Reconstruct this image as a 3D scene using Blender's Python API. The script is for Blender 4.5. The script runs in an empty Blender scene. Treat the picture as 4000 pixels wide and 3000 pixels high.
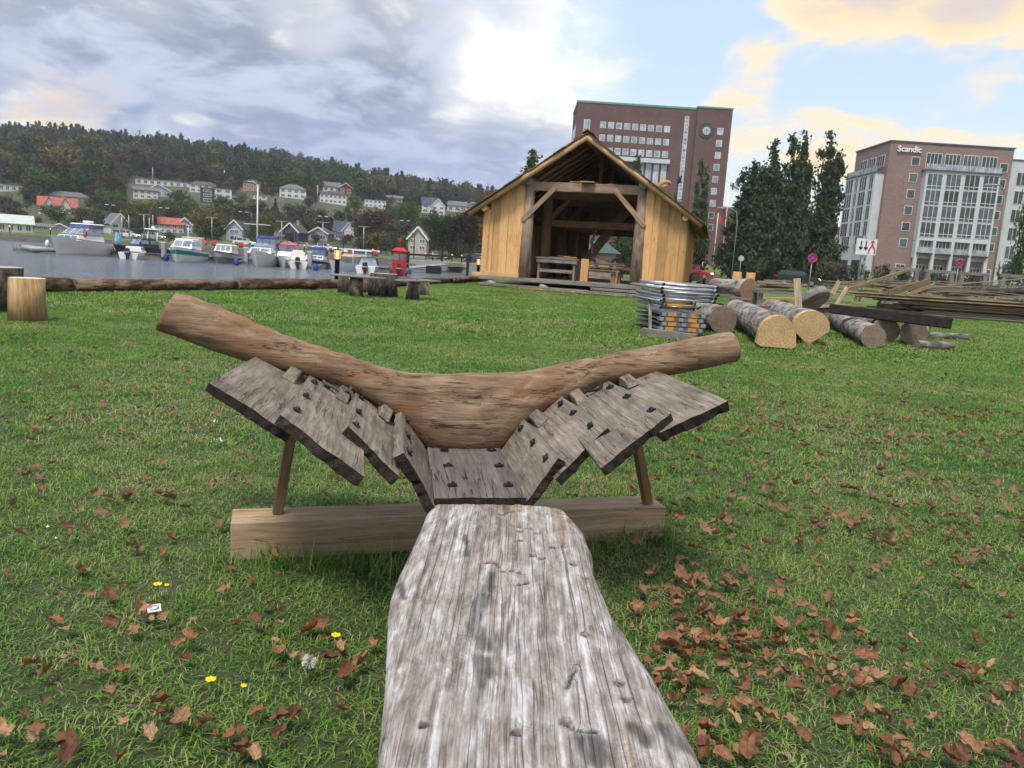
import bpy, bmesh, math, random
import numpy as np
from mathutils import Vector, Matrix, noise as mnoise
R = math.radians
random.seed(7)
S = bpy.context.scene
COL = S.collection

# ------------------------------------------------------------------ camera
CAM_H, FPX, PITCH, ROLL = 1.10, 3000.0, R(9.1), R(3.7)
_F = Vector((0, math.cos(PITCH), -math.sin(PITCH)))
_U0 = Vector((0, math.sin(PITCH), math.cos(PITCH)))
_R0 = Vector((1, 0, 0))
_RT = _R0 * math.cos(ROLL) + _U0 * math.sin(ROLL)
_UP = -_R0 * math.sin(ROLL) + _U0 * math.cos(ROLL)
CAM = Vector((0, 0, CAM_H))
camd = bpy.data.cameras.new('camera')
camd.sensor_width = 36.0
camd.lens = FPX / 4000.0 * 36.0
camd.clip_start, camd.clip_end = 0.05, 6000
camd.dof.use_dof = True
camd.dof.focus_distance = 3.4
camd.dof.aperture_fstop = 14
camo = bpy.data.objects.new('camera', camd)
COL.objects.link(camo)
_m = Matrix((_RT, _UP, -_F)).transposed().to_4x4()
_m.translation = CAM
camo.matrix_world = _m
S.camera = camo

def ray(px, py):
    return _F + _RT * ((px - 2000) / FPX) + _UP * ((1500 - py) / FPX)
def at(px, py, Y):                      # point on the ray of that pixel, Y metres ahead
    d = ray(px, py); return CAM + d * (Y / d.y)
def ground(px, py, z=0.0):              # where that ray meets the level z
    d = ray(px, py); return CAM + d * ((z - CAM_H) / d.z)
def proj(p):
    d = Vector(p) - CAM
    f = d.dot(_F)
    return 2000 + FPX * d.dot(_RT) / f, 1500 - FPX * d.dot(_UP) / f, f

# ------------------------------------------------------------------ node helpers
class NT:
    def __init__(s, tree): s.t = tree
    def n(s, kind, ins=None, **props):
        nd = s.t.nodes.new(kind)
        for k, v in props.items(): setattr(nd, k, v)
        for k, v in (ins or {}).items(): s.put(nd.inputs[k], v)
        return nd
    def put(s, sock, v):
        if isinstance(v, bpy.types.NodeSocket): s.t.links.new(v, sock)
        elif isinstance(v, bpy.types.Node): s.t.links.new(v.outputs[0], sock)
        else:
            if hasattr(sock, 'default_value') and isinstance(v, (tuple, list)) and sock.type == 'RGBA' and len(v) == 3: v = (*v, 1)
            sock.default_value = v
    def math(s, op, a, b=0.0, c=0.0, clamp=False):
        return s.n('ShaderNodeMath', {0: a, 1: b, 2: c}, operation=op, use_clamp=clamp).outputs[0]
    def vmath(s, op, a, b=(0, 0, 0)):
        nd = s.n('ShaderNodeVectorMath', {0: a, 1: b}, operation=op)
        return nd.outputs['Value'] if op in ('DOT_PRODUCT', 'LENGTH', 'DISTANCE') else nd.outputs[0]
    def mix(s, f, a, b, mode='MIX'):
        return s.n('ShaderNodeMix', {0: f, 6: a, 7: b}, data_type='RGBA', blend_type=mode, clamp_factor=True).outputs[2]
    def ramp(s, f, stops, interp='LINEAR'):
        nd = s.n('ShaderNodeValToRGB', {0: f}); r = nd.color_ramp; r.interpolation = interp
        while len(r.elements) < len(stops): r.elements.new(0.5)
        for e, (p, c) in zip(r.elements, stops):
            e.position = p
            if not isinstance(c, (tuple, list)): c = (c, c, c)
            e.color = (*c[:3], 1)
        return nd.outputs[0]
    def noise(s, vec, scale, detail=4, rough=.55, dist=0.0):
        return s.n('ShaderNodeTexNoise', {'Vector': vec, 'Scale': scale, 'Detail': detail, 'Roughness': rough, 'Distortion': dist}).outputs[0]
    def mapping(s, vec, scale=(1, 1, 1), rot=(0, 0, 0), loc=(0, 0, 0)):
        return s.n('ShaderNodeMapping', {'Vector': vec, 'Scale': scale, 'Rotation': rot, 'Location': loc}).outputs[0]
    def smooth(s, v, a, b):
        return s.n('ShaderNodeMapRange', {'Value': v, 'From Min': a, 'From Max': b, 'To Min': 0., 'To Max': 1.}, interpolation_type='SMOOTHSTEP').outputs[0]

# ------------------------------------------------------------------ world, sun, exposure
world = bpy.data.worlds.new('World'); S.world = world; world.use_nodes = True
SUN_AZ, SUN_EL = R(-160), R(62)          # veiled light through the cloud, high over the camera's left shoulder
def build_world():
    t = NT(world.node_tree); world.node_tree.nodes.clear()
    STR = 0.084
    sky = t.n('ShaderNodeTexSky', sky_type='NISHITA', sun_disc=False, sun_elevation=SUN_EL, sun_rotation=SUN_AZ,
              air_density=1.0, dust_density=1.2, ozone_density=1.4)
    d = t.vmath('NORMALIZE', t.n('ShaderNodeTexCoord').outputs['Generated'])
    sep = t.n('ShaderNodeSeparateXYZ', {0: d})
    z = t.math('MAXIMUM', sep.outputs[2], 0.0)
    inv = t.math('DIVIDE', 1.0, t.math('ADD', z, 0.22))
    pl = t.n('ShaderNodeCombineXYZ', {0: t.math('MULTIPLY', sep.outputs[0], inv), 1: t.math('MULTIPLY', sep.outputs[1], inv), 2: 0.0}).outputs[0]
    warp = t.n('ShaderNodeTexNoise', {'Vector': pl, 'Scale': 1.6, 'Detail': 2}).outputs[1]
    sc = t.n('ShaderNodeVectorMath', {0: t.vmath('SUBTRACT', warp, (.5, .5, .5)), 'Scale': .42}, operation='SCALE').outputs[0]
    plw = t.vmath('ADD', pl, sc)
    n1 = t.noise(t.vmath('ADD', plw, (3.1, 1.7, 0)), 1.9, 5, .56)
    n2 = t.noise(t.vmath('ADD', plw, (9.7, 4.2, 3)), 5.2, 5, .6)
    mul = lambda a, b: t.math('MULTIPLY', a, b)
    def add(*v):
        r = v[0]
        for k in v[1:]: r = t.math('ADD', r, k)
        return r
    def blob(px, py, deg, soft=.6, wgt=1.0):     # a region of the sky, by direction
        dp = t.vmath('DOT_PRODUCT', d, tuple(ray(px, py).normalized()))
        return t.n('ShaderNodeMapRange', {'Value': dp, 'From Min': math.cos(R(deg) * (1 + soft)), 'From Max': math.cos(R(deg) * (1 - soft)), 'To Min': 0., 'To Max': wgt}, interpolation_type='SMOOTHSTEP').outputs[0]
    bias = add(blob(500, 120, 17, .5, .24), blob(1350, 300, 8, .6, .28), blob(-1100, 300, 24, .5, .22), blob(300, -1100, 20, .5, .18),
               blob(2080, 560, 3.4, .6, .30), blob(1600, 620, 6, .6, .24), blob(800, 760, 8, .6, .18), blob(2000, 720, 4.5, .6, .24),
               blob(3250, -60, 3.4, .6, .24), blob(3650, -20, 3.2, .6, .22), blob(4050, -40, 4.0, .6, .26), blob(4800, -300, 8, .5, .2), blob(3750, 400, 1.6, .7, .18), blob(3060, 330, 2.4, .8, -.20), blob(3300, 520, 2.4, .7, .14), blob(3850, 580, 3, .7, .10),
               blob(2420, 240, 1.7, .8, .34), blob(2620, 250, 1.2, .8, .26), blob(2900, 280, 1.9, .8, .36), blob(2950, 560, 3.0, .7, .12), blob(2050, 10, 2.0, .7, .2),
               blob(1900, 300, 2.8, .8, -.22), blob(2550, 90, 4, .6, -.20), blob(2650, 420, 4, .6, -.18), blob(3400, 265, 2.6, .7, -.22), blob(3850, 285, 2.4, .7, -.22), blob(4300, 300, 3.0, .7, -.2),
               blob(1200, 60, 2.6, .5, -.24), blob(700, 470, 1.6, .6, -.24), blob(230, 500, 2.4, .6, -.30), blob(560, 540, 1.2, .6, -.22))
    dens = add(mul(t.math('SUBTRACT', n1, .5), 1.25), mul(bias, .86), mul(t.math('SUBTRACT', n2, .5), .85), .43)
    cover = t.smooth(dens, .34, .74)
    thick = t.smooth(dens, .48, .98)
    glow = mul(blob(1900, 320, 5.6, .98), t.smooth(t.math('ADD', n2, mul(thick, -.5)), .18, .74))
    low = t.math('SUBTRACT', 1.0, t.smooth(z, .02, .26))
    east = t.smooth(sep.outputs[0], -.02, .34)
    wl = mul(blob(260, 500, 2.6, .9, .9), t.smooth(n2, .40, .62))
    warm = t.math('MAXIMUM', east, wl)
    # radiance before the 0.10 background strength
    clear = t.mix(.72, t.vmath('MINIMUM', sky.outputs[0], (5.0, 5.0, 5.4)), (3.4, 4.2, 5.0))
    clear = t.mix(mul(low, .6), clear, (5.0, 5.0, 4.6))
    clear = t.mix(glow, clear, (7.2, 6.7, 5.5))
    clear = t.mix(wl, clear, (6.2, 5.2, 3.2))
    lit = t.mix(t.math('MAXIMUM', warm, mul(glow, .35)), (5.2, 5.2, 5.2), (6.4, 4.7, 2.4))
    shade = t.mix(t.smooth(add(mul(n2, .55), mul(n1, .45)), .40, .60), (1.5, 1.74, 2.3), (3.2, 3.5, 4.2))
    shade = t.mix(mul(low, .75), shade, (1.85, 2.4, 3.85))
    shade = t.mix(mul(warm, .7), shade, (4.1, 3.4, 2.9))
    cl = t.mix(thick, lit, shade)
    cl = t.mix(mul(glow, .35), cl, (6.5, 6.1, 5.4))
    col = t.mix(cover, clear, cl)
    col = t.mix(t.smooth(sep.outputs[2], -.05, .0), (.5, .55, .45), col)
    t.n('ShaderNodeOutputWorld', {'Surface': t.n('ShaderNodeBackground', {'Color': col, 'Strength': STR})})
    world.cycles.sampling_method = 'NONE'
build_world()
sund = bpy.data.lights.new('sun', 'SUN'); sund.energy = 1.5; sund.angle = R(15); sund.color = (1.0, .9, .78)
suno = bpy.data.objects.new('sun', sund); COL.objects.link(suno)
_sd = Vector((math.sin(SUN_AZ) * math.cos(SUN_EL), math.cos(SUN_AZ) * math.cos(SUN_EL), math.sin(SUN_EL)))
suno.rotation_euler = (-_sd).to_track_quat('-Z', 'Y').to_euler()
vs = S.view_settings; vs.view_transform = 'Standard'; vs.look = 'None'; vs.exposure = 1.36; vs.gamma = 1.0; vs.use_curve_mapping = False
S.render.engine = 'CYCLES'
S.cycles.max_bounces = 6; S.cycles.diffuse_bounces = 2; S.cycles.glossy_bounces = 3; S.cycles.transmission_bounces = 4; S.cycles.transparent_max_bounces = 8
S.cycles.use_denoising = True; S.cycles.use_adaptive_sampling = True; S.cycles.adaptive_threshold = .025; S.cycles.volume_bounces = 0
S.cycles.caustics_reflective = False; S.cycles.caustics_refractive = False

# ------------------------------------------------------------------ materials
MATS = {}
def material(name):
    m = bpy.data.materials.new(name); m.use_nodes = True
    t = NT(m.node_tree); b = m.node_tree.nodes['Principled BSDF']
    MATS[name] = m
    return m, t, b
def coords(t, rnd=True):
    c = t.n('ShaderNodeTexCoord').outputs['Object']
    if not rnd: return c
    r = t.n('ShaderNodeObjectInfo').outputs['Random']
    off = t.n('ShaderNodeCombineXYZ', {0: t.math('MULTIPLY', r, 53.0), 1: t.math('MULTIPLY', r, 17.0), 2: t.math('MULTIPLY', r, 91.0)}).outputs[0]
    return t.vmath('ADD', c, off)
def bump(t, b, h, strength=.5, dist=.01):
    t.put(b.inputs['Normal'], t.n('ShaderNodeBump', {'Height': h, 'Strength': strength, 'Distance': dist}).outputs[0])
def plain(name, col, rough=.6, metal=0.0, var=.12, vscale=3.0, bmp=0.0, spec=.4):
    m, t, b = material(name)
    c = coords(t)
    n = t.noise(c, vscale, 5, .6)
    dk = tuple(x * (1 - var) for x in col); lt = tuple(min(1, x * (1 + var)) for x in col)
    t.put(b.inputs['Base Color'], t.ramp(n, [(.3, dk), (.7, lt)]))
    b.inputs['Roughness'].default_value = rough; b.inputs['Metallic'].default_value = metal
    b.inputs['Specular IOR Level'].default_value = spec
    if bmp: bump(t, b, t.noise(c, vscale * 6, 4), bmp, .01)
    return m
def wood(name, dark, mid, light, g=1.0, crack=.6, bmp=.5, rough=.8, knots=.0, objvar=.12, stain=None, crackw=.014):
    # grain runs along local X
    m, t, b = material(name)
    c = coords(t)
    wob = t.n('ShaderNodeTexNoise', {'Vector': c, 'Scale': 2.2 * g, 'Detail': 2}).outputs[1]
    cw = t.vmath('ADD', c, t.vmath('MULTIPLY', t.vmath('SUBTRACT', wob, (.5, .5, .5)), (.12 / g, .05 / g, .05 / g)))
    big = t.noise(t.mapping(cw, (1.0 * g, 7 * g, 7 * g)), 2.0, 6, .6)
    fib = t.noise(t.mapping(cw, (3 * g, 85 * g, 85 * g)), 1.3, 4, .6)
    blot = t.noise(c, 2.7 * g, 5, .6)
    mdl = t.noise(t.mapping(cw, (.8 * g, 30 * g, 30 * g)), 1.2, 4, .6)
    f = t.math('ADD', t.math('ADD', t.math('MULTIPLY', big, .42), t.math('MULTIPLY', blot, .26)), t.math('MULTIPLY', mdl, .32))
    col = t.ramp(f, [(.36, dark), (.5, mid), (.64, light)])
    col = t.mix(.55, col, t.ramp(fib, [(.3, .45), (.62, 1.0)]), 'MULTIPLY')
    if stain:
        sm = t.ramp(t.noise(t.mapping(c, (1.0 * g, 3 * g, 3 * g)), 1.9, 4), [(.52, 0), (.66, 1)])
        col = t.mix(t.math('MULTIPLY', sm, .75), col, stain)
    if knots:
        vo = t.n('ShaderNodeTexVoronoi', {'Vector': t.mapping(cw, (1.6 * g, 4 * g, 4 * g)), 'Scale': 1.5})
        kn = t.ramp(vo.outputs[0], [(.06, 1), (.11, 0)])
        col = t.mix(t.math('MULTIPLY', kn, knots), col, tuple(x * .45 for x in dark))
    ck = t.noise(t.mapping(cw, (.55 * g, 16 * g, 16 * g)), 1.25, 3, .45)
    ckl = t.ramp(ck, [(.5 - crackw, 0), (.5, 1), (.5 + crackw, 0)])
    ckm = t.math('MULTIPLY', ckl, t.ramp(t.noise(c, 1.4 * g, 2), [(.44, 0), (.54, 1)]))
    col = t.mix(t.math('MULTIPLY', ckm, crack), col, (.012, .010, .009))
    if objvar:
        rr = t.n('ShaderNodeObjectInfo').outputs['Random']
        col = t.mix(1.0, col, t.ramp(rr, [(0, 1 - objvar * 1.6), (1, 1.0)]), 'MULTIPLY')
    t.put(b.inputs['Base Color'], col)
    t.put(b.inputs['Roughness'], rough)
    b.inputs['Specular IOR Level'].default_value = .25
    h = t.math('SUBTRACT', t.math('ADD', t.math('MULTIPLY', fib, .5), t.math('MULTIPLY', big, .5)), t.math('MULTIPLY', ckm, 1.2))
    bump(t, b, h, bmp, .008)
    return m
def endgrain(name, c1, c2, rough=.8, rings=26.0, radial=.5, dirt=(.1, .08, .06), dirtamt=.3):
    m, t, b = material(name)
    c = coords(t, False)
    w = t.n('ShaderNodeTexWave', {'Vector': c, 'Scale': rings / 3.2, 'Distortion': 3.5, 'Detail': 3, 'Detail Scale': 1.2}, wave_type='RINGS', rings_direction='X').outputs[1]
    sp = t.n('ShaderNodeSeparateXYZ', {0: c})
    a = t.math('ARCTAN2', sp.outputs[2], sp.outputs[1])
    rad = t.noise(t.n('ShaderNodeCombineXYZ', {0: t.math('MULTIPLY', a, 9.0), 1: t.vmath('LENGTH', c), 2: 0.0}).outputs[0], 2.0, 4, .7)
    nz = t.noise(c, 22, 5, .7)
    f = t.math('ADD', t.math('ADD', t.math('MULTIPLY', w, .28 * (1 - radial)), t.math('MULTIPLY', rad, radial)), t.math('MULTIPLY', nz, .72 * (1 - radial)))
    col = t.ramp(f, [(.34, c1), (.58, c2)])
    crk = t.ramp(t.noise(t.n('ShaderNodeCombineXYZ', {0: t.math('MULTIPLY', a, 2.2), 1: t.math('MULTIPLY', t.vmath('LENGTH', c), 1.2), 2: 4.0}).outputs[0], 1.6, 3, .6), [(.485, 0), (.5, 1), (.515, 0)])
    col = t.mix(t.math('MULTIPLY', crk, .45), col, tuple(x * .3 for x in c1))
    dn = t.ramp(t.noise(c, 6, 4), [(.5, 0), (.7, 1)])
    col = t.mix(t.math('MULTIPLY', dn, dirtamt), col, dirt)
    t.put(b.inputs['Base Color'], col); b.inputs['Roughness'].default_value = rough
    bump(t, b, f, .35, .006)
    return m
def bark(name, dark, light, scale=9.0, strip=None, rough=.95):
    m, t, b = material(name)
    c = coords(t)
    mp = t.mapping(c, (.35, 1, 1))
    v = t.n('ShaderNodeTexVoronoi', {'Vector': t.vmath('ADD', mp, t.vmath('MULTIPLY', t.n('ShaderNodeTexNoise', {'Vector': c, 'Scale': scale * .7, 'Detail': 4}).outputs[1], (.12, .12, .12))), 'Scale': scale}, feature='F1').outputs[0]
    n = t.noise(mp, scale * 2.2, 6, .65)
    f = t.math('ADD', t.math('MULTIPLY', v, .55), t.math('MULTIPLY', n, .5))
    col = t.ramp(f, [(.3, light), (.75, dark)])
    if strip:
        sm = t.ramp(t.noise(t.mapping(c, (.6, 1.6, 1.6)), scale * .32, 5, .6), [(.5, 0), (.58, 1)])
        col = t.mix(sm, col, t.mix(n, tuple(x * .7 for x in strip), strip))
    t.put(b.inputs['Base Color'], col); b.inputs['Roughness'].default_value = rough
    b.inputs['Specular IOR Level'].default_value = .15
    bump(t, b, t.math('SUBTRACT', n, v), .8, .02)
    return m
def emis(name, col, strength):
    m, t, b = material(name)
    b.inputs['Base Color'].default_value = (*col, 1); b.inputs['Emission Color'].default_value = (*col, 1)
    b.inputs['Emission Strength'].default_value = strength
    return m
def glassy(name, col, rough=.08, var=.3):
    m, t, b = material(name)
    rr = t.n('ShaderNodeObjectInfo').outputs['Random']
    c = t.mix(rr, tuple(x * (1 - var) for x in col), tuple(min(1, x * (1 + var)) for x in col))
    n = t.ramp(t.noise(coords(t), .9, 2), [(.35, .6), (.65, 1.2)])
    t.put(b.inputs['Base Color'], t.mix(1.0, c, n, 'MULTIPLY'))
    b.inputs['Roughness'].default_value = rough; b.inputs['Specular IOR Level'].default_value = .8
    return m
def foliage(name, dark, light, trans=.25, hue=.0):
    m, t, b = material(name)
    g = t.n('ShaderNodeNewGeometry').outputs['Random Per Island']
    n = t.noise(coords(t), .6, 3)
    f = t.math('ADD', t.math('MULTIPLY', g, .6), t.math('MULTIPLY', n, .4))
    col = t.ramp(f, [(.2, dark), (.75, light)])
    rr = t.n('ShaderNodeObjectInfo').outputs['Random']
    col = t.mix(1.0, col, t.ramp(rr, [(0, (.72, .8, .8)), (.5, (1, 1, 1)), (1, (1.15, 1.0, .8))]), 'MULTIPLY')
    t.put(b.inputs['Base Color'], col); b.inputs['Roughness'].default_value = .7
    b.inputs['Specular IOR Level'].default_value = .2
    tr = t.n('ShaderNodeBsdfTranslucent', {'Color': col})
    mx = t.n('ShaderNodeMixShader', {0: trans, 1: b.outputs[0], 2: tr.outputs[0]})
    out = [k for k in m.node_tree.nodes if k.type == 'OUTPUT_MATERIAL'][0]
    t.put(out.inputs['Surface'], mx.outputs[0])
    return m

# ------------------------------------------------------------------ objects
WM = {}
def link(name, data, M=None, parent=None):
    o = bpy.data.objects.new(name, data); COL.objects.link(o)
    M = M or Matrix.Identity(4)
    if parent is not None:
        o.parent = parent
        o.matrix_basis = WM[parent.name].inverted() @ M
    else: o.matrix_basis = M
    WM[o.name] = M
    return o
def tag(o, label=None, cat=None, group=None, kind=None):
    if label: o['label'] = label
    if cat: o['category'] = cat
    if group: o['group'] = group
    if kind: o['kind'] = kind
    return o
def thing(name, label, cat, loc=(0, 0, 0), rz=0.0, group=None, M=None):
    M = M or (Matrix.Translation(Vector(loc)) @ Matrix.Rotation(rz, 4, 'Z'))
    return tag(link(name, None, M), label, cat, group)
def mesh(name, verts, faces, mats, smooth=False, fm=None):
    me = bpy.data.meshes.new(name)
    me.from_pydata([tuple(v) for v in verts], [], [tuple(f) for f in faces])
    for m in (mats if isinstance(mats, (list, tuple)) else [mats]): me.materials.append(m)
    if fm is not None: me.polygons.foreach_set('material_index', fm)
    if smooth is True: me.polygons.foreach_set('use_smooth', [True] * len(me.polygons))
    me.update()
    return me
def bm_mesh(bm, name, mats, smooth=False):
    me = bpy.data.meshes.new(name); bm.normal_update(); bm.to_mesh(me); bm.free()
    for m in (mats if isinstance(mats, (list, tuple)) else [mats]): me.materials.append(m)
    if smooth: me.polygons.foreach_set('use_smooth', [True] * len(me.polygons))
    return me
_boxes = {}
def box_mesh(l, w, h, mat, bev=0.0):
    key = (round(l, 3), round(w, 3), round(h, 3), mat.name, bev)
    if key in _boxes: return _boxes[key]
    bm = bmesh.new(); bmesh.ops.create_cube(bm, size=1.0, matrix=Matrix.Diagonal((l, w, h, 1)))
    if bev: bmesh.ops.bevel(bm, geom=bm.edges[:], offset=min(bev, .45 * min(l, w, h)), segments=1, affect='EDGES')
    me = bm_mesh(bm, 'box', mat); _boxes[key] = me
    return me
def box(name, c, dims, mat, parent=None, rot=None, bev=0.0, PM=None):
    """box centred on c (in PM's space: the parent's own space by default)"""
    if PM is None: PM = WM[parent.name] if parent is not None else Matrix.Identity(4)
    M = PM @ Matrix.Translation(Vector(c))
    if rot is not None: M = M @ (rot if isinstance(rot, Matrix) else Matrix.Rotation(rot, 4, 'Z'))
    return link(name, box_mesh(*dims, mat, bev), M, parent)
def frame_from(p0, p1, up=(0, 0, 1)):
    x = (Vector(p1) - Vector(p0)).normalized()
    up = Vector(up)
    y = up.cross(x)
    if y.length < 1e-4: y = Vector((0, 1, 0)).cross(x)
    y.normalize(); z = x.cross(y)
    M = Matrix((x, y, z)).transposed().to_4x4(); M.translation = (Vector(p0) + Vector(p1)) / 2
    return M, (Vector(p1) - Vector(p0)).length
def bar(name, p0, p1, w, h, mat, parent=None, up=(0, 0, 1), bev=0.0, PM=None):
    """squared timber from p0 to p1, w across, h along up; local X is the length"""
    M, L = frame_from(p0, p1, up)
    if PM is None: PM = WM[parent.name] if parent is not None else Matrix.Identity(4)
    return link(name, box_mesh(L, w, h, mat, bev), PM @ M, parent)
def tube_mesh(pts, rads, mat, n=10, caps=True, capmat=None, wob=0.0, smooth=True, sq=1.0):
    """tube along pts with radius rads; if capmat, the ends take it"""
    pts = [Vector(p) for p in pts]
    if not isinstance(rads, (list, tuple)): rads = [rads] * len(pts)
    vs, fs, fm, sm = [], [], [], []
    prev = None
    for i, p in enumerate(pts):
        d = (pts[min(i + 1, len(pts) - 1)] - pts[max(i - 1, 0)]).normalized()
        if prev is None:
            a = Vector((0, 0, 1)) if abs(d.z) < .9 else Vector((0, 1, 0))
            a = (a - d * a.dot(d)).normalized()
        else: a = (prev - d * prev.dot(d)).normalized()
        prev = a; bb = d.cross(a)
        for k in range(n):
            th = 2 * math.pi * k / n
            r = rads[i]
            if wob: r *= 1 + wob * mnoise.noise(Vector((math.cos(th) * 1.3 + pts[0].x, math.sin(th) * 1.3 + pts[0].y, i * .6 + pts[0].z)))
            vs.append(p + (a * math.cos(th) + bb * math.sin(th) * sq) * r)
    for i in range(len(pts) - 1):
        for k in range(n):
            k2 = (k + 1) % n
            fs.append((i * n + k, i * n + k2, (i + 1) * n + k2, (i + 1) * n + k)); fm.append(0); sm.append(smooth)
    if caps:
        fs.append(tuple(range(n))[::-1]); fs.append(tuple(range((len(pts) - 1) * n, len(pts) * n)))
        fm += [1 if capmat else 0] * 2; sm += [False] * 2
    me = mesh('tube', vs, fs, [mat, capmat] if capmat else mat, fm=fm)
    me.polygons.foreach_set('use_smooth', sm)
    return me
def tube(name, pts, rads, mat, parent=None, n=10, PM=None, **kw):
    """a tube whose local X runs from first to last point (so wood grain follows it)"""
    p0, p1 = Vector(pts[0]), Vector(pts[-1])
    if (p1 - p0).length < 1e-4: p1 = p0 + Vector((1, 0, 0))
    F, L = frame_from(p0, p1)
    Fi = F.inverted()
    if PM is None: PM = WM[parent.name] if parent is not None else Matrix.Identity(4)
    return link(name, tube_mesh([Fi @ Vector(p) for p in pts], rads, mat, n, **kw), PM @ F, parent)
def prism_mesh(poly, depth, mat, axis='Y', bev=0.0):
    """poly of (a, b) extruded along axis, centred; axis Y: a->x b->z, Z: a->x b->y, X: a->y b->z"""
    bm = bmesh.new()
    def P(a, b, k):
        return {'Y': (a, k, b), 'Z': (a, b, k), 'X': (k, a, b)}[axis]
    v0 = [bm.verts.new(P(a, b, -depth / 2)) for a, b in poly]; v1 = [bm.verts.new(P(a, b, depth / 2)) for a, b in poly]
    bm.faces.new(v0); bm.faces.new(v1[::-1])
    n = len(poly)
    for i in range(n): bm.faces.new((v0[i], v1[i], v1[(i + 1) % n], v0[(i + 1) % n]))
    bmesh.ops.recalc_face_normals(bm, faces=bm.faces[:])
    if bev: bmesh.ops.bevel(bm, geom=bm.edges[:], offset=bev, segments=1, affect='EDGES')
    return bm_mesh(bm, 'prism', mat)
def lathe_mesh(prof, mat, n=16, smooth=True):
    vs, fs = [], []
    for r, z in prof:
        for k in range(n): vs.append((r * math.cos(2 * math.pi * k / n), r * math.sin(2 * math.pi * k / n), z))
    for i in range(len(prof) - 1):
        for k in range(n):
            k2 = (k + 1) % n; fs.append((i * n + k, i * n + k2, (i + 1) * n + k2, (i + 1) * n + k))
    fs.append(tuple(range(n))[::-1]); fs.append(tuple(range((len(prof) - 1) * n, len(prof) * n)))
    me = mesh('lathe', vs, fs, mat)
    me.polygons.foreach_set('use_smooth', [smooth] * (len(fs) - 2) + [False, False])
    return me
def frustum_mesh(l0, w0, l1, w1, h, mat, dx=0.0, dy=0.0, bev=0.0):
    """base l0 x w0 at z=0, top l1 x w1 at z=h shifted by dx, dy"""
    bm = bmesh.new()
    b = [bm.verts.new((sx * l0 / 2, sy * w0 / 2, 0)) for sx, sy in ((-1, -1), (1, -1), (1, 1), (-1, 1))]
    t = [bm.verts.new((sx * l1 / 2 + dx, sy * w1 / 2 + dy, h)) for sx, sy in ((-1, -1), (1, -1), (1, 1), (-1, 1))]
    bm.faces.new(b[::-1]); bm.faces.new(t)
    for i in range(4): bm.faces.new((b[i], b[(i + 1) % 4], t[(i + 1) % 4], t[i]))
    if bev: bmesh.ops.bevel(bm, geom=bm.edges[:], offset=bev, segments=2, affect='EDGES')
    return bm_mesh(bm, 'frustum', mat)
def put(name, me, c=(0, 0, 0), parent=None, rot=None, PM=None):
    if PM is None: PM = WM[parent.name] if parent is not None else Matrix.Identity(4)
    M = PM @ Matrix.Translation(Vector(c))
    if rot is not None: M = M @ (rot if isinstance(rot, Matrix) else Matrix.Rotation(rot, 4, 'Z'))
    return link(name, me, M, parent)
def kids(o): return [c for c in COL.objects if c.parent == o]
def copy_tree(o, M, label=None, parent=None):
    kidmap = {}
    for c in COL.objects:
        if c.parent: kidmap.setdefault(c.parent.name, []).append(c)
    def rec(src, par, Mw):
        c = src.copy(); COL.objects.link(c); c.parent = par
        if par is None: c.matrix_basis = Mw
        else: Mw = WM[par.name] @ src.matrix_basis
        WM[c.name] = Mw
        for ch in kidmap.get(src.name, []): rec(ch, c, None)
        return c
    r = rec(o, None, M)
    if label: r['label'] = label
    return r
def TR(loc, rz=0.0, s=1.0):
    return Matrix.Translation(Vector(loc)) @ Matrix.Rotation(rz, 4, 'Z') @ Matrix.Scale(s, 4)
# ================================================================== land, water
def lerp_tab(x, tab):
    if x <= tab[0][0]: return tab[0][1]
    for (a, va), (b, vb) in zip(tab, tab[1:]):
        if x <= b: return va + (vb - va) * (x - a) / (b - a)
    return tab[-1][1]
def sstep(a, b, x):
    t = min(1, max(0, (x - a) / (b - a))); return t * t * (3 - 2 * t)
HILL = [(118, .25), (165, .7), (200, 1.9), (250, 8), (300, 18), (400, 34), (550, 56), (700, 58), (1000, 40)]
def hill_k(az):                          # the ridge sinks towards the middle of the picture
    return lerp_tab(az, [(-.9, 1.08), (-.60, 1.08), (-.45, 1.04), (-.33, .97), (-.233, .85), (-.13, .73), (-.05, .66), (.05, .4), (.12, .05), (.2, 0)])
def terrain(x, y):
    az = x / max(y, 1)
    k = hill_k(az)
    zl = .25 + (lerp_tab(y, HILL) - .25) * k + (mnoise.noise(Vector((x / 60, y / 60, 0))) * 2.2 * sstep(200, 300, y) * k)
    # the town side: a road about half a metre up, then a bank up to the tall buildings
    zr = .35 * sstep(55, 84, y) + 2.1 * sstep(97, 128, y)
    b = sstep(-.02, .12, az)
    return (zl * (1 - b) * sstep(100, 121, y) + zr * b)
def hit(px, py, y0=60.0):                # where that pixel's ray first meets the terrain beyond y0
    d = ray(px, py)
    y = y0
    while y < 900:
        p = CAM + d * (y / d.y)
        if p.z <= terrain(p.x, p.y): return Vector((p.x, p.y, terrain(p.x, p.y)))
        y += 1.0
    p = CAM + d * (600 / d.y); return p

WATER_Z = -.80
QUAY = [(-60, -40), (-14.2, 3), (-8.75, 14.2), (-5.35, 21.8), (-2.1, 37.8), (-1.2, 55), (-2.0, 72), (-4.0, 90), (-16, 119)]
SHORE = [(-16, 119), (-40, 121.5), (-80, 121.5), (-150, 117), (-420, 100)]

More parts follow.
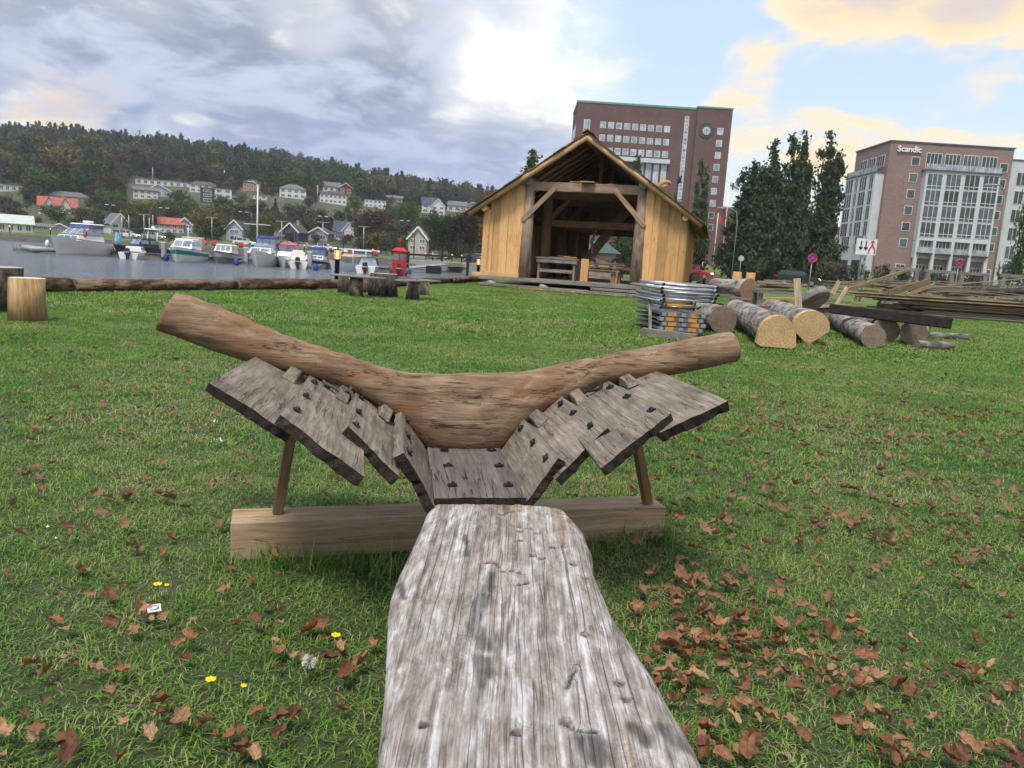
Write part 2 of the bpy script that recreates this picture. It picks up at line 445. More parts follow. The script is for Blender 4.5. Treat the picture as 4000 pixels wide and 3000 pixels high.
# lawn and ground material: grass with straw and bare patches
def grass_ground():
    m, t, b = material('lawn_ground')
    p = t.n('ShaderNodeNewGeometry').outputs['Position']
    n1 = t.noise(p, .35, 5, .6); n2 = t.noise(p, 3.2, 6, .65); n3 = t.noise(p, 26, 5, .7)
    f = t.math('ADD', t.math('ADD', t.math('MULTIPLY', n1, .35), t.math('MULTIPLY', n2, .35)), t.math('MULTIPLY', n3, .3))
    col = t.ramp(f, [(.34, (.060, .085, .030)), (.46, (.095, .145, .042)), (.55, (.15, .19, .065)), (.65, (.21, .19, .105))])
    t.put(b.inputs['Base Color'], col); b.inputs['Roughness'].default_value = .95; b.inputs['Specular IOR Level'].default_value = .1
    bump(t, b, t.math('ADD', n3, n2), .9, .05)
    return m
M_LAWN = grass_ground()
def soil():
    m, t, b = material('thatch_and_soil')
    p = t.n('ShaderNodeNewGeometry').outputs['Position']
    n1 = t.noise(p, 1.1, 5, .6); n3 = t.noise(p, 30, 5, .7)
    f = t.math('ADD', t.math('MULTIPLY', n1, .5), t.math('MULTIPLY', n3, .5))
    t.put(b.inputs['Base Color'], t.ramp(f, [(.36, (.020, .030, .010)), (.5, (.040, .055, .018)), (.62, (.085, .080, .038)), (.72, (.14, .115, .065))])); b.inputs['Roughness'].default_value = .95
    bump(t, b, n3, .8, .02)
    return m
M_SOIL = soil()
def hill_ground():
    m, t, b = material('hill_ground')
    p = t.n('ShaderNodeNewGeometry').outputs['Position']
    n1 = t.noise(p, .04, 5, .6); n2 = t.noise(p, .35, 6, .65)
    f = t.math('ADD', t.math('MULTIPLY', n1, .5), t.math('MULTIPLY', n2, .5))
    col = t.ramp(f, [(.36, (.028, .040, .016)), (.5, (.05, .06, .028)), (.6, (.085, .085, .05)), (.7, (.13, .12, .10))])
    t.put(b.inputs['Base Color'], col); b.inputs['Roughness'].default_value = .95
    return m
M_HILL = hill_ground()

def in_poly(x, y, poly):
    c = False; j = len(poly) - 1
    for i in range(len(poly)):
        (xi, yi), (xj, yj) = poly[i], poly[j]
        if (yi > y) != (yj > y) and x < (xj - xi) * (y - yi) / (yj - yi) + xi: c = not c
        j = i
    return c
def build_land():
    # near land: rows from the quay line out to the right
    def quay_x(y): return lerp_tab(y, [(b, a) for a, b in QUAY])
    ys = [-40, -20, -8, 0, 3, 6, 10, 14.2, 18, 21.8, 27, 32, 37.8, 45, 55, 63, 72, 81, 90, 98, 106, 113, 119]
    us = [0, .002, .005, .01, .02, .035, .06, .1, .16, .25, .4, .65, 1.0]
    vs, fs = [], []
    for y in ys:
        x0 = quay_x(y); x1 = 900
        for u in us:
            x = x0 + (x1 - x0) * u; vs.append((x, y, terrain(x, y) if y > 0 else 0.0))
    n = len(us)
    for i in range(len(ys) - 1):
        for j in range(n - 1): fs.append((i * n + j, i * n + j + 1, (i + 1) * n + j + 1, (i + 1) * n + j))
    fm = [1 if ys[i] < 37 and j < 9 else 0 for i in range(len(ys) - 1) for j in range(n - 1)]
    lawn = link('lawn', mesh('lawn', vs, fs, [M_LAWN, M_SOIL], smooth=True, fm=fm)); tag(lawn, kind='structure')
    # far land
    def shore_y(x): return lerp_tab(x, sorted(SHORE)) if x < -16 else 119.0
    xs = list(range(-900, -420, 40)) + list(range(-420, -16, 8)) + [-16] + list(range(-8, 200, 8)) + list(range(200, 1200, 50))
    vs, fs = [], []
    rows = [0, 1.5, 6, 12, 20, 30, 40, 50, 62, 76, 92, 110, 130, 150, 175, 200, 230, 265, 300, 340, 390, 440, 520, 640, 900, 3500]
    for r in rows:
        for x in xs:
            y = shore_y(x) + r; vs.append((x * (1 + r / 1500), y, terrain(x * (1 + r / 1500), y)))
    n = len(xs)
    for i in range(len(rows) - 1):
        for j in range(n - 1): fs.append((i * n + j, i * n + j + 1, (i + 1) * n + j + 1, (i + 1) * n + j))
    fm = []
    for i in range(len(rows) - 1):
        for j in range(n - 1):
            xx = xs[j]; fm.append(0 if rows[i] < 62 or xx > 0 else 1)
    far = link('hillside', mesh('hillside', vs, fs, [M_LAWN, M_HILL], smooth=True, fm=fm)); tag(far, kind='structure')
build_land()

def water_mat():
    m, t, b = material('water')
    p = t.n('ShaderNodeNewGeometry').outputs['Position']
    w1 = t.noise(t.mapping(p, (.55, 1.5, 1), rot=(0, 0, .15)), 1.1, 4, .6)
    w2 = t.noise(t.mapping(p, (.6, 1.2, 1)), .30, 3, .5)
    w3 = t.noise(t.mapping(p, (.8, 1.7, 1)), 3.5, 3, .5)
    b.inputs['Base Color'].default_value = (.07, .09, .115, 1); b.inputs['Roughness'].default_value = .16
    b.inputs['Specular IOR Level'].default_value = .9
    h = t.math('ADD', t.math('ADD', t.math('MULTIPLY', w1, .6), t.math('MULTIPLY', w2, .7)), t.math('MULTIPLY', w3, .10))
    bump(t, b, h, 1.0, 1.1)
    return m
wo = link('water', mesh('water', [(-900, -60, WATER_Z), (10, -60, WATER_Z), (10, 140, WATER_Z), (-900, 140, WATER_Z)], [(0, 1, 2, 3)], water_mat()))
tag(wo, kind='structure')

# ------------------------------------------------------------------ grass blades
def grass_mat(name='grass_blade', vi=.24, st=.04, sw=.34):
    m, t, b = material(name)
    p = t.n('ShaderNodeNewGeometry')
    isl = p.outputs['Random Per Island']
    n = t.noise(p.outputs['Position'], .75, 4, .6)
    n2 = t.noise(p.outputs['Position'], 5.0, 4, .65)
    f = t.math('ADD', t.math('ADD', t.math('ADD', t.math('MULTIPLY', isl, vi), (.24 - vi) * .5), t.math('MULTIPLY', n, .42)), t.math('MULTIPLY', n2, .34))
    col = t.ramp(f, [(.30, (.050, .135, .018)), (.42, (.095, .225, .030)), (.53, (.16, .30, .048)), (.62, (.28, .36, .095)), (.71, (.44, .40, .19))])
    worn = t.smooth(t.math('ADD', t.math('MULTIPLY', t.noise(p.outputs['Position'], .55, 3, .55), .75), t.math('MULTIPLY', n2, .25)), .47, .62)
    straw = t.math('LESS_THAN', isl, t.math('ADD', st, t.math('MULTIPLY', worn, sw)))
    col = t.mix(straw, col, t.mix(n2, (.30, .245, .13), (.50, .44, .27)))
    t.put(b.inputs['Base Color'], col); b.inputs['Roughness'].default_value = .55; b.inputs['Specular IOR Level'].default_value = .25
    tr = t.n('ShaderNodeBsdfTranslucent', {'Color': col})
    out = [k for k in m.node_tree.nodes if k.type == 'OUTPUT_MATERIAL'][0]
    t.put(out.inputs['Surface'], t.n('ShaderNodeMixShader', {0: .3, 1: b.outputs[0], 2: tr.outputs[0]}).outputs[0])
    return m
M_GRASS = grass_mat(); M_GRASS2 = grass_mat('grass_blade_further', .12, .01, .30)
def tuft(nb, rad, h, w, lean, seed):
    rnd = random.Random(seed); vs, fs = [], []
    for _ in range(nb):
        a = rnd.uniform(0, 6.283); r = rad * math.sqrt(rnd.random())
        x, y = r * math.cos(a), r * math.sin(a)
        th = rnd.uniform(0, 6.283); L = h * rnd.uniform(.5, 1.25); ln = lean * rnd.uniform(.3, 1.6)
        dx, dy = math.cos(th), math.sin(th); wx, wy = -dy * w * rnd.uniform(.6, 1.2), dx * w * rnd.uniform(.6, 1.2)
        b = len(vs)
        for k, (tt, ww) in enumerate(((0, 1), (.4, .9), (.78, .6))):
            ox = ln * L * tt * tt; z = L * tt * (1 - .35 * ln * tt)
            vs += [(x + dx * ox - wx * ww / 2, y + dy * ox - wy * ww / 2, z), (x + dx * ox + wx * ww / 2, y + dy * ox + wy * ww / 2, z)]
        vs.append((x + dx * ln * L, y + dy * ln * L, L * (1 - .35 * ln)))
        fs += [(b, b + 1, b + 3, b + 2), (b + 2, b + 3, b + 5, b + 4), (b + 4, b + 5, b + 6)]
    return mesh('tuft', vs, fs, M_GRASS)
def scatter(name, protos, pts, label, cat, kind='stuff'):
    """pts: list of (x, y, z, rotz, scale, tiltx); geometry-node instances of the protos on those points"""
    pc = bpy.data.collections.new(name + '_kinds')
    for i, me in enumerate(protos):
        pc.objects.link(bpy.data.objects.new(name + '_kind', me))
    me = bpy.data.meshes.new(name)
    me.from_pydata([p[:3] for p in pts], [], [])
    a = me.attributes.new('rot', 'FLOAT_VECTOR', 'POINT'); a.data.foreach_set('vector', [k for p in pts for k in (p[5] if len(p) > 5 else 0, 0, p[3])])
    a = me.attributes.new('scl', 'FLOAT', 'POINT'); a.data.foreach_set('value', [p[4] for p in pts])
    o = link(name, me); tag(o, label, cat, kind=kind)
    g = bpy.data.node_groups.new(name, 'GeometryNodeTree')
    g.interface.new_socket('Geometry', in_out='INPUT', socket_type='NodeSocketGeometry')
    g.interface.new_socket('Geometry', in_out='OUTPUT', socket_type='NodeSocketGeometry')
    t = NT(g)
    gi = t.n('NodeGroupInput'); go = t.n('NodeGroupOutput')
    m2p = t.n('GeometryNodeMeshToPoints', {'Mesh': gi.outputs[0]})
    ci = t.n('GeometryNodeCollectionInfo', {'Collection': pc, 'Separate Children': True, 'Reset Children': True})
    ra = t.n('GeometryNodeInputNamedAttribute', {'Name': 'rot'}, data_type='FLOAT_VECTOR')
    sa = t.n('GeometryNodeInputNamedAttribute', {'Name': 'scl'}, data_type='FLOAT')
    e2r = t.n('FunctionNodeEulerToRotation', {0: ra.outputs[0]})
    iop = t.n('GeometryNodeInstanceOnPoints', {'Points': m2p.outputs[0], 'Instance': ci.outputs[0], 'Pick Instance': True, 'Rotation': e2r.outputs[0], 'Scale': sa.outputs[0]})
    t.put(go.inputs[0], iop.outputs[0])
    md = o.modifiers.new('scatter', 'NODES'); md.node_group = g
    return o
def tile(size, nb, h, w, lean, seed, mat=None):
    """a square of turf: every blade is geometry"""
    rnd = random.Random(seed); vs, fs = [], []
    for _ in range(nb):
        x, y = rnd.uniform(-size / 2, size / 2), rnd.uniform(-size / 2, size / 2)
        q = mnoise.noise(Vector((x * 6 + seed * 9, y * 6, 0)))
        th = rnd.uniform(0, 6.283) + q; L = h * rnd.uniform(.45, 1.2) * (1 + .8 * q); ln = lean * rnd.uniform(.3, 1.7)
        dx, dy = math.cos(th), math.sin(th); ww = w * rnd.uniform(.6, 1.25); wx, wy = -dy * ww, dx * ww
        b = len(vs)
        for tt, k in ((0, 1), (.5, .85)):
            ox = ln * L * tt * tt; z = L * tt * (1 - .4 * ln * tt)
            vs += [(x + dx * ox - wx * k / 2, y + dy * ox - wy * k / 2, z), (x + dx * ox + wx * k / 2, y + dy * ox + wy * k / 2, z)]
        vs.append((x + dx * ln * L, y + dy * ln * L, max(.004, L * (1 - .4 * ln))))
        fs += [(b, b + 1, b + 3, b + 2), (b + 2, b + 3, b + 4)]
    return mesh('turf', vs, fs, mat or M_GRASS)
def build_grass():
    rnd = random.Random(3)
    def quay_x(y): return lerp_tab(y, [(b, a) for a, b in QUAY])
    def tiles(y0, y1, size):
        out = []; y = y0 + size / 2
        while y < y1:
            half = int((.78 * (y + size) + .6) / size) + 1
            for i in range(-half, half + 1):
                x = i * size
                if x - size * .42 > quay_x(y - size / 2) - .1: out.append((x, y, 0, rnd.randrange(4) * math.pi / 2, 1.0))
            y += size
        return out
    scatter('grass', [tile(.5, 2200, .029, .0034, 1.05, i) for i in range(6)], tiles(.5, 4.0, .5), 'short mown green grass with straw blades around the timber', 'grass')
    scatter('grass_further_off', [tile(1, 4000, .034, .0056, 1.0, 20 + i, M_GRASS2) for i in range(5)], tiles(4.0, 11, 1.0), 'mown green grass between the timber and the log seats', 'grass')
    scatter('grass_by_the_quay', [tile(1.5, 2600, .05, .013, .9, 40 + i, M_GRASS2) for i in range(5)], tiles(11, 41, 1.5), 'mown green grass towards the quay and boathouse', 'grass')
    tall = []
    for (a, b_, n) in ((ground(905, 2175), ground(1560, 2215), 34), (ground(2290, 2150), ground(2600, 2090), 26), (ground(2880, 1330), ground(2960, 1300), 60), (ground(3120, 1350), ground(3300, 1345), 50), (ground(3230, 1350), ground(3560, 1345), 40)):
        a, b_ = Vector((a.x, a.y)), Vector((b_.x, b_.y))
        for _ in range(n):
            p = a.lerp(b_, rnd.random()); tall.append((p.x + rnd.gauss(0, .03), p.y - abs(rnd.gauss(0, .05)), 0, rnd.uniform(0, 6.28), rnd.uniform(.5, 1.15), rnd.uniform(-.1, .1)))
    scatter('tall_grass', [tuft(14, .05, .10, .0035, .6, 60 + i) for i in range(5)], tall, 'longer unmown grass against the beam and the logs', 'grass')
build_grass()
# ================================================================== the hull section in the foreground
W_OAK = wood('oak_frame_timber', (.105, .062, .036), (.225, .148, .094), (.37, .275, .195), g=2.2, crack=.8, bmp=.6, stain=(.24, .115, .055), objvar=0, crackw=.016)
W_STRAKE = wood('weathered_strake', (.105, .084, .066), (.225, .190, .155), (.385, .335, .28), g=2.6, crack=.7, bmp=.6)
W_KEEL = wood('grey_keel_plank', (.075, .064, .060), (.145, .125, .118), (.22, .195, .185), g=2.2, crack=1.0, bmp=.6, crackw=.02)
W_BROKEN = wood('dark_split_oak', (.014, .011, .010), (.038, .029, .024), (.085, .068, .056), g=3.0, crack=.8, bmp=.9)
W_BEAM = wood('sawn_beam', (.34, .225, .13), (.48, .345, .22), (.60, .46, .33), g=1.4, crack=.5, bmp=.3, knots=.8)
W_STRUT = wood('strut_wood', (.12, .07, .035), (.22, .14, .075), (.32, .22, .13), g=2.0, crack=.3, bmp=.3)
M_IRON = plain('black_iron', (.030, .032, .038), .45, .6, .4, 30, .4)
M_ROPE = plain('hemp_rope', (.10, .092, .082), .95, 0, .3, 60, .8)
M_ROPED = plain('tarred_rope', (.022, .02, .02), .95, 0, .3, 60, .8)

HY0, HK = 2.92, .17                      # the section stands square to a line turned about ten degrees
def atp(px, py, y0, k=HK):
    d = ray(px, py); return CAM + d * (y0 / (d.y - k * d.x))
HULL = thing('hull_section', 'sawn-off ship hull section of grey strakes under a curved oak timber, on a beam', 'hull section', (-.15, 2.75, 0))
AX = Vector((HK, -1, 0)).normalized()    # along the strakes, towards the camera

def catmull(pts, n):
    out = []
    P = [pts[0]] + list(pts) + [pts[-1]]
    for i in range(1, len(P) - 2):
        for k in range(n):
            t = k / n
            a, b, c, d = P[i - 1], P[i], P[i + 1], P[i + 2]
            out.append(.5 * ((2 * b) + (-a + c) * t + (2 * a - 5 * b + 4 * c - d) * t * t + (-a + 3 * b - 3 * c + d) * t ** 3))
    out.append(P[-2]); return out
def build_frame_timber():
    U = [(690, 1146), (830, 1187), (1000, 1262), (1150, 1318), (1310, 1368), (1440, 1415), (1560, 1447), (1650, 1458), (1750, 1464), (1830, 1466), (1920, 1464), (2020, 1453), (2120, 1436), (2230, 1414), (2360, 1388), (2500, 1360), (2627, 1335), (2826, 1295), (2858, 1298)]
    L = [(615, 1287), (767, 1344), (940, 1400), (1092, 1447), (1255, 1485), (1364, 1523), (1499, 1604), (1590, 1680), (1680, 1748), (1800, 1758), (1940, 1758), (2010, 1705), (2090, 1632), (2200, 1578), (2345, 1508), (2500, 1482), (2640, 1466), (2845, 1424), (2876, 1412)]
    Up = catmull([atp(*p, HY0 + .075) for p in U], 7); Lp = catmull([atp(*p, HY0 + .06) for p in L], 7)
    n = 40; vs, fs, fm = [], [], []
    back = -AX
    N = len(Up)
    F, Ln = frame_from(Up[0], Up[-1]); Fi = F.inverted()
    for i in range(N):
        c = (Up[i] + Lp[i]) / 2; h = (Up[i] - Lp[i]) / 2
        mid = math.exp(-((i - N * .5) / (N * .13)) ** 2)
        for k in range(n):
            th = 2 * math.pi * k / n
            e = 1.0 - .28 * mid
            cs, sn = math.cos(th), math.sin(th)
            a = math.copysign(abs(cs) ** e, cs); b = math.copysign(abs(sn) ** e, sn)
            p = c + h * a + back * (b * (.068 + .012 * mid))
            s = mnoise.noise(p * 3.1) * .010 + mnoise.noise(p * 9) * .004 + mnoise.noise(Vector((p.x * 6, p.y * 60, p.z * 60))) * .0022
            # axe facets near the left end
            if i < N * .26 and a > .2: s += (abs(((p.x * 11) % 1) - .5) - .25) * .012
            p += (h.normalized() * a + back * b) * s
            vs.append(Fi @ p)
    # drying cracks: furrows that run with the timber
    for (kk, i0, i1, dep) in ((35, 70, 112, .014), (33, 52, 84, .016), (37, 86, 122, .010), (31, 64, 100, .010), (36, 20, 60, .008), (34, 8, 40, .007), (2, 70, 118, .006)):
        for i in range(i0, min(i1, N)):
            f = math.sin(math.pi * (i - i0) / (i1 - i0))
            k2 = (kk + int(round(1.2 * math.sin(i * .35 + kk)))) % n
            j = i * n + k2
            c = Fi @ ((Up[i] + Lp[i]) / 2)
            d = (c - vs[j]).normalized(); vs[j] = vs[j] + d * dep * f
    for i in range(N - 1):
        for k in range(n):
            k2 = (k + 1) % n; fs.append((i * n + k, i * n + k2, (i + 1) * n + k2, (i + 1) * n + k)); fm.append(0)
    fs.append(tuple(range(n))[::-1]); fs.append(tuple(range((N - 1) * n, N * n))); fm += [1, 1]
    cap = endgrain('oak_end', (.13, .085, .05), (.22, .16, .10))
    me = mesh('curved_timber', vs, fs, [W_OAK, cap], fm=fm)
    me.polygons.foreach_set('use_smooth', [True] * (len(fs) - 2) + [False, False])
    bm = bmesh.new(); bm.from_mesh(me); bmesh.ops.recalc_face_normals(bm, faces=bm.faces[:]); bm.to_mesh(me); bm.free()
    o = link('curved_frame_timber', me, F, HULL)
    o['label'] = 'thick bent brown oak timber with drying cracks lying across the strakes'
build_frame_timber()

STRK = {}
def strake(key, fo, fi, ni, no, thick=.034, ragged=.012, ragdip=0.0, seed=1):
    """corner pixels: far-outer, far-inner, near-inner, near-outer of the upper face"""
    A = atp(*fo, HY0); B = atp(*fi, HY0)
    D = ground(*no, A.z); C = ground(*ni, B.z)
    rnd = random.Random(seed)
    if key != 'K':
        n0 = (B - A).cross(D - A).normalized()
        n0 = n0 if n0.z > 0 else -n0
        e = (A - B).normalized()
        A, D = A + n0 * .028 + e * .012, D + n0 * .028 + e * .012
        B, C = B - n0 * .016 - e * .034, C - n0 * .016 - e * .034
    A2 = A + (A - D).normalized() * .22; B2 = B + (B - C).normalized() * .22   # on behind the timber
    nrm = (B - A).cross(D - A).normalized()
    if nrm.z < 0: nrm = -nrm
    nu, nv = 14, 26
    F, Ln = frame_from((A2 + B2) / 2, (C + D) / 2, nrm); Fi = F.inverted()
    vs, fs, fm = [], [], []
    for layer in (0, 1):
        for j in range(nv + 1):
            v = j / nv
            for i in range(nu + 1):
                u = i / nu                           # 0 inner .. 1 outer
                p0 = B2.lerp(A2, u); p1 = C.lerp(D, u)
                rag = ragged * (mnoise.noise(Vector((u * 3 + seed, seed * 1.7, 0))) * 1.5 + mnoise.noise(Vector((u * 9, seed, 3))) * .35) + ragdip * math.sin(u * math.pi * 1.3 + .4)
                p1 = p1 + (p1 - p0).normalized() * rag
                p = p0.lerp(p1, v)
                e = .004 * mnoise.noise(p * 8) + .002 * mnoise.noise(Vector((p.x * 50, p.y * 9, p.z * 50)))
                if layer == 0: p = p + nrm * e
                else: p = p - nrm * (thick * (1 + .25 * mnoise.noise(p * 11))) - (p1 - p0).normalized() * (v > .97) * (.012 + .02 * mnoise.noise(Vector((u * 9, seed, 8))))
                vs.append(Fi @ p)
    n1 = (nu + 1) * (nv + 1)
    g = lambda i, j, l: l * n1 + j * (nu + 1) + i
    for j in range(nv):
        for i in range(nu):
            fs.append((g(i, j, 0), g(i, j + 1, 0), g(i + 1, j + 1, 0), g(i + 1, j, 0))); fm.append(0)
            fs.append((g(i, j, 1), g(i + 1, j, 1), g(i + 1, j + 1, 1), g(i, j + 1, 1))); fm.append(0)
    for j in range(nv):
        fs.append((g(0, j, 0), g(0, j, 1), g(0, j + 1, 1), g(0, j + 1, 0))); fm.append(0)
        fs.append((g(nu, j, 0), g(nu, j + 1, 0), g(nu, j + 1, 1), g(nu, j, 1))); fm.append(0)
    for i in range(nu):
        fs.append((g(i, 0, 0), g(i + 1, 0, 0), g(i + 1, 0, 1), g(i, 0, 1))); fm.append(0)
        fs.append((g(i, nv, 0), g(i, nv, 1), g(i + 1, nv, 1), g(i + 1, nv, 0))); fm.append(1)
    me = mesh('strake', vs, fs, [W_KEEL if key == 'K' else W_STRAKE, W_BROKEN], fm=fm)
    bm = bmesh.new(); bm.from_mesh(me); bmesh.ops.recalc_face_normals(bm, faces=bm.faces[:]); bm.to_mesh(me); bm.free()
    o = link('keel_plank' if key == 'K' else 'strake', me, F, HULL)
    STRK[key] = (o, A, B, C, D, nrm)
    return o
strake('L4', (1000, 1425), (1212, 1503), (1100, 1660), (821, 1534), .032, .004, seed=4)
strake('L3', (1209, 1499), (1392, 1574), (1385, 1822), (1093, 1665), .034, .016, .012, seed=3)
strake('L2', (1388, 1567), (1532, 1637), (1530, 1828), (1358, 1702), .036, .006, seed=2)
strake('L1', (1557, 1634), (1668, 1748), (1690, 1944), (1562, 1805), .034, .008, seed=8)
strake('R4', (2561, 1478), (2378, 1517), (2618, 1660), (2833, 1601), .036, .003, seed=5)
strake('R3', (2375, 1518), (2199, 1580), (2385, 1792), (2617, 1651), .032, .010, seed=6)
strake('R2', (2199, 1578), (2060, 1669), (2194, 1834), (2378, 1707), .036, .006, seed=7)
strake('R1', (2054, 1667), (1955, 1756), (2058, 1942), (2193, 1823), .032, .004, seed=9)
strake('K', (1955, 1752), (1670, 1752), (1697, 1944), (2056, 1944), .05, .0, seed=11)

def on_strake(key, u, v):
    o, A, B, C, D, nrm = STRK[key]
    return B.lerp(A, u).lerp(C.lerp(D, u), v), nrm, ((C + D) / 2 - (A + B) / 2).normalized(), o
def rove_mesh():
    bm = bmesh.new()
    bmesh.ops.create_cube(bm, size=1, matrix=Matrix.Diagonal((.030, .022, .005, 1)))
    bmesh.ops.create_cone(bm, cap_ends=True, segments=6, radius1=.008, radius2=.005, depth=.008, matrix=Matrix.Translation((.002, 0, .006)))
    return bm_mesh(bm, 'rivet', M_IRON)
ROVE = rove_mesh()
def rivet(key, u, v, tw=0.0):
    p, nrm, ax, o = on_strake(key, u, v)
    y = nrm.cross(ax).normalized()
    M = Matrix((ax, y, nrm)).transposed().to_4x4(); M.translation = p + nrm * .005
    link('rivet', ROVE, M @ Matrix.Rotation(tw, 4, 'Z'), o)
rr = random.Random(5)
for key, us in (('L1', .86), ('L2', .88), ('L3', .88), ('R1', .84), ('R2', .88), ('R3', .9)):
    for v in (.10, .46, .82):
        rivet(key, us, v + rr.uniform(-.04, .04), rr.uniform(-.4, .4))
for u in (.22, .86):
    for v in (.06, .42, .80): rivet('K', u, v, 1.57 + rr.uniform(-.3, .3))
def cleat(key, u, w=.062, ln=.075, h=.025):
    p, nrm, ax, o = on_strake(key, u, .02)
    y = nrm.cross(ax).normalized()
    M = Matrix((ax, y, nrm)).transposed().to_4x4(); M.translation = p + nrm * .002
    vs = [(-.05, -w / 2, 0), (-.05, w / 2, 0), (ln, w * .42, 0), (ln, -w * .42, 0), (-.05, -w * .36, h * 1.5), (-.05, w * .36, h * 1.5), (ln * .62, w * .30, h), (ln * .62, -w * .30, h)]
    fs = [(0, 1, 2, 3), (4, 7, 6, 5), (0, 4, 5, 1), (3, 2, 6, 7), (0, 3, 7, 4), (1, 5, 6, 2)]
    me = mesh('cleat', vs, fs, W_STRAKE)
    bm = bmesh.new(); bm.from_mesh(me); bmesh.ops.recalc_face_normals(bm, faces=bm.faces[:]); bmesh.ops.bevel(bm, geom=bm.edges[:], offset=.003, segments=1, affect='EDGES'); bm.to_mesh(me); bm.free()
    link('cleat', me, M, o)
for key, u in (('L4', .42), ('L3', .40), ('L2', .36), ('R2', .42), ('R3', .42), ('R4', .46)): cleat(key, u)
def lashing(pix, y0, r, mat):
    pts = catmull([atp(*p[:2], y0 + (p[2] if len(p) > 2 else 0)) for p in pix], 6)
    o = link('rope_lashing', tube_mesh([p - pts[0] for p in pts], r, mat, 6), Matrix.Translation(pts[0]), HULL)
lashing([(1262, 1488), (1275, 1500, -.01), (1300, 1512, -.02), (1325, 1528, -.02), (1335, 1552, -.03), (1345, 1590, -.04), (1362, 1602, -.04), (1376, 1585, -.04), (1378, 1545, -.03), (1360, 1525, -.02), (1340, 1532, -.03), (1330, 1548, -.03)], HY0 - .02, .0065, M_ROPE)
lashing([(1340, 1512), (1350, 1528, -.02), (1368, 1522, -.02), (1372, 1512, -.0)], HY0 - .02, .006, M_ROPE)
lashing([(1268, 1492), (1282, 1515, -.01), (1290, 1495, 0)], HY0 - .02, .006, M_ROPED)
lashing([(2350, 1500), (2342, 1518, -.02), (2318, 1524, -.03), (2290, 1528, -.03), (2276, 1545, -.03), (2282, 1560, -.03), (2296, 1545, -.03)], HY0 - .02, .007, M_ROPED)
lashing([(2545, 1474), (2535, 1486, -.01), (2522, 1478, -.02)], HY0 - .02, .005, M_ROPED)

def build_base():
    a, b = ground(900, 2192), ground(2590, 2104)
    ta, tb = at(900, 2040, a.y), at(2587, 1982, b.y)
    h = (ta.z + tb.z) / 2
    ax = Vector((b.x - a.x, b.y - a.y, 0)).normalized(); bk = Vector((-ax.y, ax.x, 0))
    w = .155
    p0 = Vector((a.x, a.y, h / 2)) + bk * w / 2; p1 = Vector((b.x, b.y, h / 2)) + bk * w / 2
    bar('base_beam', p0 - WM[HULL.name].translation, p1 - WM[HULL.name].translation, w, h, W_BEAM, HULL, bev=.003)
    # struts up to the underside of the strakes
    for (bx, by), (tx, ty) in (((1083, 2006), (1134, 1718)), ((2530, 1968), (2490, 1742))):
        q = ground(bx, by, h)
        top = at(tx, ty, q.y + .02)
        off = WM[HULL.name].translation
        top = q + (top - q) * 1.12
        bar('strut', q - off - Vector((0, 0, .0)), top - off, .036, .036, W_STRUT, HULL, up=(.35, -1, 0), bev=.003)
build_base()

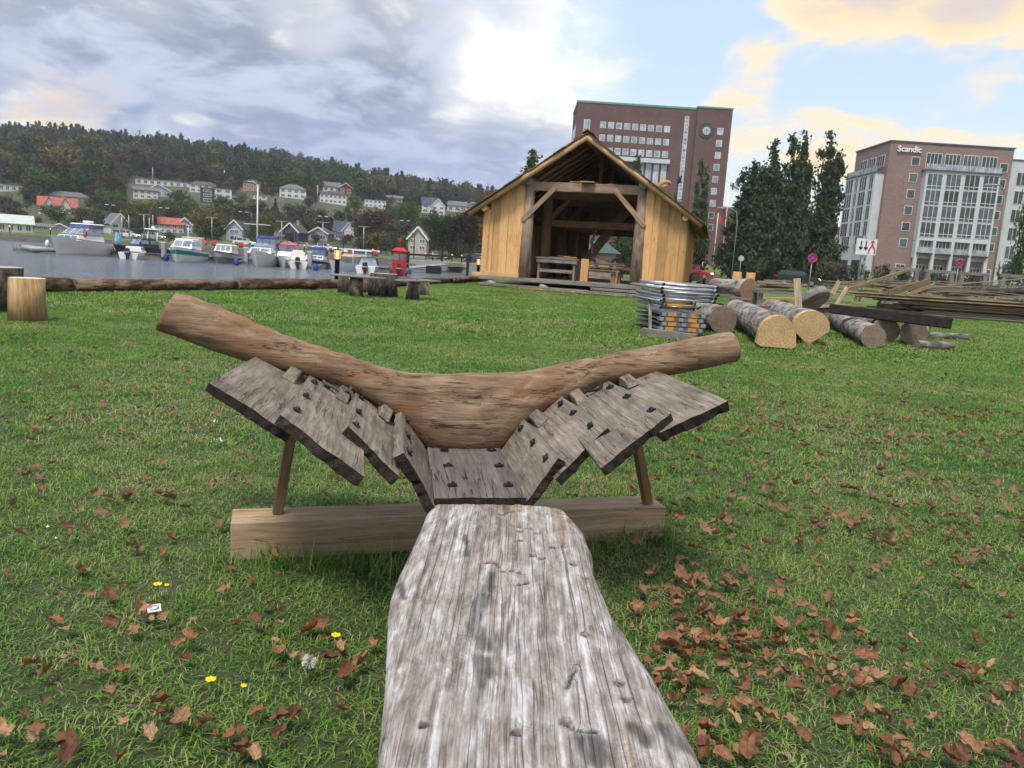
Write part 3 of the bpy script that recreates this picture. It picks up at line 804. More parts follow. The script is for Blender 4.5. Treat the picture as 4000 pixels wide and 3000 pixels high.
# ------------------------------------------------------------------ the bleached slab leading up to it
def slab_mat():
    m, t, b = material('bleached_driftwood')
    c = coords(t, False)
    st = t.n('ShaderNodeAttribute', attribute_name='stain').outputs['Fac']  # real stains, plus shade painted into the worm holes and slits
    wob = t.n('ShaderNodeTexNoise', {'Vector': c, 'Scale': 5, 'Detail': 3}).outputs[1]
    cw = t.vmath('ADD', c, t.vmath('MULTIPLY', t.vmath('SUBTRACT', wob, (.5, .5, .5)), (.10, .010, .010)))
    big = t.noise(t.mapping(cw, (.9, 13, 13)), 1.6, 7, .62)
    fib = t.noise(t.mapping(cw, (2.4, 230, 230)), 1.0, 5, .68)
    fib2 = t.noise(t.mapping(cw, (1.1, 62, 62)), 1.0, 5, .62)
    mot = t.noise(t.mapping(cw, (7, 24, 24)), 2.0, 6, .7)
    f = t.math('ADD', t.math('ADD', t.math('MULTIPLY', big, .32), t.math('MULTIPLY', mot, .42)), t.math('MULTIPLY', fib2, .26))
    col = t.ramp(f, [(.37, (.11, .088, .075)), (.45, (.235, .198, .175)), (.52, (.36, .335, .32)), (.59, (.56, .56, .585)), (.72, (.47, .44, .42))])
    tan = t.ramp(t.noise(t.mapping(c, (.5, 10, 10)), 1.5, 4), [(.57, 0), (.66, 1)])
    col = t.mix(t.math('MULTIPLY', tan, .6), col, (.36, .255, .165))
    col = t.mix(.70, col, t.ramp(fib, [(.36, .38), (.52, 1.0)]), 'MULTIPLY')
    ck = t.noise(t.mapping(cw, (.35, 20, 20)), 1.3, 3, .5)
    ckm = t.math('MULTIPLY', t.ramp(ck, [(.488, 0), (.5, 1), (.512, 0)]), t.ramp(t.noise(c, 3.5, 2), [(.45, 0), (.55, 1)]))
    col = t.mix(t.math('MULTIPLY', ckm, .5), col, (.08, .068, .06))
    wm = t.n('ShaderNodeTexVoronoi', {'Vector': t.mapping(t.vmath('ADD', c, t.vmath('SCALE', wob)), (14, 30, 10)), 'Scale': 1.6}, feature='DISTANCE_TO_EDGE').outputs[0]
    wmm = t.math('MULTIPLY', t.ramp(wm, [(.02, 1), (.06, 0)]), t.ramp(t.noise(c, 5.5, 2), [(.56, 0), (.64, 1)]))
    col = t.mix(t.math('MULTIPLY', wmm, .22), col, (.09, .08, .075))
    col = t.mix(t.math('MULTIPLY', st, t.ramp(fib2, [(.35, 1), (.66, .72)]), clamp=True), col, (.035, .030, .030))
    t.put(b.inputs['Base Color'], col); b.inputs['Roughness'].default_value = .8; b.inputs['Specular IOR Level'].default_value = .25
    h = t.math('SUBTRACT', t.math('ADD', t.math('MULTIPLY', fib, .6), t.math('MULTIPLY', mot, .5)), t.math('ADD', t.math('MULTIPLY', wmm, .15), t.math('ADD', t.math('MULTIPLY', st, .4), t.math('MULTIPLY', ckm, .8))))
    bump(t, b, h, .8, .007)
    return m
M_SLAB = slab_mat()
def build_slab():
    Z = .35
    Lp = [(1697, 1944), (1668, 1988), (1617, 2104), (1555, 2227), (1530, 2299), (1516, 2415), (1505, 2668), (1487, 3000)]
    Rp = [(2060, 1946), (2159, 1981), (2217, 2010), (2282, 2082), (2311, 2162), (2318, 2232), (2333, 2270), (2384, 2393), (2470, 2523), (2557, 2668), (2658, 2827), (2745, 2993)]
    Lw = sorted([(p.y, p.x) for p in (ground(*q, Z) for q in Lp)]); Rw = sorted([(p.y, p.x) for p in (ground(*q, Z - .02) for q in Rp)])
    Lw = [(-.6, Lw[0][1] + .08)] + Lw; Rw = [(-.6, Rw[0][1] + .06)] + Rw
    y0, y1 = -.5, 2.335
    NS, NT_, NB = 330, 84, 24
    holes = [(2031, 2073), (2032, 2110), (2082, 2168), (1902, 2320), (1656, 2823), (2018, 2862), (2210, 2812), (2420, 2660), (2284, 2470), (2206, 2128), (2116, 2178), (2444, 2722), (1552, 2230), (2160, 2135), (2290, 2250), (2240, 2200), (2100, 2080)]
    slits = [[(1890, 2195), (1935, 2194), (1950, 2215)], [(1962, 2230), (2000, 2228), (2045, 2240)], [(2015, 2282), (2055, 2275), (2062, 2268)], [(2215, 2680), (2230, 2640), (2250, 2605)], [(1955, 2005), (2000, 1992), (2030, 1990)], [(2003, 2048), (2040, 2056), (2075, 2060)], [(2180, 1992), (2210, 2000)], [(2205, 2810), (2250, 2840), (2330, 2850)], [(1480, 2800), (1500, 2830)]]
    stains = [([(1905, 2290), (1880, 2340), (1860, 2400), (1850, 2440), (1880, 2500), (1895, 2530)], .020), ([(1920, 2240), (1905, 2300)], .014), ([(1870, 2560), (1880, 2620), (1875, 2680)], .013), ([(1905, 2570), (1910, 2640)], .010), ([(1820, 2090), (1825, 2130), (1822, 2170)], .008), ([(2310, 2900), (2330, 2960)], .03), ([(2600, 2830), (2660, 2900)], .02), ([(2480, 2840), (2520, 2890)], .018), ([(1560, 2260), (1580, 2330)], .008)]
    H = [ground(*h, Z) for h in holes]
    SL = [[ground(*q, Z) for q in s] for s in slits]
    ST = [([ground(*q, Z) for q in s], w) for s, w in stains]
    def segd(p, pts):
        best = 9
        for a, b in zip(pts, pts[1:]):
            ab = b - a; t = max(0, min(1, (p - a).dot(ab) / ab.length_squared)); best = min(best, (p - a - ab * t).length)
        return best
    F = Matrix.Rotation(R(90), 4, 'Z'); F.translation = Vector((0, 1, .2)); Fi = F.inverted()
    vs, fs, st = [], [], []
    n = NT_ + NB
    for i in range(NS + 1):
        y = y0 + (y1 - y0) * (i / NS)
        xl, xr = lerp_tab(y, Lw), lerp_tab(y, Rw)
        xl += .004 * mnoise.noise(Vector((y * 6, 1, 0))); xr += .006 * mnoise.noise(Vector((y * 7, 5, 0)))
        c, hw = (xl + xr) / 2, (xr - xl) / 2
        endr = sstep(y1 - .02, y1, y) * .012
        for k in range(NT_):
            u = -1 + 2 * k / (NT_ - 1)
            edge = max(0, abs(u) - .86) / .14
            x = c + hw * u
            z = Z - .018 * edge ** 2.2 - .006 * u * u - endr
            p = Vector((x, y, Z))
            z += .003 * mnoise.noise(Vector((x * 14, y * 3, 0))) + .0016 * mnoise.noise(Vector((x * 70, y * 5, 2)))
            s = 0
            for h in H:
                d = (h - p).length
                if d < .02: z -= .022 * max(0, 1 - (d / .010) ** 2); s = max(s, 1.35 * (1 - sstep(.005, .012, d)))  # dent, with the shade inside the hole painted black as well
            for q in SL:
                if abs(q[0].y - y) < .25 and abs(q[0].x - x) < .25:
                    d = segd(p, q)
                    if d < .012: z -= .008 * (1 - d / .012); s = max(s, 1.1 * (1 - sstep(.001, .006, d)))  # slit furrow, its inner shade also painted dark
            for q, w in ST:
                if abs(q[0].y - y) < .35 and abs(q[0].x - x) < .3:
                    d = segd(p, q); d += .5 * w * mnoise.noise(Vector((x * 90, y * 20, 0)))
                    s = max(s, .85 * (1 - sstep(w * .4, w * 1.3, d)))
            vs.append(Fi @ Vector((x, y, z))); st.append(s)
        for k in range(NB):
            th = math.pi * (k + .5) / NB
            x = c + hw * math.cos(th) * (1 + .03 * math.sin(th)); z = Z - .03 - .20 * math.sin(th) ** .7
            q = .012 * mnoise.noise(Vector((x * 5, y * 5, z * 5)))
            vs.append(Fi @ Vector((x + q, y, z + q))); st.append(0)
    for i in range(NS):
        for k in range(n):
            k2 = (k + 1) % n; fs.append((i * n + k, i * n + k2, (i + 1) * n + k2, (i + 1) * n + k))
    fs.append(tuple(range(n))); fs.append(tuple(range(NS * n, NS * n + n))[::-1])
    me = mesh('slab', vs, fs, M_SLAB)
    me.polygons.foreach_set('use_smooth', [True] * (len(fs) - 2) + [False, False])
    a = me.attributes.new('stain', 'FLOAT', 'POINT'); a.data.foreach_set('value', st)
    bm = bmesh.new(); bm.from_mesh(me); bmesh.ops.recalc_face_normals(bm, faces=bm.faces[:]); bm.to_mesh(me); bm.free()
    root = thing('driftwood_slab', 'bleached whitish half-log slab with worm holes, running up to the hull section', 'slab', (0, 1, 0))
    link('slab', me, F, root)
    for y in (.1, 1.95):
        box('support_block', (lerp_tab(y, Lw) * .5 + lerp_tab(y, Rw) * .5, y - 1, .07), (.30, .16, .14), W_BROKEN, root)
build_slab()
# ================================================================== the boathouse
W_PINE = wood('fresh_pine_board', (.62, .325, .125), (.78, .455, .20), (.85, .56, .285), g=.55, crack=.12, bmp=.2, knots=.6, objvar=.2)
W_PINE_OR = wood('orange_pine_board', (.46, .25, .095), (.60, .36, .155), (.70, .46, .23), g=.55, crack=.15, bmp=.2, knots=.8, objvar=.2)
W_POLE = wood('peeled_pole', (.42, .24, .10), (.60, .38, .185), (.70, .49, .27), g=.7, crack=.5, bmp=.3, objvar=.1)
W_POST = wood('debarked_post', (.20, .135, .095), (.37, .275, .21), (.50, .415, .345), g=.8, crack=.7, bmp=.5, stain=(.17, .09, .05))
W_TIE = wood('hewn_tie_beam', (.20, .125, .08), (.36, .25, .17), (.47, .36, .26), g=.7, crack=.6, bmp=.4)
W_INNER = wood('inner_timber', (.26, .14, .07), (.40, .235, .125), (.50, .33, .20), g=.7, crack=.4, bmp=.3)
W_GREY = wood('grey_plank', (.13, .115, .105), (.24, .22, .205), (.36, .335, .315), g=1.0, crack=.6, bmp=.4)
W_SHINGLE = wood('roof_board', (.115, .07, .038), (.20, .135, .08), (.30, .215, .135), g=.9, crack=.4, bmp=.4, objvar=.3)
END_LOG = endgrain('log_end', (.095, .068, .052), (.25, .195, .15), dirtamt=.6)
END_FRESH = endgrain('fresh_log_end', (.31, .195, .088), (.50, .35, .18), rings=20, radial=.62, dirt=(.25, .18, .10), dirtamt=.4)

BH = dict(hr=6.08, he=2.93, we=4.66, wc=4.03, wp=2.28, L=11.3, fl=.45, rh=4.13)
HUT = thing('boathouse', 'open-fronted new timber boathouse with pale plank walls and board roof', 'boathouse', (2.41, 31.37, 0), -.245)
def roof_z(u, off=0.0): return BH['hr'] - (BH['hr'] - BH['he']) * abs(u) / BH['we'] + off
def build_hut():
    h = HUT; wc, wp, L, fl = BH['wc'], BH['wp'], BH['L'], BH['fl']
    rnd = random.Random(12)
    # ground timbers and deck
    for k, (y, z, w) in enumerate(((-.10, .36, .26), (L + .1, .36, .26))):
        bar('sill_beam', (-wc - .1, y, z), (wc + .1, y, z), w, .16, W_GREY, h, bev=.01)
    for u in (-wc - .03, wc + .03): bar('sill_beam', (u, .05, .30), (u, L - .05, .30), .2, .18, W_GREY, h, bev=.01)
    bar('step_plank', (-wc + .05, -.62, .10), (.55, -.70, .09), .30, .10, W_GREY, h, bev=.008)
    bar('step_plank', (-.9, -1.02, .075), (3.3, -.80, .075), .28, .10, W_GREY, h, bev=.008)
    bar('step_plank', (.6, -.45, .20), (wc - .1, -.45, .20), .30, .10, W_GREY, h, bev=.008)
    for u in (-3.6, -1.4, .9, 3.2): put('foundation_stone', rock_mesh(.22, int(u * 10) + 60), (u, -.12, .10), h)
    y = .14
    while y < L - .2:
        w = rnd.uniform(.24, .34); bar('deck_board', (-wc + .1, y + w / 2, fl - .03), (wc - .1, y + w / 2, fl - .03), w - .012, .045, W_GREY, h); y += w
    # front wall boards, left and right of the opening
    for side in (-1, 1):
        u = wp + .16
        k = 0
        while u < wc - .3:
            w = rnd.uniform(.27, .36)
            if u + w > wc - .20: w = wc - .20 - u
            zt = roof_z(u + w, -.12)
            poly = [(-w / 2 - .012, fl - .12), (w / 2 + .012, fl - .12), (w / 2 + .012, roof_z(u + w, -.10)), (-w / 2 - .012, roof_z(u, -.10))]
            if side < 0: poly = [(-a, b) for a, b in poly][::-1]
            me = prism_mesh([(b, a) for a, b in poly], .045, W_PINE if (k + (side > 0)) % 3 or side < 0 else W_PINE_OR, 'Z')
            # long axis (height) is local X so that the grain runs up the board
            M = Matrix(((0, 1, 0, 0), (0, 0, 1, 0), (1, 0, 0, 0), (0, 0, 0, 1)))
            link('wall_board', me, WM[h.name] @ Matrix.Translation((side * (u + w / 2), -.03 + (k % 2) * .05, 0)) @ M, h)
            u += w; k += 1
        bar('corner_post', (side * (wc - .05), .02, fl - .1), (side * (wc - .05), .02, roof_z(wc, -.2)), .30, .30, W_PINE_OR if side > 0 else W_PINE, h, up=(0, 1, 0), bev=.06)
        bar('base_board', (side * (wp + .2), -.10, fl + .0), (side * (wc + .02), -.10, fl + .0), .07, .30, W_PINE, h, bev=.01)
        tube('plate_end', [(side * (wc - .02), -.45, roof_z(wc) - .22), (side * (wc - .02), .5, roof_z(wc) - .22)], .12, W_POLE, h, n=12, capmat=END_FRESH)
        tube('plate_end', [(side * wp, -.35, BH['rh'] + .16), (side * wp, .6, BH['rh'] + .16)], .15, W_POST, h, n=12, capmat=END_LOG)
    put('sill_log_end', tube_mesh([(0, 0, 0), (.9, 0, 0)], [.16, .15], W_POLE, 12, capmat=END_FRESH), (-wc - .45, -.02, fl - .05), h)
    # side walls: upright boards with cover battens on the right, boards inside on the left
    for side, n in ((1, 30), (-1, 30)):
        w = L / n
        for k in range(n):
            if side < 0 and k > 22: pass
            z1 = roof_z(wc, -.2)
            bar('side_board', (side * (wc + .04), .18 + w * (k + .5), fl - .12), (side * (wc + .04), .18 + w * (k + .5), z1), .035, w + .004, W_PINE if k % 3 else W_PINE_OR, h, up=(0, 1, 0))
            if side > 0: bar('batten', (side * (wc + .075), .18 + w * k, fl - .12), (side * (wc + .075), .18 + w * k, z1), .03, .09, W_PINE_OR, h, up=(0, 1, 0))
    # great posts, bents, braces
    for v in (.10, 3.8, 7.5, 11.1):
        for s in (-1, 1):
            p = [(s * (wp + .03), v, fl - .12), (s * (wp + .01), v, 2.2), (s * wp, v, BH['rh'] + .3)]
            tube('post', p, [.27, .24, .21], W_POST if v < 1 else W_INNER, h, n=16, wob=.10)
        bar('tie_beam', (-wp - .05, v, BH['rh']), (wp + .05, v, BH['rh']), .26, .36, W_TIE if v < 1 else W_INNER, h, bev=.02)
        if v > 1: bar('lower_tie_beam', (-wp, v + .1, 2.9), (wp, v + .1, 2.9), .22, .30, W_INNER, h, bev=.02)
        for s in (-1, 1):
            yy = v - .22 if v < 1 else v
            bar('brace', (s * (wp + .18), yy, 2.75), (s * (wp - 1.12), yy, 4.12), .07, .19, W_TIE if v < 1 else W_INNER, h, up=(0, 1, 0) if False else (s * .6, 0, .8), bev=.01)
        if v > 1:
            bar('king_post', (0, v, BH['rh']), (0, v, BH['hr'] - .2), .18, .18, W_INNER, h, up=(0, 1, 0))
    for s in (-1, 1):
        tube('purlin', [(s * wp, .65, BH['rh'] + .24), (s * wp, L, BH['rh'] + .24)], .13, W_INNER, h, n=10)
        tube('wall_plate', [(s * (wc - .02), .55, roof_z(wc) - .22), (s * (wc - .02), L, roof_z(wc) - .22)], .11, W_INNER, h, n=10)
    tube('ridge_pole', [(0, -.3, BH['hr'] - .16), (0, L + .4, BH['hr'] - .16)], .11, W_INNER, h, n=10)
    # rafters and roof boards
    for s in (-1, 1):
        e = BH['we']
        tube('barge_rafter', [(0, -.46, BH['hr'] - .06), (s * e * .5, -.46, roof_z(e * .5, -.06)), (s * e, -.46, BH['he'] - .06)], [.115, .12, .10], W_POLE, h, n=12, capmat=END_FRESH, wob=.06)
        for k in range(1, 13):
            v = .2 + k * (L / 12.5)
            tube('rafter', [(0, v, BH['hr'] - .10), (s * e * .985, v, roof_z(e * .985, -.10))], .075, W_INNER, h, n=8)
        n = 15
        sl = math.hypot(e + .12, BH['hr'] - BH['he'])
        ang = math.atan2(BH['hr'] - BH['he'], e)
        for k in range(n):                       # overlapping courses, eave first
            u0 = (e + .18) * (1 - k / n); u1 = (e + .18) * (1 - (k + 1.35) / n)
            u1 = max(u1, -.03)
            z0, z1 = roof_z(u0, .10), roof_z(u1, .045)
            v = -.62 + rnd.uniform(-.06, .04)
            for (va, vb) in ((v, 3.4), (3.41, 7.4), (7.41, L + .5)):
                A = Vector((s * u0, 0, z0)); B = Vector((s * u1, 0, z1))
                up = Vector((s * math.sin(ang), 0, math.cos(ang)))
                c = (A + B) / 2
                bar('roof_board', (c.x, va, c.z + rnd.uniform(0, .02)), (c.x, vb, c.z + rnd.uniform(0, .02)), (B - A).length, .034, W_SHINGLE, h, up=up)
    bar('ridge_board', (-.10, -.6, BH['hr'] + .13), (-.10, L + .5, BH['hr'] + .13), .26, .035, W_SHINGLE, h, up=(-.55, 0, .83))
    bar('ridge_board', (.10, -.6, BH['hr'] + .135), (.10, L + .5, BH['hr'] + .135), .26, .035, W_SHINGLE, h, up=(.55, 0, .83))
    # back wall: boarded on the left, open on the right
    for k in range(8):
        u = -wc + .2 + k * .31
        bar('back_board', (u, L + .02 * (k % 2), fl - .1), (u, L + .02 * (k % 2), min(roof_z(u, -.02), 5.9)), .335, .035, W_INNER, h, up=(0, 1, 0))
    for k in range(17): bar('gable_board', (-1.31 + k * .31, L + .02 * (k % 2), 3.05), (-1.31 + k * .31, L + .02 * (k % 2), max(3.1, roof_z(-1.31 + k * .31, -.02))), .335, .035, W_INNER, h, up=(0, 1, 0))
    # loose boards up on the tie beam
    bar('loft_plank', (-.45, -.05, BH['rh'] + .22), (-.15, 2.6, BH['rh'] + .34), .40, .05, W_TIE, h)
    bar('loft_plank', (.10, -.35, BH['rh'] + .21), (.25, 2.6, BH['rh'] + .32), .55, .06, W_TIE, h)
    bar('loft_plank', (1.0, .1, BH['rh'] + .21), (.9, 3, BH['rh'] + .25), .3, .04, W_TIE, h)
    # carved finial standing on the roof slope
    fin = thing('carved_finial', 'pale carved openwork timber standing on the boathouse roof slope', 'finial', M=WM[h.name] @ Matrix.Translation((2.5, 3.4, roof_z(2.5) + .08)) @ Matrix.Scale(.62, 4))
    pts = [(0, 0, 0), (.15, 0, .35), (.45, 0, .62), (.85, 0, .60), (1.0, 0, .45)]
    tube('stem', pts, [.14, .15, .17, .13, .06], W_POLE, fin, n=8, sq=.5)
    tube('scroll', [(.2, 0, .30), (.48, 0, .28), (.62, 0, .45)], [.07, .08, .06], W_POLE, fin, n=6, sq=.6)
    tube('scroll', [(.55, 0, .05), (.50, 0, .3), (.75, 0, .42)], [.06, .06, .05], W_POLE, fin, n=6, sq=.6)
def rock_mesh(r, seed, mat=None):
    bm = bmesh.new(); bmesh.ops.create_icosphere(bm, subdivisions=2, radius=r)
    for v in bm.verts:
        v.co *= 1 + .35 * mnoise.noise(v.co / r * 1.1 + Vector((seed, seed * 2, 0))); v.co.z *= .7
    return bm_mesh(bm, 'rock', mat or M_STONE, True)
M_STONE = plain('field_stone', (.26, .245, .235), .9, 0, .35, 8, .6)
build_hut()

def inside_hut():
    HM = WM[HUT.name]; fl = BH['fl'] - .005
    P = lambda u, v, w=0.0: HM @ Vector((u, v, fl + w))
    # workbench by the left post
    wb = thing('workbench', 'rough wooden workbench just inside the boathouse by its left post', 'workbench', M=HM @ Matrix.Translation((-1.05, 1.0, fl)))
    bar('bench_top', (-.95, 0, .86), (.85, .05, .86), .62, .07, W_GREY, wb, bev=.01)
    for x in (-.8, .7):
        for y in (-.22, .25): bar('leg', (x, y, 0), (x, y, .825), .09, .09, W_POST, wb, up=(0, 1, 0))
    bar('stretcher', (-.75, -.29, .35), (.65, -.29, .35), .04, .14, W_GREY, wb)
    bar('apron', (-.9, -.31, .74), (.82, -.28, .74), .04, .13, W_GREY, wb)
    for k, (x, y, l, mat) in enumerate(((-.4, .05, .7, W_TIE), (.2, -.05, .55, W_PINE), (-.1, .12, .5, W_GREY))):
        o = bar('offcut_on_bench', P(-1.05 + x, 1.0 + y, .915 + .035 * k), P(-1.05 + x + l, 1.05 + y, .915 + .035 * k), .16, .03, mat)
        tag(o, ['short brown offcut lying lowest on the workbench', 'short pale offcut lying on the workbench', 'grey offcut lying topmost on the workbench'][k], 'offcut', 'offcuts on the workbench')
    o = bar('standing_board', P(.12, .55, 0), P(.12, .55, .92), .3, .05, W_PINE, up=(0, 1, 0)); tag(o, 'short pale board standing upright in the boathouse beside the workbench', 'board')
    # stacked planks and crooked timber in the middle
    rnd = random.Random(4)
    for k in range(9):
        z = .07 + .075 * (k // 2) + .01 * k
        x = .7 + rnd.uniform(-.25, .25)
        o = bar('stacked_plank', P(x - rnd.uniform(.9, 1.3), 1.6 + .3 * (k % 2), z + .35), P(x + rnd.uniform(.7, 1.1), 1.5 + .35 * (k % 2), z + .35 + rnd.uniform(-.03, .05)), rnd.uniform(.18, .3), .045, (W_GREY, W_INNER, W_TIE)[k % 3])
        tag(o, 'short rough plank in the stack on the boathouse floor', 'plank', 'planks stacked inside the boathouse')
    for k, x in enumerate((-.1, 1.3)):
        o = bar('trestle_block', P(x, 1.5, .0), P(x, 1.9, .0), .4, .62, W_INNER); o.location.z += .17
        tag(o, ['squat dark block under the near end of the stacked planks inside', 'squat dark block under the far end of the stacked planks inside'][k], 'block', 'blocks under the indoor planks')
    pts = [P(.9, 2.6, .55), P(1.0, 2.6, .95), P(1.5, 2.7, 1.25), P(2.05, 2.8, 1.45)]
    tag(tube('crooked_branch', pts, [.08, .07, .06, .05], W_GREY, n=8), 'crooked grey branch rising from the planks inside the boathouse', 'branch')
    tag(tube('crooked_branch', [P(.35, 3.0, .5), P(.05, 3.0, 1.0), P(-.05, 3.0, 1.7), P(.1, 3.0, 2.2)], [.08, .07, .06, .04], W_GREY, n=8), 'tall bent grey branch standing inside the boathouse', 'branch')
    tag(bar('leaning_timber', P(-1.2, 5.0, 0), P(1.35, 5.2, 3.6), .16, .42, W_INNER), 'long dark timber leaning diagonally inside the boathouse', 'timber')
    tag(bar('leaning_timber', P(-.75, 4.0, 0), P(.1, 4.2, 1.5), .1, .12, W_INNER), 'short dark timber leaning low inside the boathouse', 'timber')
    tr = thing('trestle', 'small wooden trestle beside the right post inside the boathouse', 'trestle', M=HM @ Matrix.Translation((1.75, 1.5, fl)))
    bar('bar', (-.5, 0, .62), (.5, 0, .62), .14, .12, W_INNER, tr)
    for x in (-.38, .38):
        for s in (-1, 1): bar('leg', (x, .22 * s, 0), (x, .02 * s, .6), .08, .07, W_INNER, tr, up=(1, 0, 0))
    # shavings on the grass before the door
    vs, fs = [], []
    for k in range(1500):
        u = rnd.uniform(-2.4, 4.4); v = -1.25 - abs(rnd.gauss(0, .45)) + .0 * u; p = HM @ Vector((u, v, .045 + rnd.random() * .03))
        a = rnd.uniform(0, 6.28); l, w = rnd.uniform(.03, .11), rnd.uniform(.015, .04)
        d = Vector((math.cos(a) * l, math.sin(a) * l, rnd.uniform(-.01, .02))); e = Vector((-math.sin(a) * w, math.cos(a) * w, 0)); b = len(vs)
        vs += [p, p + d, p + d + e, p + e]; fs.append((b, b + 1, b + 2, b + 3))
    tag(link('wood_shavings', mesh('shavings', vs, fs, W_POLE)), 'pale wood shavings strewn on the grass before the boathouse', 'shavings', kind='stuff')
inside_hut()
# ================================================================== quay edge, lamps, log seats
M_CONC = plain('quay_concrete', (.30, .29, .275), .9, 0, .2, 2.0, .5)
M_EDGE = wood('quay_timber', (.12, .11, .10), (.22, .205, .19), (.31, .29, .27), g=.6, crack=.4, bmp=.3)
B_DARK = bark('dark_bark', (.018, .015, .014), (.095, .085, .078), 14)
B_RED = bark('pine_bark', (.042, .025, .018), (.15, .090, .064), 12, strip=(.27, .19, .13))
B_GREY = bark('grey_bark', (.07, .06, .055), (.30, .275, .255), 9, strip=(.38, .345, .315))
B_PATCH = bark('peeling_bark', (.05, .038, .03), (.15, .12, .095), 7, strip=(.40, .35, .30))
M_BLACK = plain('black_paint', (.012, .013, .016), .4, 0, .2, 5)
def build_quay():
    pts = QUAY[:]
    vs, fs = [], []
    for x, y in pts: vs += [(x, y, .10), (x + .28, y + .1, .10), (x, y, -1.6), (x + .28, y + .1, -.05)]
    for i in range(len(pts) - 1):
        a, b = 4 * i, 4 * i + 4
        fs += [(a, a + 1, b + 1, b), (a + 2, a, b, b + 2), (a + 1, a + 3, b + 3, b + 1)]
    tag(link('quay_wall', mesh('quay_wall', vs, fs, M_CONC)), kind='structure')
    vs, fs = [], []
    for x, y in SHORE: vs += [(x, y - .1, .28), (x, y + 2.2, .28), (x, y - .1, -1.6), (x, y + 2.2, 0)]
    for i in range(len(SHORE) - 1):
        a, b = 4 * i, 4 * i + 4
        fs += [(a, a + 1, b + 1, b), (a + 2, a, b, b + 2), (a + 1, a + 3, b + 3, b + 1)]
    tag(link('far_quay_wall', mesh('far_quay_wall', vs, fs, M_EDGE)), kind='structure')
    # bark logs laid end to end along the quay
    line = [Vector((-10.4, 10.6, 0)), Vector((-8.3, 14.3, 0)), Vector((-4.95, 21.9, 0)), Vector((-1.75, 37.6, 0))]
    seg = [(a, b) for a, b in zip(line, line[1:])]
    cut = []
    for a, b in seg:
        n = max(1, round((b - a).length / 5.4))
        for k in range(n): cut.append((a.lerp(b, k / n), a.lerp(b, (k + 1) / n)))
    lab = ['out of the frame end', 'behind the pale stump', 'ending at the pale splintered gap', 'behind the small stump', 'behind the plank bench with three stumps', 'between the two plank benches', 'ending at the boathouse corner']
    for k, (a, b) in enumerate(cut):
        d = (b - a).normalized(); r = random.Random(k).uniform(.115, .14)
        P = [a + d * .02, a.lerp(b, .5) + Vector((0, 0, .01)), b - d * .02]
        P = [p + Vector((0, 0, r + .01)) for p in P]
        o = tube('edge_log', P, [r, r * .97, r * .92], B_RED, n=14, capmat=END_LOG, wob=.08)
        tag(o, 'reddish bark log on the quay edge, ' + (['number one counted from the left frame edge', 'right behind the pale square-cut stump', 'middle of the open stretch by the water', 'reaching behind the small low stump', 'behind the bench on three stumps', 'behind the big dark stump', 'behind the bench on two stumps', 'running up to the boathouse corner', 'nearest to the boathouse'][k % 9]), 'log', 'logs along the quay')
build_quay()

M_GLOW = emis('lamp_glow', (1.0, .45, .10), 2.6)
M_LGLASS = emis('lamp_pane', (1.0, .52, .22), .55)
def lamp_proto(name, label, loc, s=1.0, group='low bollard lamps along the water'):
    L = thing(name, label, 'lamp', loc, .25, group)
    put('post', lathe_mesh([(.075, 0), (.075, .76), (.115, .78), (.115, .80)], M_BLACK, 14), (0, 0, 0), L)
    put('lantern_pane', lathe_mesh([(.098, .80), (.098, 1.08)], M_LGLASS, 8), (0, 0, 0), L)
    put('light_core', lathe_mesh([(.03, .80), (.055, .88), (.05, 1.0), (.02, 1.04)], M_GLOW, 10), (0, 0, 0), L) if s > .9 else None
    for k in range(4):
        a = math.pi / 4 + k * math.pi / 2
        box('lantern_bar', (.105 * math.cos(a), .105 * math.sin(a), .94), (.022, .022, .29), M_BLACK, L)
    for z in (.865, .93, .995):
        put('louvre', lathe_mesh([(.101, 0), (.104, .004), (.101, .008)], M_BLACK, 8), (0, 0, z), L)
    put('cap', lathe_mesh([(.135, 1.075), (.135, 1.105), (.02, 1.13)], M_BLACK, 14), (0, 0, 0), L)
    return L
p = at(1318, 1000, 24.6); q1 = (p.x, p.y, 0.0)
LAMP = lamp_proto('bollard_lamp', 'black bollard lamp glowing orange behind the bench on three stumps', q1)
p = at(1871, 1000, 38.2); copy_tree(LAMP, TR((p.x, p.y, 0.0)), 'black bollard lamp glowing orange beside the boathouse left corner')
far_lamps = [(38, 897, 'small lit bollard lamp under the white hall at the far left'), (197, 906, 'small lit bollard lamp behind the bow of the big white cruiser'), (1189, 968, 'small lit bollard lamp behind the pink-topped boat'), (1293, 979, 'small lit bollard lamp just left of the near glowing lamp'), (1456, 986, 'small lit bollard lamp behind the open boat with dark outboard'),
             (1663, 988, 'left one of the two lit lamps right of the red boat'), (1691, 990, 'right one of the two lit lamps right of the red boat'), (1766, 993, 'lit lamp at the left trunk of the waterside tree'), (1804, 995, 'lit lamp at the right trunk of the waterside tree')]
for px, py, lb in far_lamps:
    q = at(px, py, 129); copy_tree(LAMP, TR((q.x, q.y, terrain(q.x, q.y)), .3, 1.15), lb)

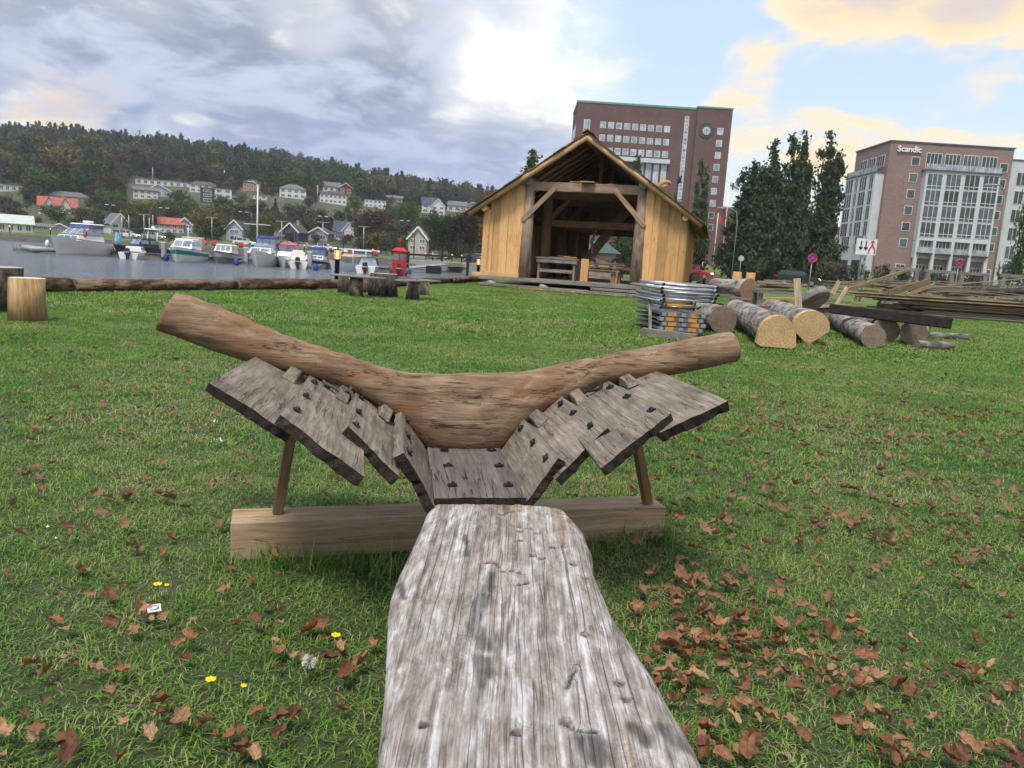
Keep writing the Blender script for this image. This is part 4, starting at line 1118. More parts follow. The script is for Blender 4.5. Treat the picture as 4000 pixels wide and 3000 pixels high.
def stump(name, label, px, py, r, h, mat, capm, group=None, parent=None, sides=18, wob=.12, flare=1.08, z0=0.0):
    c = ground(px, py, z0); d = Vector((c.x, c.y, 0)).normalized(); c = c + d * r * .9
    P = [c - Vector((0, 0, .02)), c + Vector((0, 0, h * .5)), c + Vector((0, 0, h))]
    if parent is not None: return c
    o = tube(name, P, [r * flare, r, r * .97], mat, n=sides, capmat=capm, wob=wob)
    return tag(o, label, 'stump', group)
END_PALE = endgrain('pale_sawn_end', (.50, .42, .34), (.62, .55, .47), dirtamt=.15)
END_GREY = endgrain('grey_sawn_end', (.30, .28, .265), (.42, .40, .385), dirtamt=.2)
W_STUMP = wood('pale_debarked_stump', (.28, .16, .06), (.45, .29, .13), (.58, .44, .28), g=.9, crack=.5, bmp=.4, stain=(.22, .17, .12))
stump('tree_stump', 'big dark bark stump cut off by the left picture edge', -15, 1218, .34, .58, B_DARK, END_GREY, 'stumps set out as seats')
stump('tree_stump', 'pale square-hewn stump in front of the quay log', 113, 1258, .205, .52, W_STUMP, END_PALE, 'stumps set out as seats', sides=9, wob=.08)
stump('tree_stump', 'small low stump alone before the quay log', 1235, 1131, .145, .22, B_PATCH, END_GREY, 'stumps set out as seats')
stump('tree_stump', 'big dark round stump standing between the two plank benches', 1497, 1162, .35, .58, B_DARK, END_GREY, 'stumps set out as seats')
def bench(label, ends, legs, z):
    a, b = [at(px, py, D) for px, py, D in ends]
    root = thing('plank_bench', label, 'bench', ((a.x + b.x) / 2, (a.y + b.y) / 2, 0), group='plank benches on stumps')
    off = WM[root.name].translation
    a.z = b.z = z + .02
    bar('seat_plank', a - off, b - off, .40, .045, W_GREY, root, bev=.012)
    for px, py, r in legs:
        c = ground(px, py); d = Vector((c.x, c.y, 0)).normalized(); c = c + d * r * .9 - off
        tube('stump_leg', [c - Vector((0, 0, .02)), c + Vector((0, 0, z * .5)), c + Vector((0, 0, z - .003))], [r * 1.08, r, r * .97], B_PATCH, root, n=16, capmat=END_GREY, wob=.14)
bench('grey plank bench on three stumps behind the dark round stump', ((1308, 1068, 19.0), (1490, 1090, 18.2)), ((1341, 1146, .135), (1391, 1160, .165), (1432, 1146, .15)), .47)
bench('grey plank bench on two stumps right of the dark round stump', ((1568, 1092, 18.2), (1698, 1096, 19.5)), ((1613, 1173, .16), (1658, 1156, .12)), .45)

# ================================================================== scaffolding stack and logs
M_ALU = plain('aluminium_tube', (.42, .43, .46), .38, .75, .2, 6, .2)
M_ORANGE = plain('orange_band', (.50, .24, .05), .6, 0, .25, 9)
M_DECK = plain('grey_deck_metal', (.16, .18, .20), .55, .5, .3, 7)
M_HOLE_SHADE = plain('hole_shade', (.01, .01, .01), .9)  # near-black colour paints the shade inside tube ends and bolt holes
def scaffold():
    c = ground(2665, 1318); C = Vector((c.x, c.y, 0)); rz = .06
    rnd = random.Random(8)
    def F(dx, dy, z, a=0.0): return Matrix.Translation(C + Vector((dx, dy, z))) @ Matrix.Rotation(rz + a, 4, 'Z')
    for k in range(4):                    # decks lowest
        t = thing('scaffold_deck', ['lowest', 'second lowest', 'third lowest', 'topmost'][k] + ' grey and orange striped scaffold deck in the stack on the grass', 'scaffold deck', M=F(rnd.uniform(-.03, .03), .35, .10 + .082 * k), group='scaffold decks in the stack')
        box('deck_plate', (0, .8, .02), (.78, 1.9, .03), M_DECK, t)
        box('end_beam', (0, -.16, .02), (.80, .03, .07), M_DECK, t)
        for x in (-.2, .2): box('orange_band', (x, -.178, .02), (.15, .008, .064), M_ORANGE, t)
        for x in (-.34, 0, .34): box('bracket', (x, -.185, .02), (.07, .02, .058), M_ALU, t)
        for x in (-.28, .28): put('bolt_hole_shade', lathe_mesh([(.012, 0), (.012, .006)], M_HOLE_SHADE, 8), (x, -.174, .02), t, rot=Matrix.Rotation(R(90), 4, 'X'))
    z = .47
    names = []
    for k in range(10):
        big = k >= 5
        r = .030 if big else .019
        w = (.92 if big else .62) + rnd.uniform(-.05, .04)
        t = thing('ladder_section', ['thin orange-tinged', 'thin grey'][k % 2] + ' ladder section, ' + ['first', 'second', 'third', 'fourth', 'fifth'][k] + ' above the scaffold decks' if not big else 'thick aluminium scaffold ladder section, ' + ['lowest', 'second', 'third', 'fourth', 'topmost'][k - 5] + ' of the five thick ones in the stack', 'ladder section', M=F(rnd.uniform(-.05, .07) + (.05 if big else -.08), .1 + rnd.uniform(-.06, .06), z, rnd.uniform(-.05, .05)), group='scaffold frames in the stack')
        for s in (-1, 1):
            tube('upright', [(s * w / 2, 0, 0), (s * w / 2, 2.0, 0)], r, M_ALU, t, n=12, capmat=M_HOLE_SHADE)
        for y in (.09, 1.0, 1.9):
            tube('rung', [(-w / 2, y, 0), (w / 2, y, 0)], r * .8, M_ALU if big else (M_ORANGE if k % 2 == 0 else M_ALU), t, n=10)
        z += .062 if big else .03
    o = bar('grey_plank', at(2508, 1300, 12.9) , at(2720, 1326, 12.5), .2, .12, W_GREY); o.location.z = .06; tag(o, 'whitish grey plank lying on the grass before the scaffold stack', 'plank')
    o = bar('ladder_rail', C + Vector((-.53, .1, .0)), C + Vector((-.46, .9, .62)), .05, .03, W_GREY); tag(o, 'thin grey lath leaning on the left side of the scaffold stack', 'lath')
scaffold()

def big_log(label, px, py, r, far, mat=B_GREY, cap=None, shape=None, z=0.0, wob=.10, n=22, taper=.92, lift=0.0):
    c = ground(px, py, z); far = Vector((far[0], far[1], 0))
    a = Vector((c.x, c.y, z + r * (.97 if shape is None else 1.0) + lift)); b = Vector((far.x, far.y, z + r * .95 + lift * .3))
    root = thing('felled_log', label, 'log', ((a.x + b.x) / 2, (a.y + b.y) / 2, 0), group='felled logs lying on the grass')
    off = WM[root.name].translation
    k = 9
    P = [a.lerp(b, i / k) - off + Vector((.02 * mnoise.noise(Vector((i, px, 0))), 0, .02 * mnoise.noise(Vector((i, 3, px))))) for i in range(k + 1)]
    if shape is None:
        tube('trunk', P, [r * (1 - (1 - taper) * i / k) for i in range(k + 1)], mat, root, n=n, wob=wob, capmat=cap or END_LOG)
    else:
        # first stretch hewn to the given outline, then round bark
        F, Ln = frame_from(P[0], P[-1]); Fi = F.inverted()
        m = len(shape); ax = (P[-1] - P[0]).normalized(); side = ax.cross(Vector((0, 0, 1))).normalized() * -1
        side = Vector((0, 0, 1)).cross(ax).normalized() * -1
        vs, fs, fm = [], [], []
        steps = [(0, 0.0), (.26, .0), (.30, .85), (.6, 1), (1.6, 1), (Ln * .6, 1), (Ln, 1)]
        for d, f in steps:
            o0 = P[0] + ax * d
            for j in range(m):
                th = 2 * math.pi * j / m
                sx, sz = shape[j]
                rx, rz = r * math.cos(th), r * math.sin(th)
                wv = 1 + .06 * mnoise.noise(Vector((math.cos(th), math.sin(th), d)))
                x = sx * r * (1 - f) + rx * f * wv; zz = sz * r * (1 - f) + rz * f * wv
                vs.append(Fi @ (o0 + side * x + Vector((0, 0, 1)) * zz))
        for i in range(len(steps) - 1):
            for j in range(m):
                j2 = (j + 1) % m; fs.append((i * m + j, i * m + j2, (i + 1) * m + j2, (i + 1) * m + j)); fm.append(2 if i == 0 else 0)
        fs.append(tuple(range(m))[::-1]); fs.append(tuple(range((len(steps) - 1) * m, len(steps) * m))); fm += [1, 1]
        me = mesh('hewn', vs, fs, [mat, END_FRESH, W_PINE], fm=fm)
        bm = bmesh.new(); bm.from_mesh(me); bmesh.ops.recalc_face_normals(bm, faces=bm.faces[:]); bm.to_mesh(me); bm.free()
        link('trunk', me, WM[root.name] @ F, root)
    return root
def outline(fn, m=28): return [fn(2 * math.pi * j / m) for j in range(m)]
def sq_shape(th):                          # flat bottom and leaning straight sides, round top
    x, z = math.cos(th), math.sin(th)
    if z < -.15:
        s = 1 / max(abs(x) / 1.0, abs(z) / .95, 1e-3); x, z = max(-1.02, min(1.02, x * s)), max(-.95, z * s)
    return (x * (.98 - .12 * z), z * .92)
def poly_shape(th):                        # hewn to a point below, rounded above
    x, z = math.cos(th), math.sin(th)
    if z < 0:
        k = 1 / (abs(x) * .78 + abs(z) * .86); return (x * k * .98 + .06 * z, z * k * .92)
    return (x * 1.03, z * .98)
big_log('short grey log with a cracked round end beside the scaffold stack', 2818, 1302, .265, (3.75, 17.4))
big_log('hewn log with a bright yellow flat-bottomed end face', 3030, 1366, .275, (5.15, 18.2), shape=outline(sq_shape))
big_log('hewn log with a bright yellow pointed end face', 3160, 1350, .285, (6.5, 19.8), shape=outline(poly_shape), lift=.03)
big_log('grey log with flaking bark, nearest round end of the three', 3405, 1360, .205, (7.7, 18.6), B_GREY)
big_log('grey log with a split rotten core between two others', 3455, 1338, .245, (8.5, 19.5), B_GREY)
big_log('smooth-ended brownish log at the right end of the row', 3562, 1350, .245, (9.2, 17.6), B_PATCH, END_LOG)
a, b = at(3252, 1206, 16.2), at(3705, 1262, 13.6)
o = bar('dark_beam', a, b, .22, .20, W_BROKEN, up=(0, .15, 1), bev=.02); tag(o, 'dark squared old beam lying across the tops of the logs', 'beam')
for (p0, p1, r, lb) in (((3585, 1322), (3775, 1330), .075, 'thin grey pole lying on the grass, the farther of two'), ((3580, 1362), (3716, 1366), .075, 'thin grey pole lying on the grass, the nearer of two')):
    a, b = ground(*p0), ground(*p1); a.z = b.z = r
    tag(tube('grey_pole', [a, (a + b) / 2, b], r, B_GREY, n=12, capmat=END_LOG, wob=.05), lb, 'pole', 'thin poles on the grass')

# ================================================================== plank pile, trestles, off-cuts
W_P1 = wood('pile_plank_tan', (.26, .18, .10), (.42, .31, .20), (.55, .44, .31), g=.8, crack=.3, bmp=.3, objvar=.3)
W_P2 = wood('pile_plank_brown', (.07, .05, .035), (.15, .11, .08), (.24, .19, .14), g=.8, crack=.4, bmp=.3, objvar=.4)
W_P3 = W_GREY
def plank_pile():
    rnd = random.Random(21)
    Y0 = 29.2
    def base_x(px): return (px - 2000) / 3000 * 29
    cnt = 0
    def add(a, b, w, th, mat, lab, grp):
        o = bar('plank', a, b, w, th, mat); tag(o, lab, 'plank', grp); return o
    z = .04; lev = 0
    while z < .86:
        th = rnd.uniform(.035, .05)
        nth = ['bottom', 'second', 'third', 'fourth', 'fifth', 'sixth', 'seventh', 'eighth', 'ninth', 'tenth', 'eleventh', 'twelfth', 'thirteenth', 'fourteenth', 'fifteenth', 'sixteenth', 'seventeenth'][lev]
        for row in range(4):
            y = Y0 + .36 * row + rnd.uniform(-.08, .08)
            x0 = 13.6 + rnd.uniform(-.9, .9) + (.25 * lev if lev < 8 else 0) - (.6 if lev > 9 else 0)
            x1 = x0 + rnd.uniform(7.5, 9.5)
            k = rnd.random()
            mat = W_P1 if k < (.30 + .03 * lev) else (W_P3 if k < .62 else W_P2)
            tone = 'tan' if mat is W_P1 else 'grey' if mat is W_P3 else 'dark brown'
            add((x0, y, z), (x1, y - .35 + rnd.uniform(-.1, .1), z + rnd.uniform(-.008, .012)), rnd.uniform(.20, .31), th, mat, tone + ' plank, ' + nth + ' layer of the long pile, ' + ['nearest edge', 'second row in', 'third row in', 'far edge'][row], 'planks in the long pile')
        z += th + .018; lev += 1
    for k in range(34):                   # jumble on top
        x0 = rnd.uniform(11.5, 17); a = rnd.gauss(.0, .13); l = rnd.uniform(2.2, 6.0); y = Y0 + rnd.uniform(-.1, 1.7); zz = .90 + .012 * k + rnd.uniform(-.05, .05)
        t = rnd.gauss(-.02, .05)
        zz = max(.92, zz - max(0, x0 - 15) * .05)
        add((x0, y, zz), (x0 + l * math.cos(a), y + l * math.sin(a), max(.9, zz + l * t)), rnd.uniform(.08, .2), .03, W_P1 if k % 4 else W_P3, 'loose pale batten tossed on top of the plank pile', 'battens on top of the pile')
    for (p0, D0, p1, D1, w, lb) in (((3300, 1135), 28, (3555, 1052), 29, .12, 'thin pale batten jutting up at a slant from the pile'), ((3470, 1145), 28.5, (3635, 1098), 28.6, .22, 'wide pale plank slanting up over the pile'), ((3540, 1152), 28.4, (3650, 1112), 28.7, .10, 'short pale batten slanting up behind the wide one'), ((3250, 1150), 26, (3278, 1098), 26.3, .14, 'short grey board standing aslant left of the pile'), ((3262, 1200), 22, (3308, 1124), 22.6, .10, 'thin dark-edged board leaning left of the pile')):
        tag(bar('slanting_board', at(*p0, D0), at(*p1, D1), w, .04, W_P1, up=(0, 1, .2)), lb, 'board', 'boards jutting from the pile')
    # old trunk on blocks behind the pile
    a, b = at(3690, 1150, 33), at(4020, 1140, 32)
    tag(tube('old_trunk', [a, a.lerp(b, .5) + Vector((0, 0, .05)), b], [.12, .16, .14], B_DARK, n=12, capmat=END_LOG, wob=.2), 'dark rough trunk lying behind the plank pile', 'trunk')
plank_pile()

def trestles():
    proto = None
    for k, (px, py, D, lb) in enumerate(((3535, 1044, 37, 'tall grey timber trestle nearest to the lattice mast sign'), (3674, 1048, 37.5, 'tall grey timber trestle with a bin visible behind it'), (3806, 1055, 38, 'tall grey timber trestle right of the second round sign'), (3968, 1062, 37, 'tall grey timber trestle cut off by the right picture edge'))):
        p = at(px, py, D); M = TR((p.x, p.y, terrain(p.x, p.y)), -.1 + .05 * k)
        if proto is None:
            proto = t = thing('trestle', lb, 'trestle', M=M, group='tall trestles behind the plank pile')
            H = 1.95
            for s in (-1, 1):
                bar('post', (s * .66, 0, 0), (s * .54, 0, H), .20, .16, W_GREY, t, up=(0, 1, 0), bev=.01)
                bar('back_leg', (s * .66, 1.0, 0), (s * .55, .1, H * .8), .14, .12, W_GREY, t, up=(0, 1, 0))
            bar('top_rail', (-.72, 0, H - .06), (.72, 0, H - .06), .17, .15, W_GREY, t, bev=.01)
            bar('middle_rail', (-.64, -.06, .98), (.64, -.06, .98), .10, .18, W_GREY, t, bev=.01)
            bar('low_rail', (-.68, .0, .35), (.68, 0, .35), .1, .16, W_GREY, t)
        else: copy_tree(proto, M, lb)
trestles()

def clutter():
    rnd = random.Random(31)
    # chunk of thick trunk on the ground behind the scaffolding
    a, b = at(2790, 1116, 23), at(2925, 1128, 21.5)
    tag(tube('trunk_chunk', [a, a.lerp(b, .5), b], [.20, .24, .30], B_GREY, n=16, capmat=endgrain('orange_end', (.20, .10, .05), (.32, .18, .10)), wob=.25), 'thick barked trunk chunk with an orange-brown end, propped behind the scaffold stack', 'trunk')
    for k, (px, py, D) in enumerate(((2800, 1160, 22.6), (2900, 1160, 21.6))):
        q = at(px, py, D); box('support', (0, 0, 0), (1, 1, 1), W_BROKEN) if False else None
        o = bar('chunk_block', Vector((q.x, q.y, .0)), Vector((q.x, q.y, .26)), .36, .36, B_DARK, up=(0, 1, 0)); tag(o, ['low dark block under the thin end of the propped trunk chunk', 'low dark block under the thick end of the propped trunk chunk'][k], 'block')
    for k, (px, D) in enumerate(((2877, 26), (2930, 26))):
        q = at(px, 1095, D); h = 1.22
        tag(tube('standing_log', [(q.x, q.y, 0), (q.x, q.y, h)], .14, W_PINE_OR, n=10, capmat=END_FRESH, wob=.1), ['left one of two short orange logs standing upright in the yard', 'right one of two short orange logs standing upright in the yard'][k], 'log', 'short logs standing upright')
    # rough work table carrying slabs
    q = at(3060, 1150, 20.5)
    t = thing('slab_table', 'rough grey work table heaped with bark slabs behind the hewn logs', 'table', (q.x, q.y, 0), -.1)
    bar('table_top', (-.75, 0, .72), (.75, .05, .72), .7, .07, W_GREY, t)
    bar('table_top', (-.7, .5, .74), (.8, .55, .74), .3, .06, W_GREY, t)
    for x in (-.62, .6):
        for y in (-.2, .5): bar('leg', (x, y, 0), (x, y, .70), .1, .1, W_GREY, t, up=(0, 1, 0))
    bar('rail', (-.62, -.25, .35), (.6, -.25, .35), .04, .13, W_GREY, t)
    for k in range(7):
        o = bar('bark_slab', (q.x - .7 + rnd.uniform(-.1, .3), q.y + rnd.uniform(-.1, .4), .79 + .038 * k), (q.x + rnd.uniform(.1, .8), q.y + rnd.uniform(-.1, .4), .79 + .038 * k + rnd.uniform(-.01, .03)), rnd.uniform(.12, .25), .035, W_P1 if k % 2 else W_GREY)
        tag(o, 'bark-edged slab in the heap on the rough work table', 'slab', 'slabs heaped on the table')
    for k in range(64):
        px = rnd.uniform(2680, 3340) if k % 3 else rnd.uniform(2960, 3320); D = rnd.uniform(18.2, 26); q = at(px, 1150, D); a = rnd.uniform(-.5, .5); l = rnd.uniform(.4, 1.3)
        z = .03 + rnd.random() ** 1.5 * .55
        o = bar('offcut', (q.x, q.y, z), (q.x + l * math.cos(a), q.y + l * math.sin(a), max(.03, z + rnd.uniform(-.1, .1))), rnd.uniform(.08, .22), rnd.uniform(.03, .07), (W_P1, W_P2, W_GREY, W_PINE_OR)[k % 4])
        tag(o, 'wood offcut in the untidy scatter behind the log row', 'offcut', 'offcuts scattered in the yard')
    tag(bar('upright_plank', at(3118, 1200, 17.6), at(3112, 1088, 17.7), .16, .05, W_P1, up=(0, 1, 0)), 'pale plank standing upright behind the yellow-ended logs', 'plank')
    q = at(3172, 1172, 18.0)
    M = Matrix.Translation(q) @ Matrix.Rotation(R(-28), 4, 'Y') @ Matrix.Rotation(R(-35), 4, 'X')
    tag(link('trunk_disc', lathe_mesh([(.40, -.09), (.42, 0), (.40, .09)], W_GREY, 20), M), 'thick grey trunk disc leaning behind the yellow-ended logs', 'disc')
    q = at(3235, 1168, 19.5)
    tag(tube('block_stump', [(q.x, q.y, 0), (q.x, q.y, .5)], .30, B_GREY, n=14, capmat=END_GREY, wob=.15), 'grey stump standing between the trunk disc and the plank pile', 'stump')
    q = at(3745, 1120, 34)
    tag(tube('block_stump', [(q.x, q.y, 0), (q.x, q.y, 1.0)], .33, B_GREY, n=14, capmat=END_GREY, wob=.15), 'grey stump standing before the trestles behind the pile', 'stump')
    # folded trolley frames, blue-grey with red marks
    q = at(3040, 1185, 17.2)
    for k in range(3):
        t = thing('folding_trestle', ['lowest', 'middle', 'topmost'][k] + ' blue-grey folding steel trestle lying behind the logs', 'trestle', (q.x - .15, q.y + .2 * k, .30 + .07 * k), -.12, 'folding steel trestles')
        for y in (0, .25): tube('tube_leg', [(-.45, y, 0), (.55, y, 0)], .022, plain('blue_steel', (.06, .10, .14), .4, .3) if 'blue_steel' not in MATS else MATS['blue_steel'], t, n=8)
        for x in (-.45, .55): tube('end_bar', [(x, 0, 0), (x, .25, 0)], .022, M_ALU, t, n=8)
        put('red_band', tube_mesh([(0, 0, 0), (.12, 0, 0)], .026, plain('red_band', (.35, .05, .04), .5) if 'red_band' not in MATS else MATS['red_band'], 8), (-.1, 0, 0), t)
    # far log heap by the road
    for k in range(9):
        q = at(2660 + 28 * k, 1092 + (k % 3) * 6, 38 + (k % 2) * 2)
        z = .5 + .2 * ((k * 7) % 3)
        tag(tube('stacked_log', [(q.x, q.y, z), (q.x + .25, q.y + 1.6, z)], .22, B_RED, n=12, capmat=END_FRESH if k % 3 == 0 else END_LOG, wob=.1), 'short brown log in the heap between boathouse and road', 'log', 'log heap towards the road')
        tag(tube('stacked_log', [(q.x + .1, q.y + .1, .22), (q.x + .35, q.y + 1.7, .22)], .22, B_RED, n=12, capmat=END_LOG, wob=.1), 'short brown log in the heap between boathouse and road', 'log', 'log heap towards the road')
clutter()
# ================================================================== harbour: boats, pontoon, gangway
M_GEL = plain('white_gelcoat', (.76, .76, .77), .25, 0, .06, .8)
M_GEL2 = plain('cream_gelcoat', (.68, .66, .63), .3, 0, .08, .8)
M_GREYH = plain('grey_hull', (.30, .31, .33), .4, 0, .15, 1)
M_NAVY = plain('navy_hull', (.018, .028, .06), .3, 0, .15, 1)
M_TEAL = plain('teal_band', (.02, .22, .26), .3, 0, .1, 1)
M_BOTTOM = plain('antifouling', (.03, .035, .06), .6, 0, .2, 2)
M_BLUEC = plain('blue_canvas', (.035, .055, .22), .8, 0, .2, 3)
M_PINKC = plain('pink_canvas', (.50, .12, .16), .8, 0, .2, 3)
M_BEIGEC = plain('beige_canvas', (.44, .38, .32), .85, 0, .15, 3)
M_REDP = plain('red_paint', (.42, .022, .028), .35, 0, .15, 2)
M_BGLASS = glassy('boat_glass', (.16, .20, .26))
M_BLUEGL = glassy('blue_tinted_glass', (.05, .07, .20))
M_DARK = plain('dark_plastic', (.02, .022, .026), .4, 0, .2, 4)
M_DECKW = wood('dock_deck', (.12, .105, .09), (.22, .20, .18), (.31, .29, .26), g=.4, crack=.3, bmp=.3)

def hull_mesh(L, B, f, bow, mats, chine=.18, full=.45, bands=None):
    """bow at +X; z = 0 is the waterline. mats: bottom, side, band, deck"""
    N = 18; rows = [(-.3, 0), (-.02, .80), (chine, .86), (.52, .95), (.80, .985), (1.0, 1.0)]
    vs, fs, fm = [], [], []
    for i in range(N + 1):
        t = i / N
        b = B / 2 * (1 - max(0, (t - full) / (1 - full)) ** 2.4) * (.90 + .10 * min(1, t / .3))
        sh = f + (bow - f) * t ** 2
        for z, k in rows:
            zz = z if z < 0 else (z * sh if z > chine else z)
            pinch = 1 - .38 * t ** 3 * (1 - max(0, z))
            x = -L / 2 + L * t * (.90 + .10 * max(0, min(1, (zz + .3) / (sh + .3)))) 
            for s in (1, -1):
                vs.append((x, s * max(.012, b * k * pinch) if k else 0.012 * s, zz))
    R2 = len(rows) * 2
    for i in range(N):
        for r in range(len(rows) - 1):
            for s in (0, 1):
                a, b_, c, d = i * R2 + 2 * r + s, i * R2 + 2 * r + 2 + s, (i + 1) * R2 + 2 * r + 2 + s, (i + 1) * R2 + 2 * r + s
                fs.append((a, b_, c, d) if s else (a, d, c, b_)); fm.append(0 if r < 1 else (2 if r == 3 else 1))
        top = len(rows) * 2 - 2
        fs.append((i * R2 + top, i * R2 + top + 1, (i + 1) * R2 + top + 1, (i + 1) * R2 + top)); fm.append(3)
    fs.append([2 * r for r in range(len(rows))] + [2 * r + 1 for r in range(len(rows))][::-1]); fm.append(1)
    fs.append([N * R2 + 2 * r for r in range(len(rows))][::-1] + [N * R2 + 2 * r + 1 for r in range(len(rows))]); fm.append(1)
    me = mesh('hull', vs, fs, mats, fm=fm)
    bm = bmesh.new(); bm.from_mesh(me); bmesh.ops.recalc_face_normals(bm, faces=bm.faces[:]); bm.to_mesh(me); bm.free()
    return me
def boat(label, px, py, D, L, B, f, bow, turn, mats, group='boats moored at the pontoon'):
    p = at(px, py, D)
    h = math.atan2(-math.cos(R(turn)), -math.sin(R(turn)))
    t = thing('motorboat', label, 'boat', group=group, M=TR((p.x, p.y, WATER_Z), h, .9))
    put('hull', hull_mesh(L, B, f, bow, mats), (0, 0, 0), t)
    tube('rub_rail', [(-L / 2, B * .44, f * .98), (-L * .05, B * .505, f + (bow - f) * .2), (L * .28, B * .40, f + (bow - f) * .6)], .035, M_DARK, t, n=5)
    return t
def cabin(t, x, z, l0, w0, l1, w1, h, dx, mat, glass, nwin=2, roofmat=None, side=True, gl=.55):
    c = put('cabin', frustum_mesh(l0, w0, l1, w1, h, mat, dx=dx, bev=.03), (x, 0, z), t)
    # windows on the forward face and the sides follow its rake
    fx0, fx1 = l0 / 2, l1 / 2 + dx
    za, zb = h * (1 - gl - .08), h * .9
    for k in range(nwin):
        y = lambda zz: (w0 + (w1 - w0) * zz / h) / 2
        ww = 2 * y(zb) * .94 / nwin; yc = -y(zb) * .94 + ww * (k + .5)
        xa, xb = fx0 + (fx1 - fx0) * za / h + .03, fx0 + (fx1 - fx0) * zb / h + .03
        vs = [(xa, yc - ww * .44, za), (xa, yc + ww * .44, za), (xb, yc + ww * .44, zb), (xb, yc - ww * .44, zb)]
        vs += [(v[0] - .04, v[1], v[2]) for v in vs]
        put('windscreen_pane', mesh('pane', vs, [(0, 1, 2, 3), (7, 6, 5, 4), (0, 4, 5, 1), (1, 5, 6, 2), (2, 6, 7, 3), (3, 7, 4, 0)], glass), (0, 0, 0), c)
    if side:
        for s in (-1, 1):
            for q in (-.22, .22):
                yy = (w0 + (w1 - w0) * .62) / 2 + .012
                box('side_window', (l0 * q + dx * .6, s * yy, h * .62), (l0 * .34, .03, h * .4), glass, c, rot=Matrix.Rotation(s * math.atan2((w0 - w1) / 2, h), 4, 'X'))
    if roofmat: put('hardtop', frustum_mesh(l1 * 1.12, w1 * 1.08, l1 * .95, w1 * .9, .09, roofmat, bev=.02), (dx, 0, h), c)
    return c
def canopy(t, x, z, l, w, h, mat, glass=None, lean=.0):
    c = put('canopy', frustum_mesh(l, w, l * .8, w * .8, h * .35, mat, dx=lean, bev=.08), (x, 0, z + h * .65), t)
    if glass:
        put('canopy_window', frustum_mesh(l * 1.06, w * 1.04, l * .98, w * .98, h * .65, glass), (0, 0, -h * .65), c)
        for s in (-1, 1):
            for yy in (-.5, -.17, .17, .5): tube('canopy_bow', [(s * l * .53 , yy * w, -h * .65), (s * l * .5, yy * w * .98, 0)], .03, mat, c, n=5)
    return c
def outboard(t, x, y=0.0, z=.35, s=1.0, mat=None, cap=None):
    o = put('outboard_motor', frustum_mesh(.42 * s, .40 * s, .34 * s, .30 * s, .55 * s, mat or M_DARK, bev=.06), (x - .2 * s, y, z + .25 * s), t)
    put('motor_leg', frustum_mesh(.22 * s, .14 * s, .26 * s, .18 * s, .8 * s, M_DARK), (0, 0, -.78 * s), o)
    put('cowl_stripe', frustum_mesh(.43 * s, .36 * s, .41 * s, .34 * s, .08 * s, cap or M_GREYH), (0, 0, .20 * s), o)
def rail(t, pts, r=.018, mat=None):
    tube('guard_rail', pts, r, mat or M_ALU, t, n=5)
def ring(t, c, r=.3):
    pts = [(c[0], c[1] + r * .5 * math.cos(a), c[2] + r * math.sin(a)) for a in [k * math.pi / 6 for k in range(13)]]
    tube('life_ring', pts, .07, M_REDP, t, n=6)

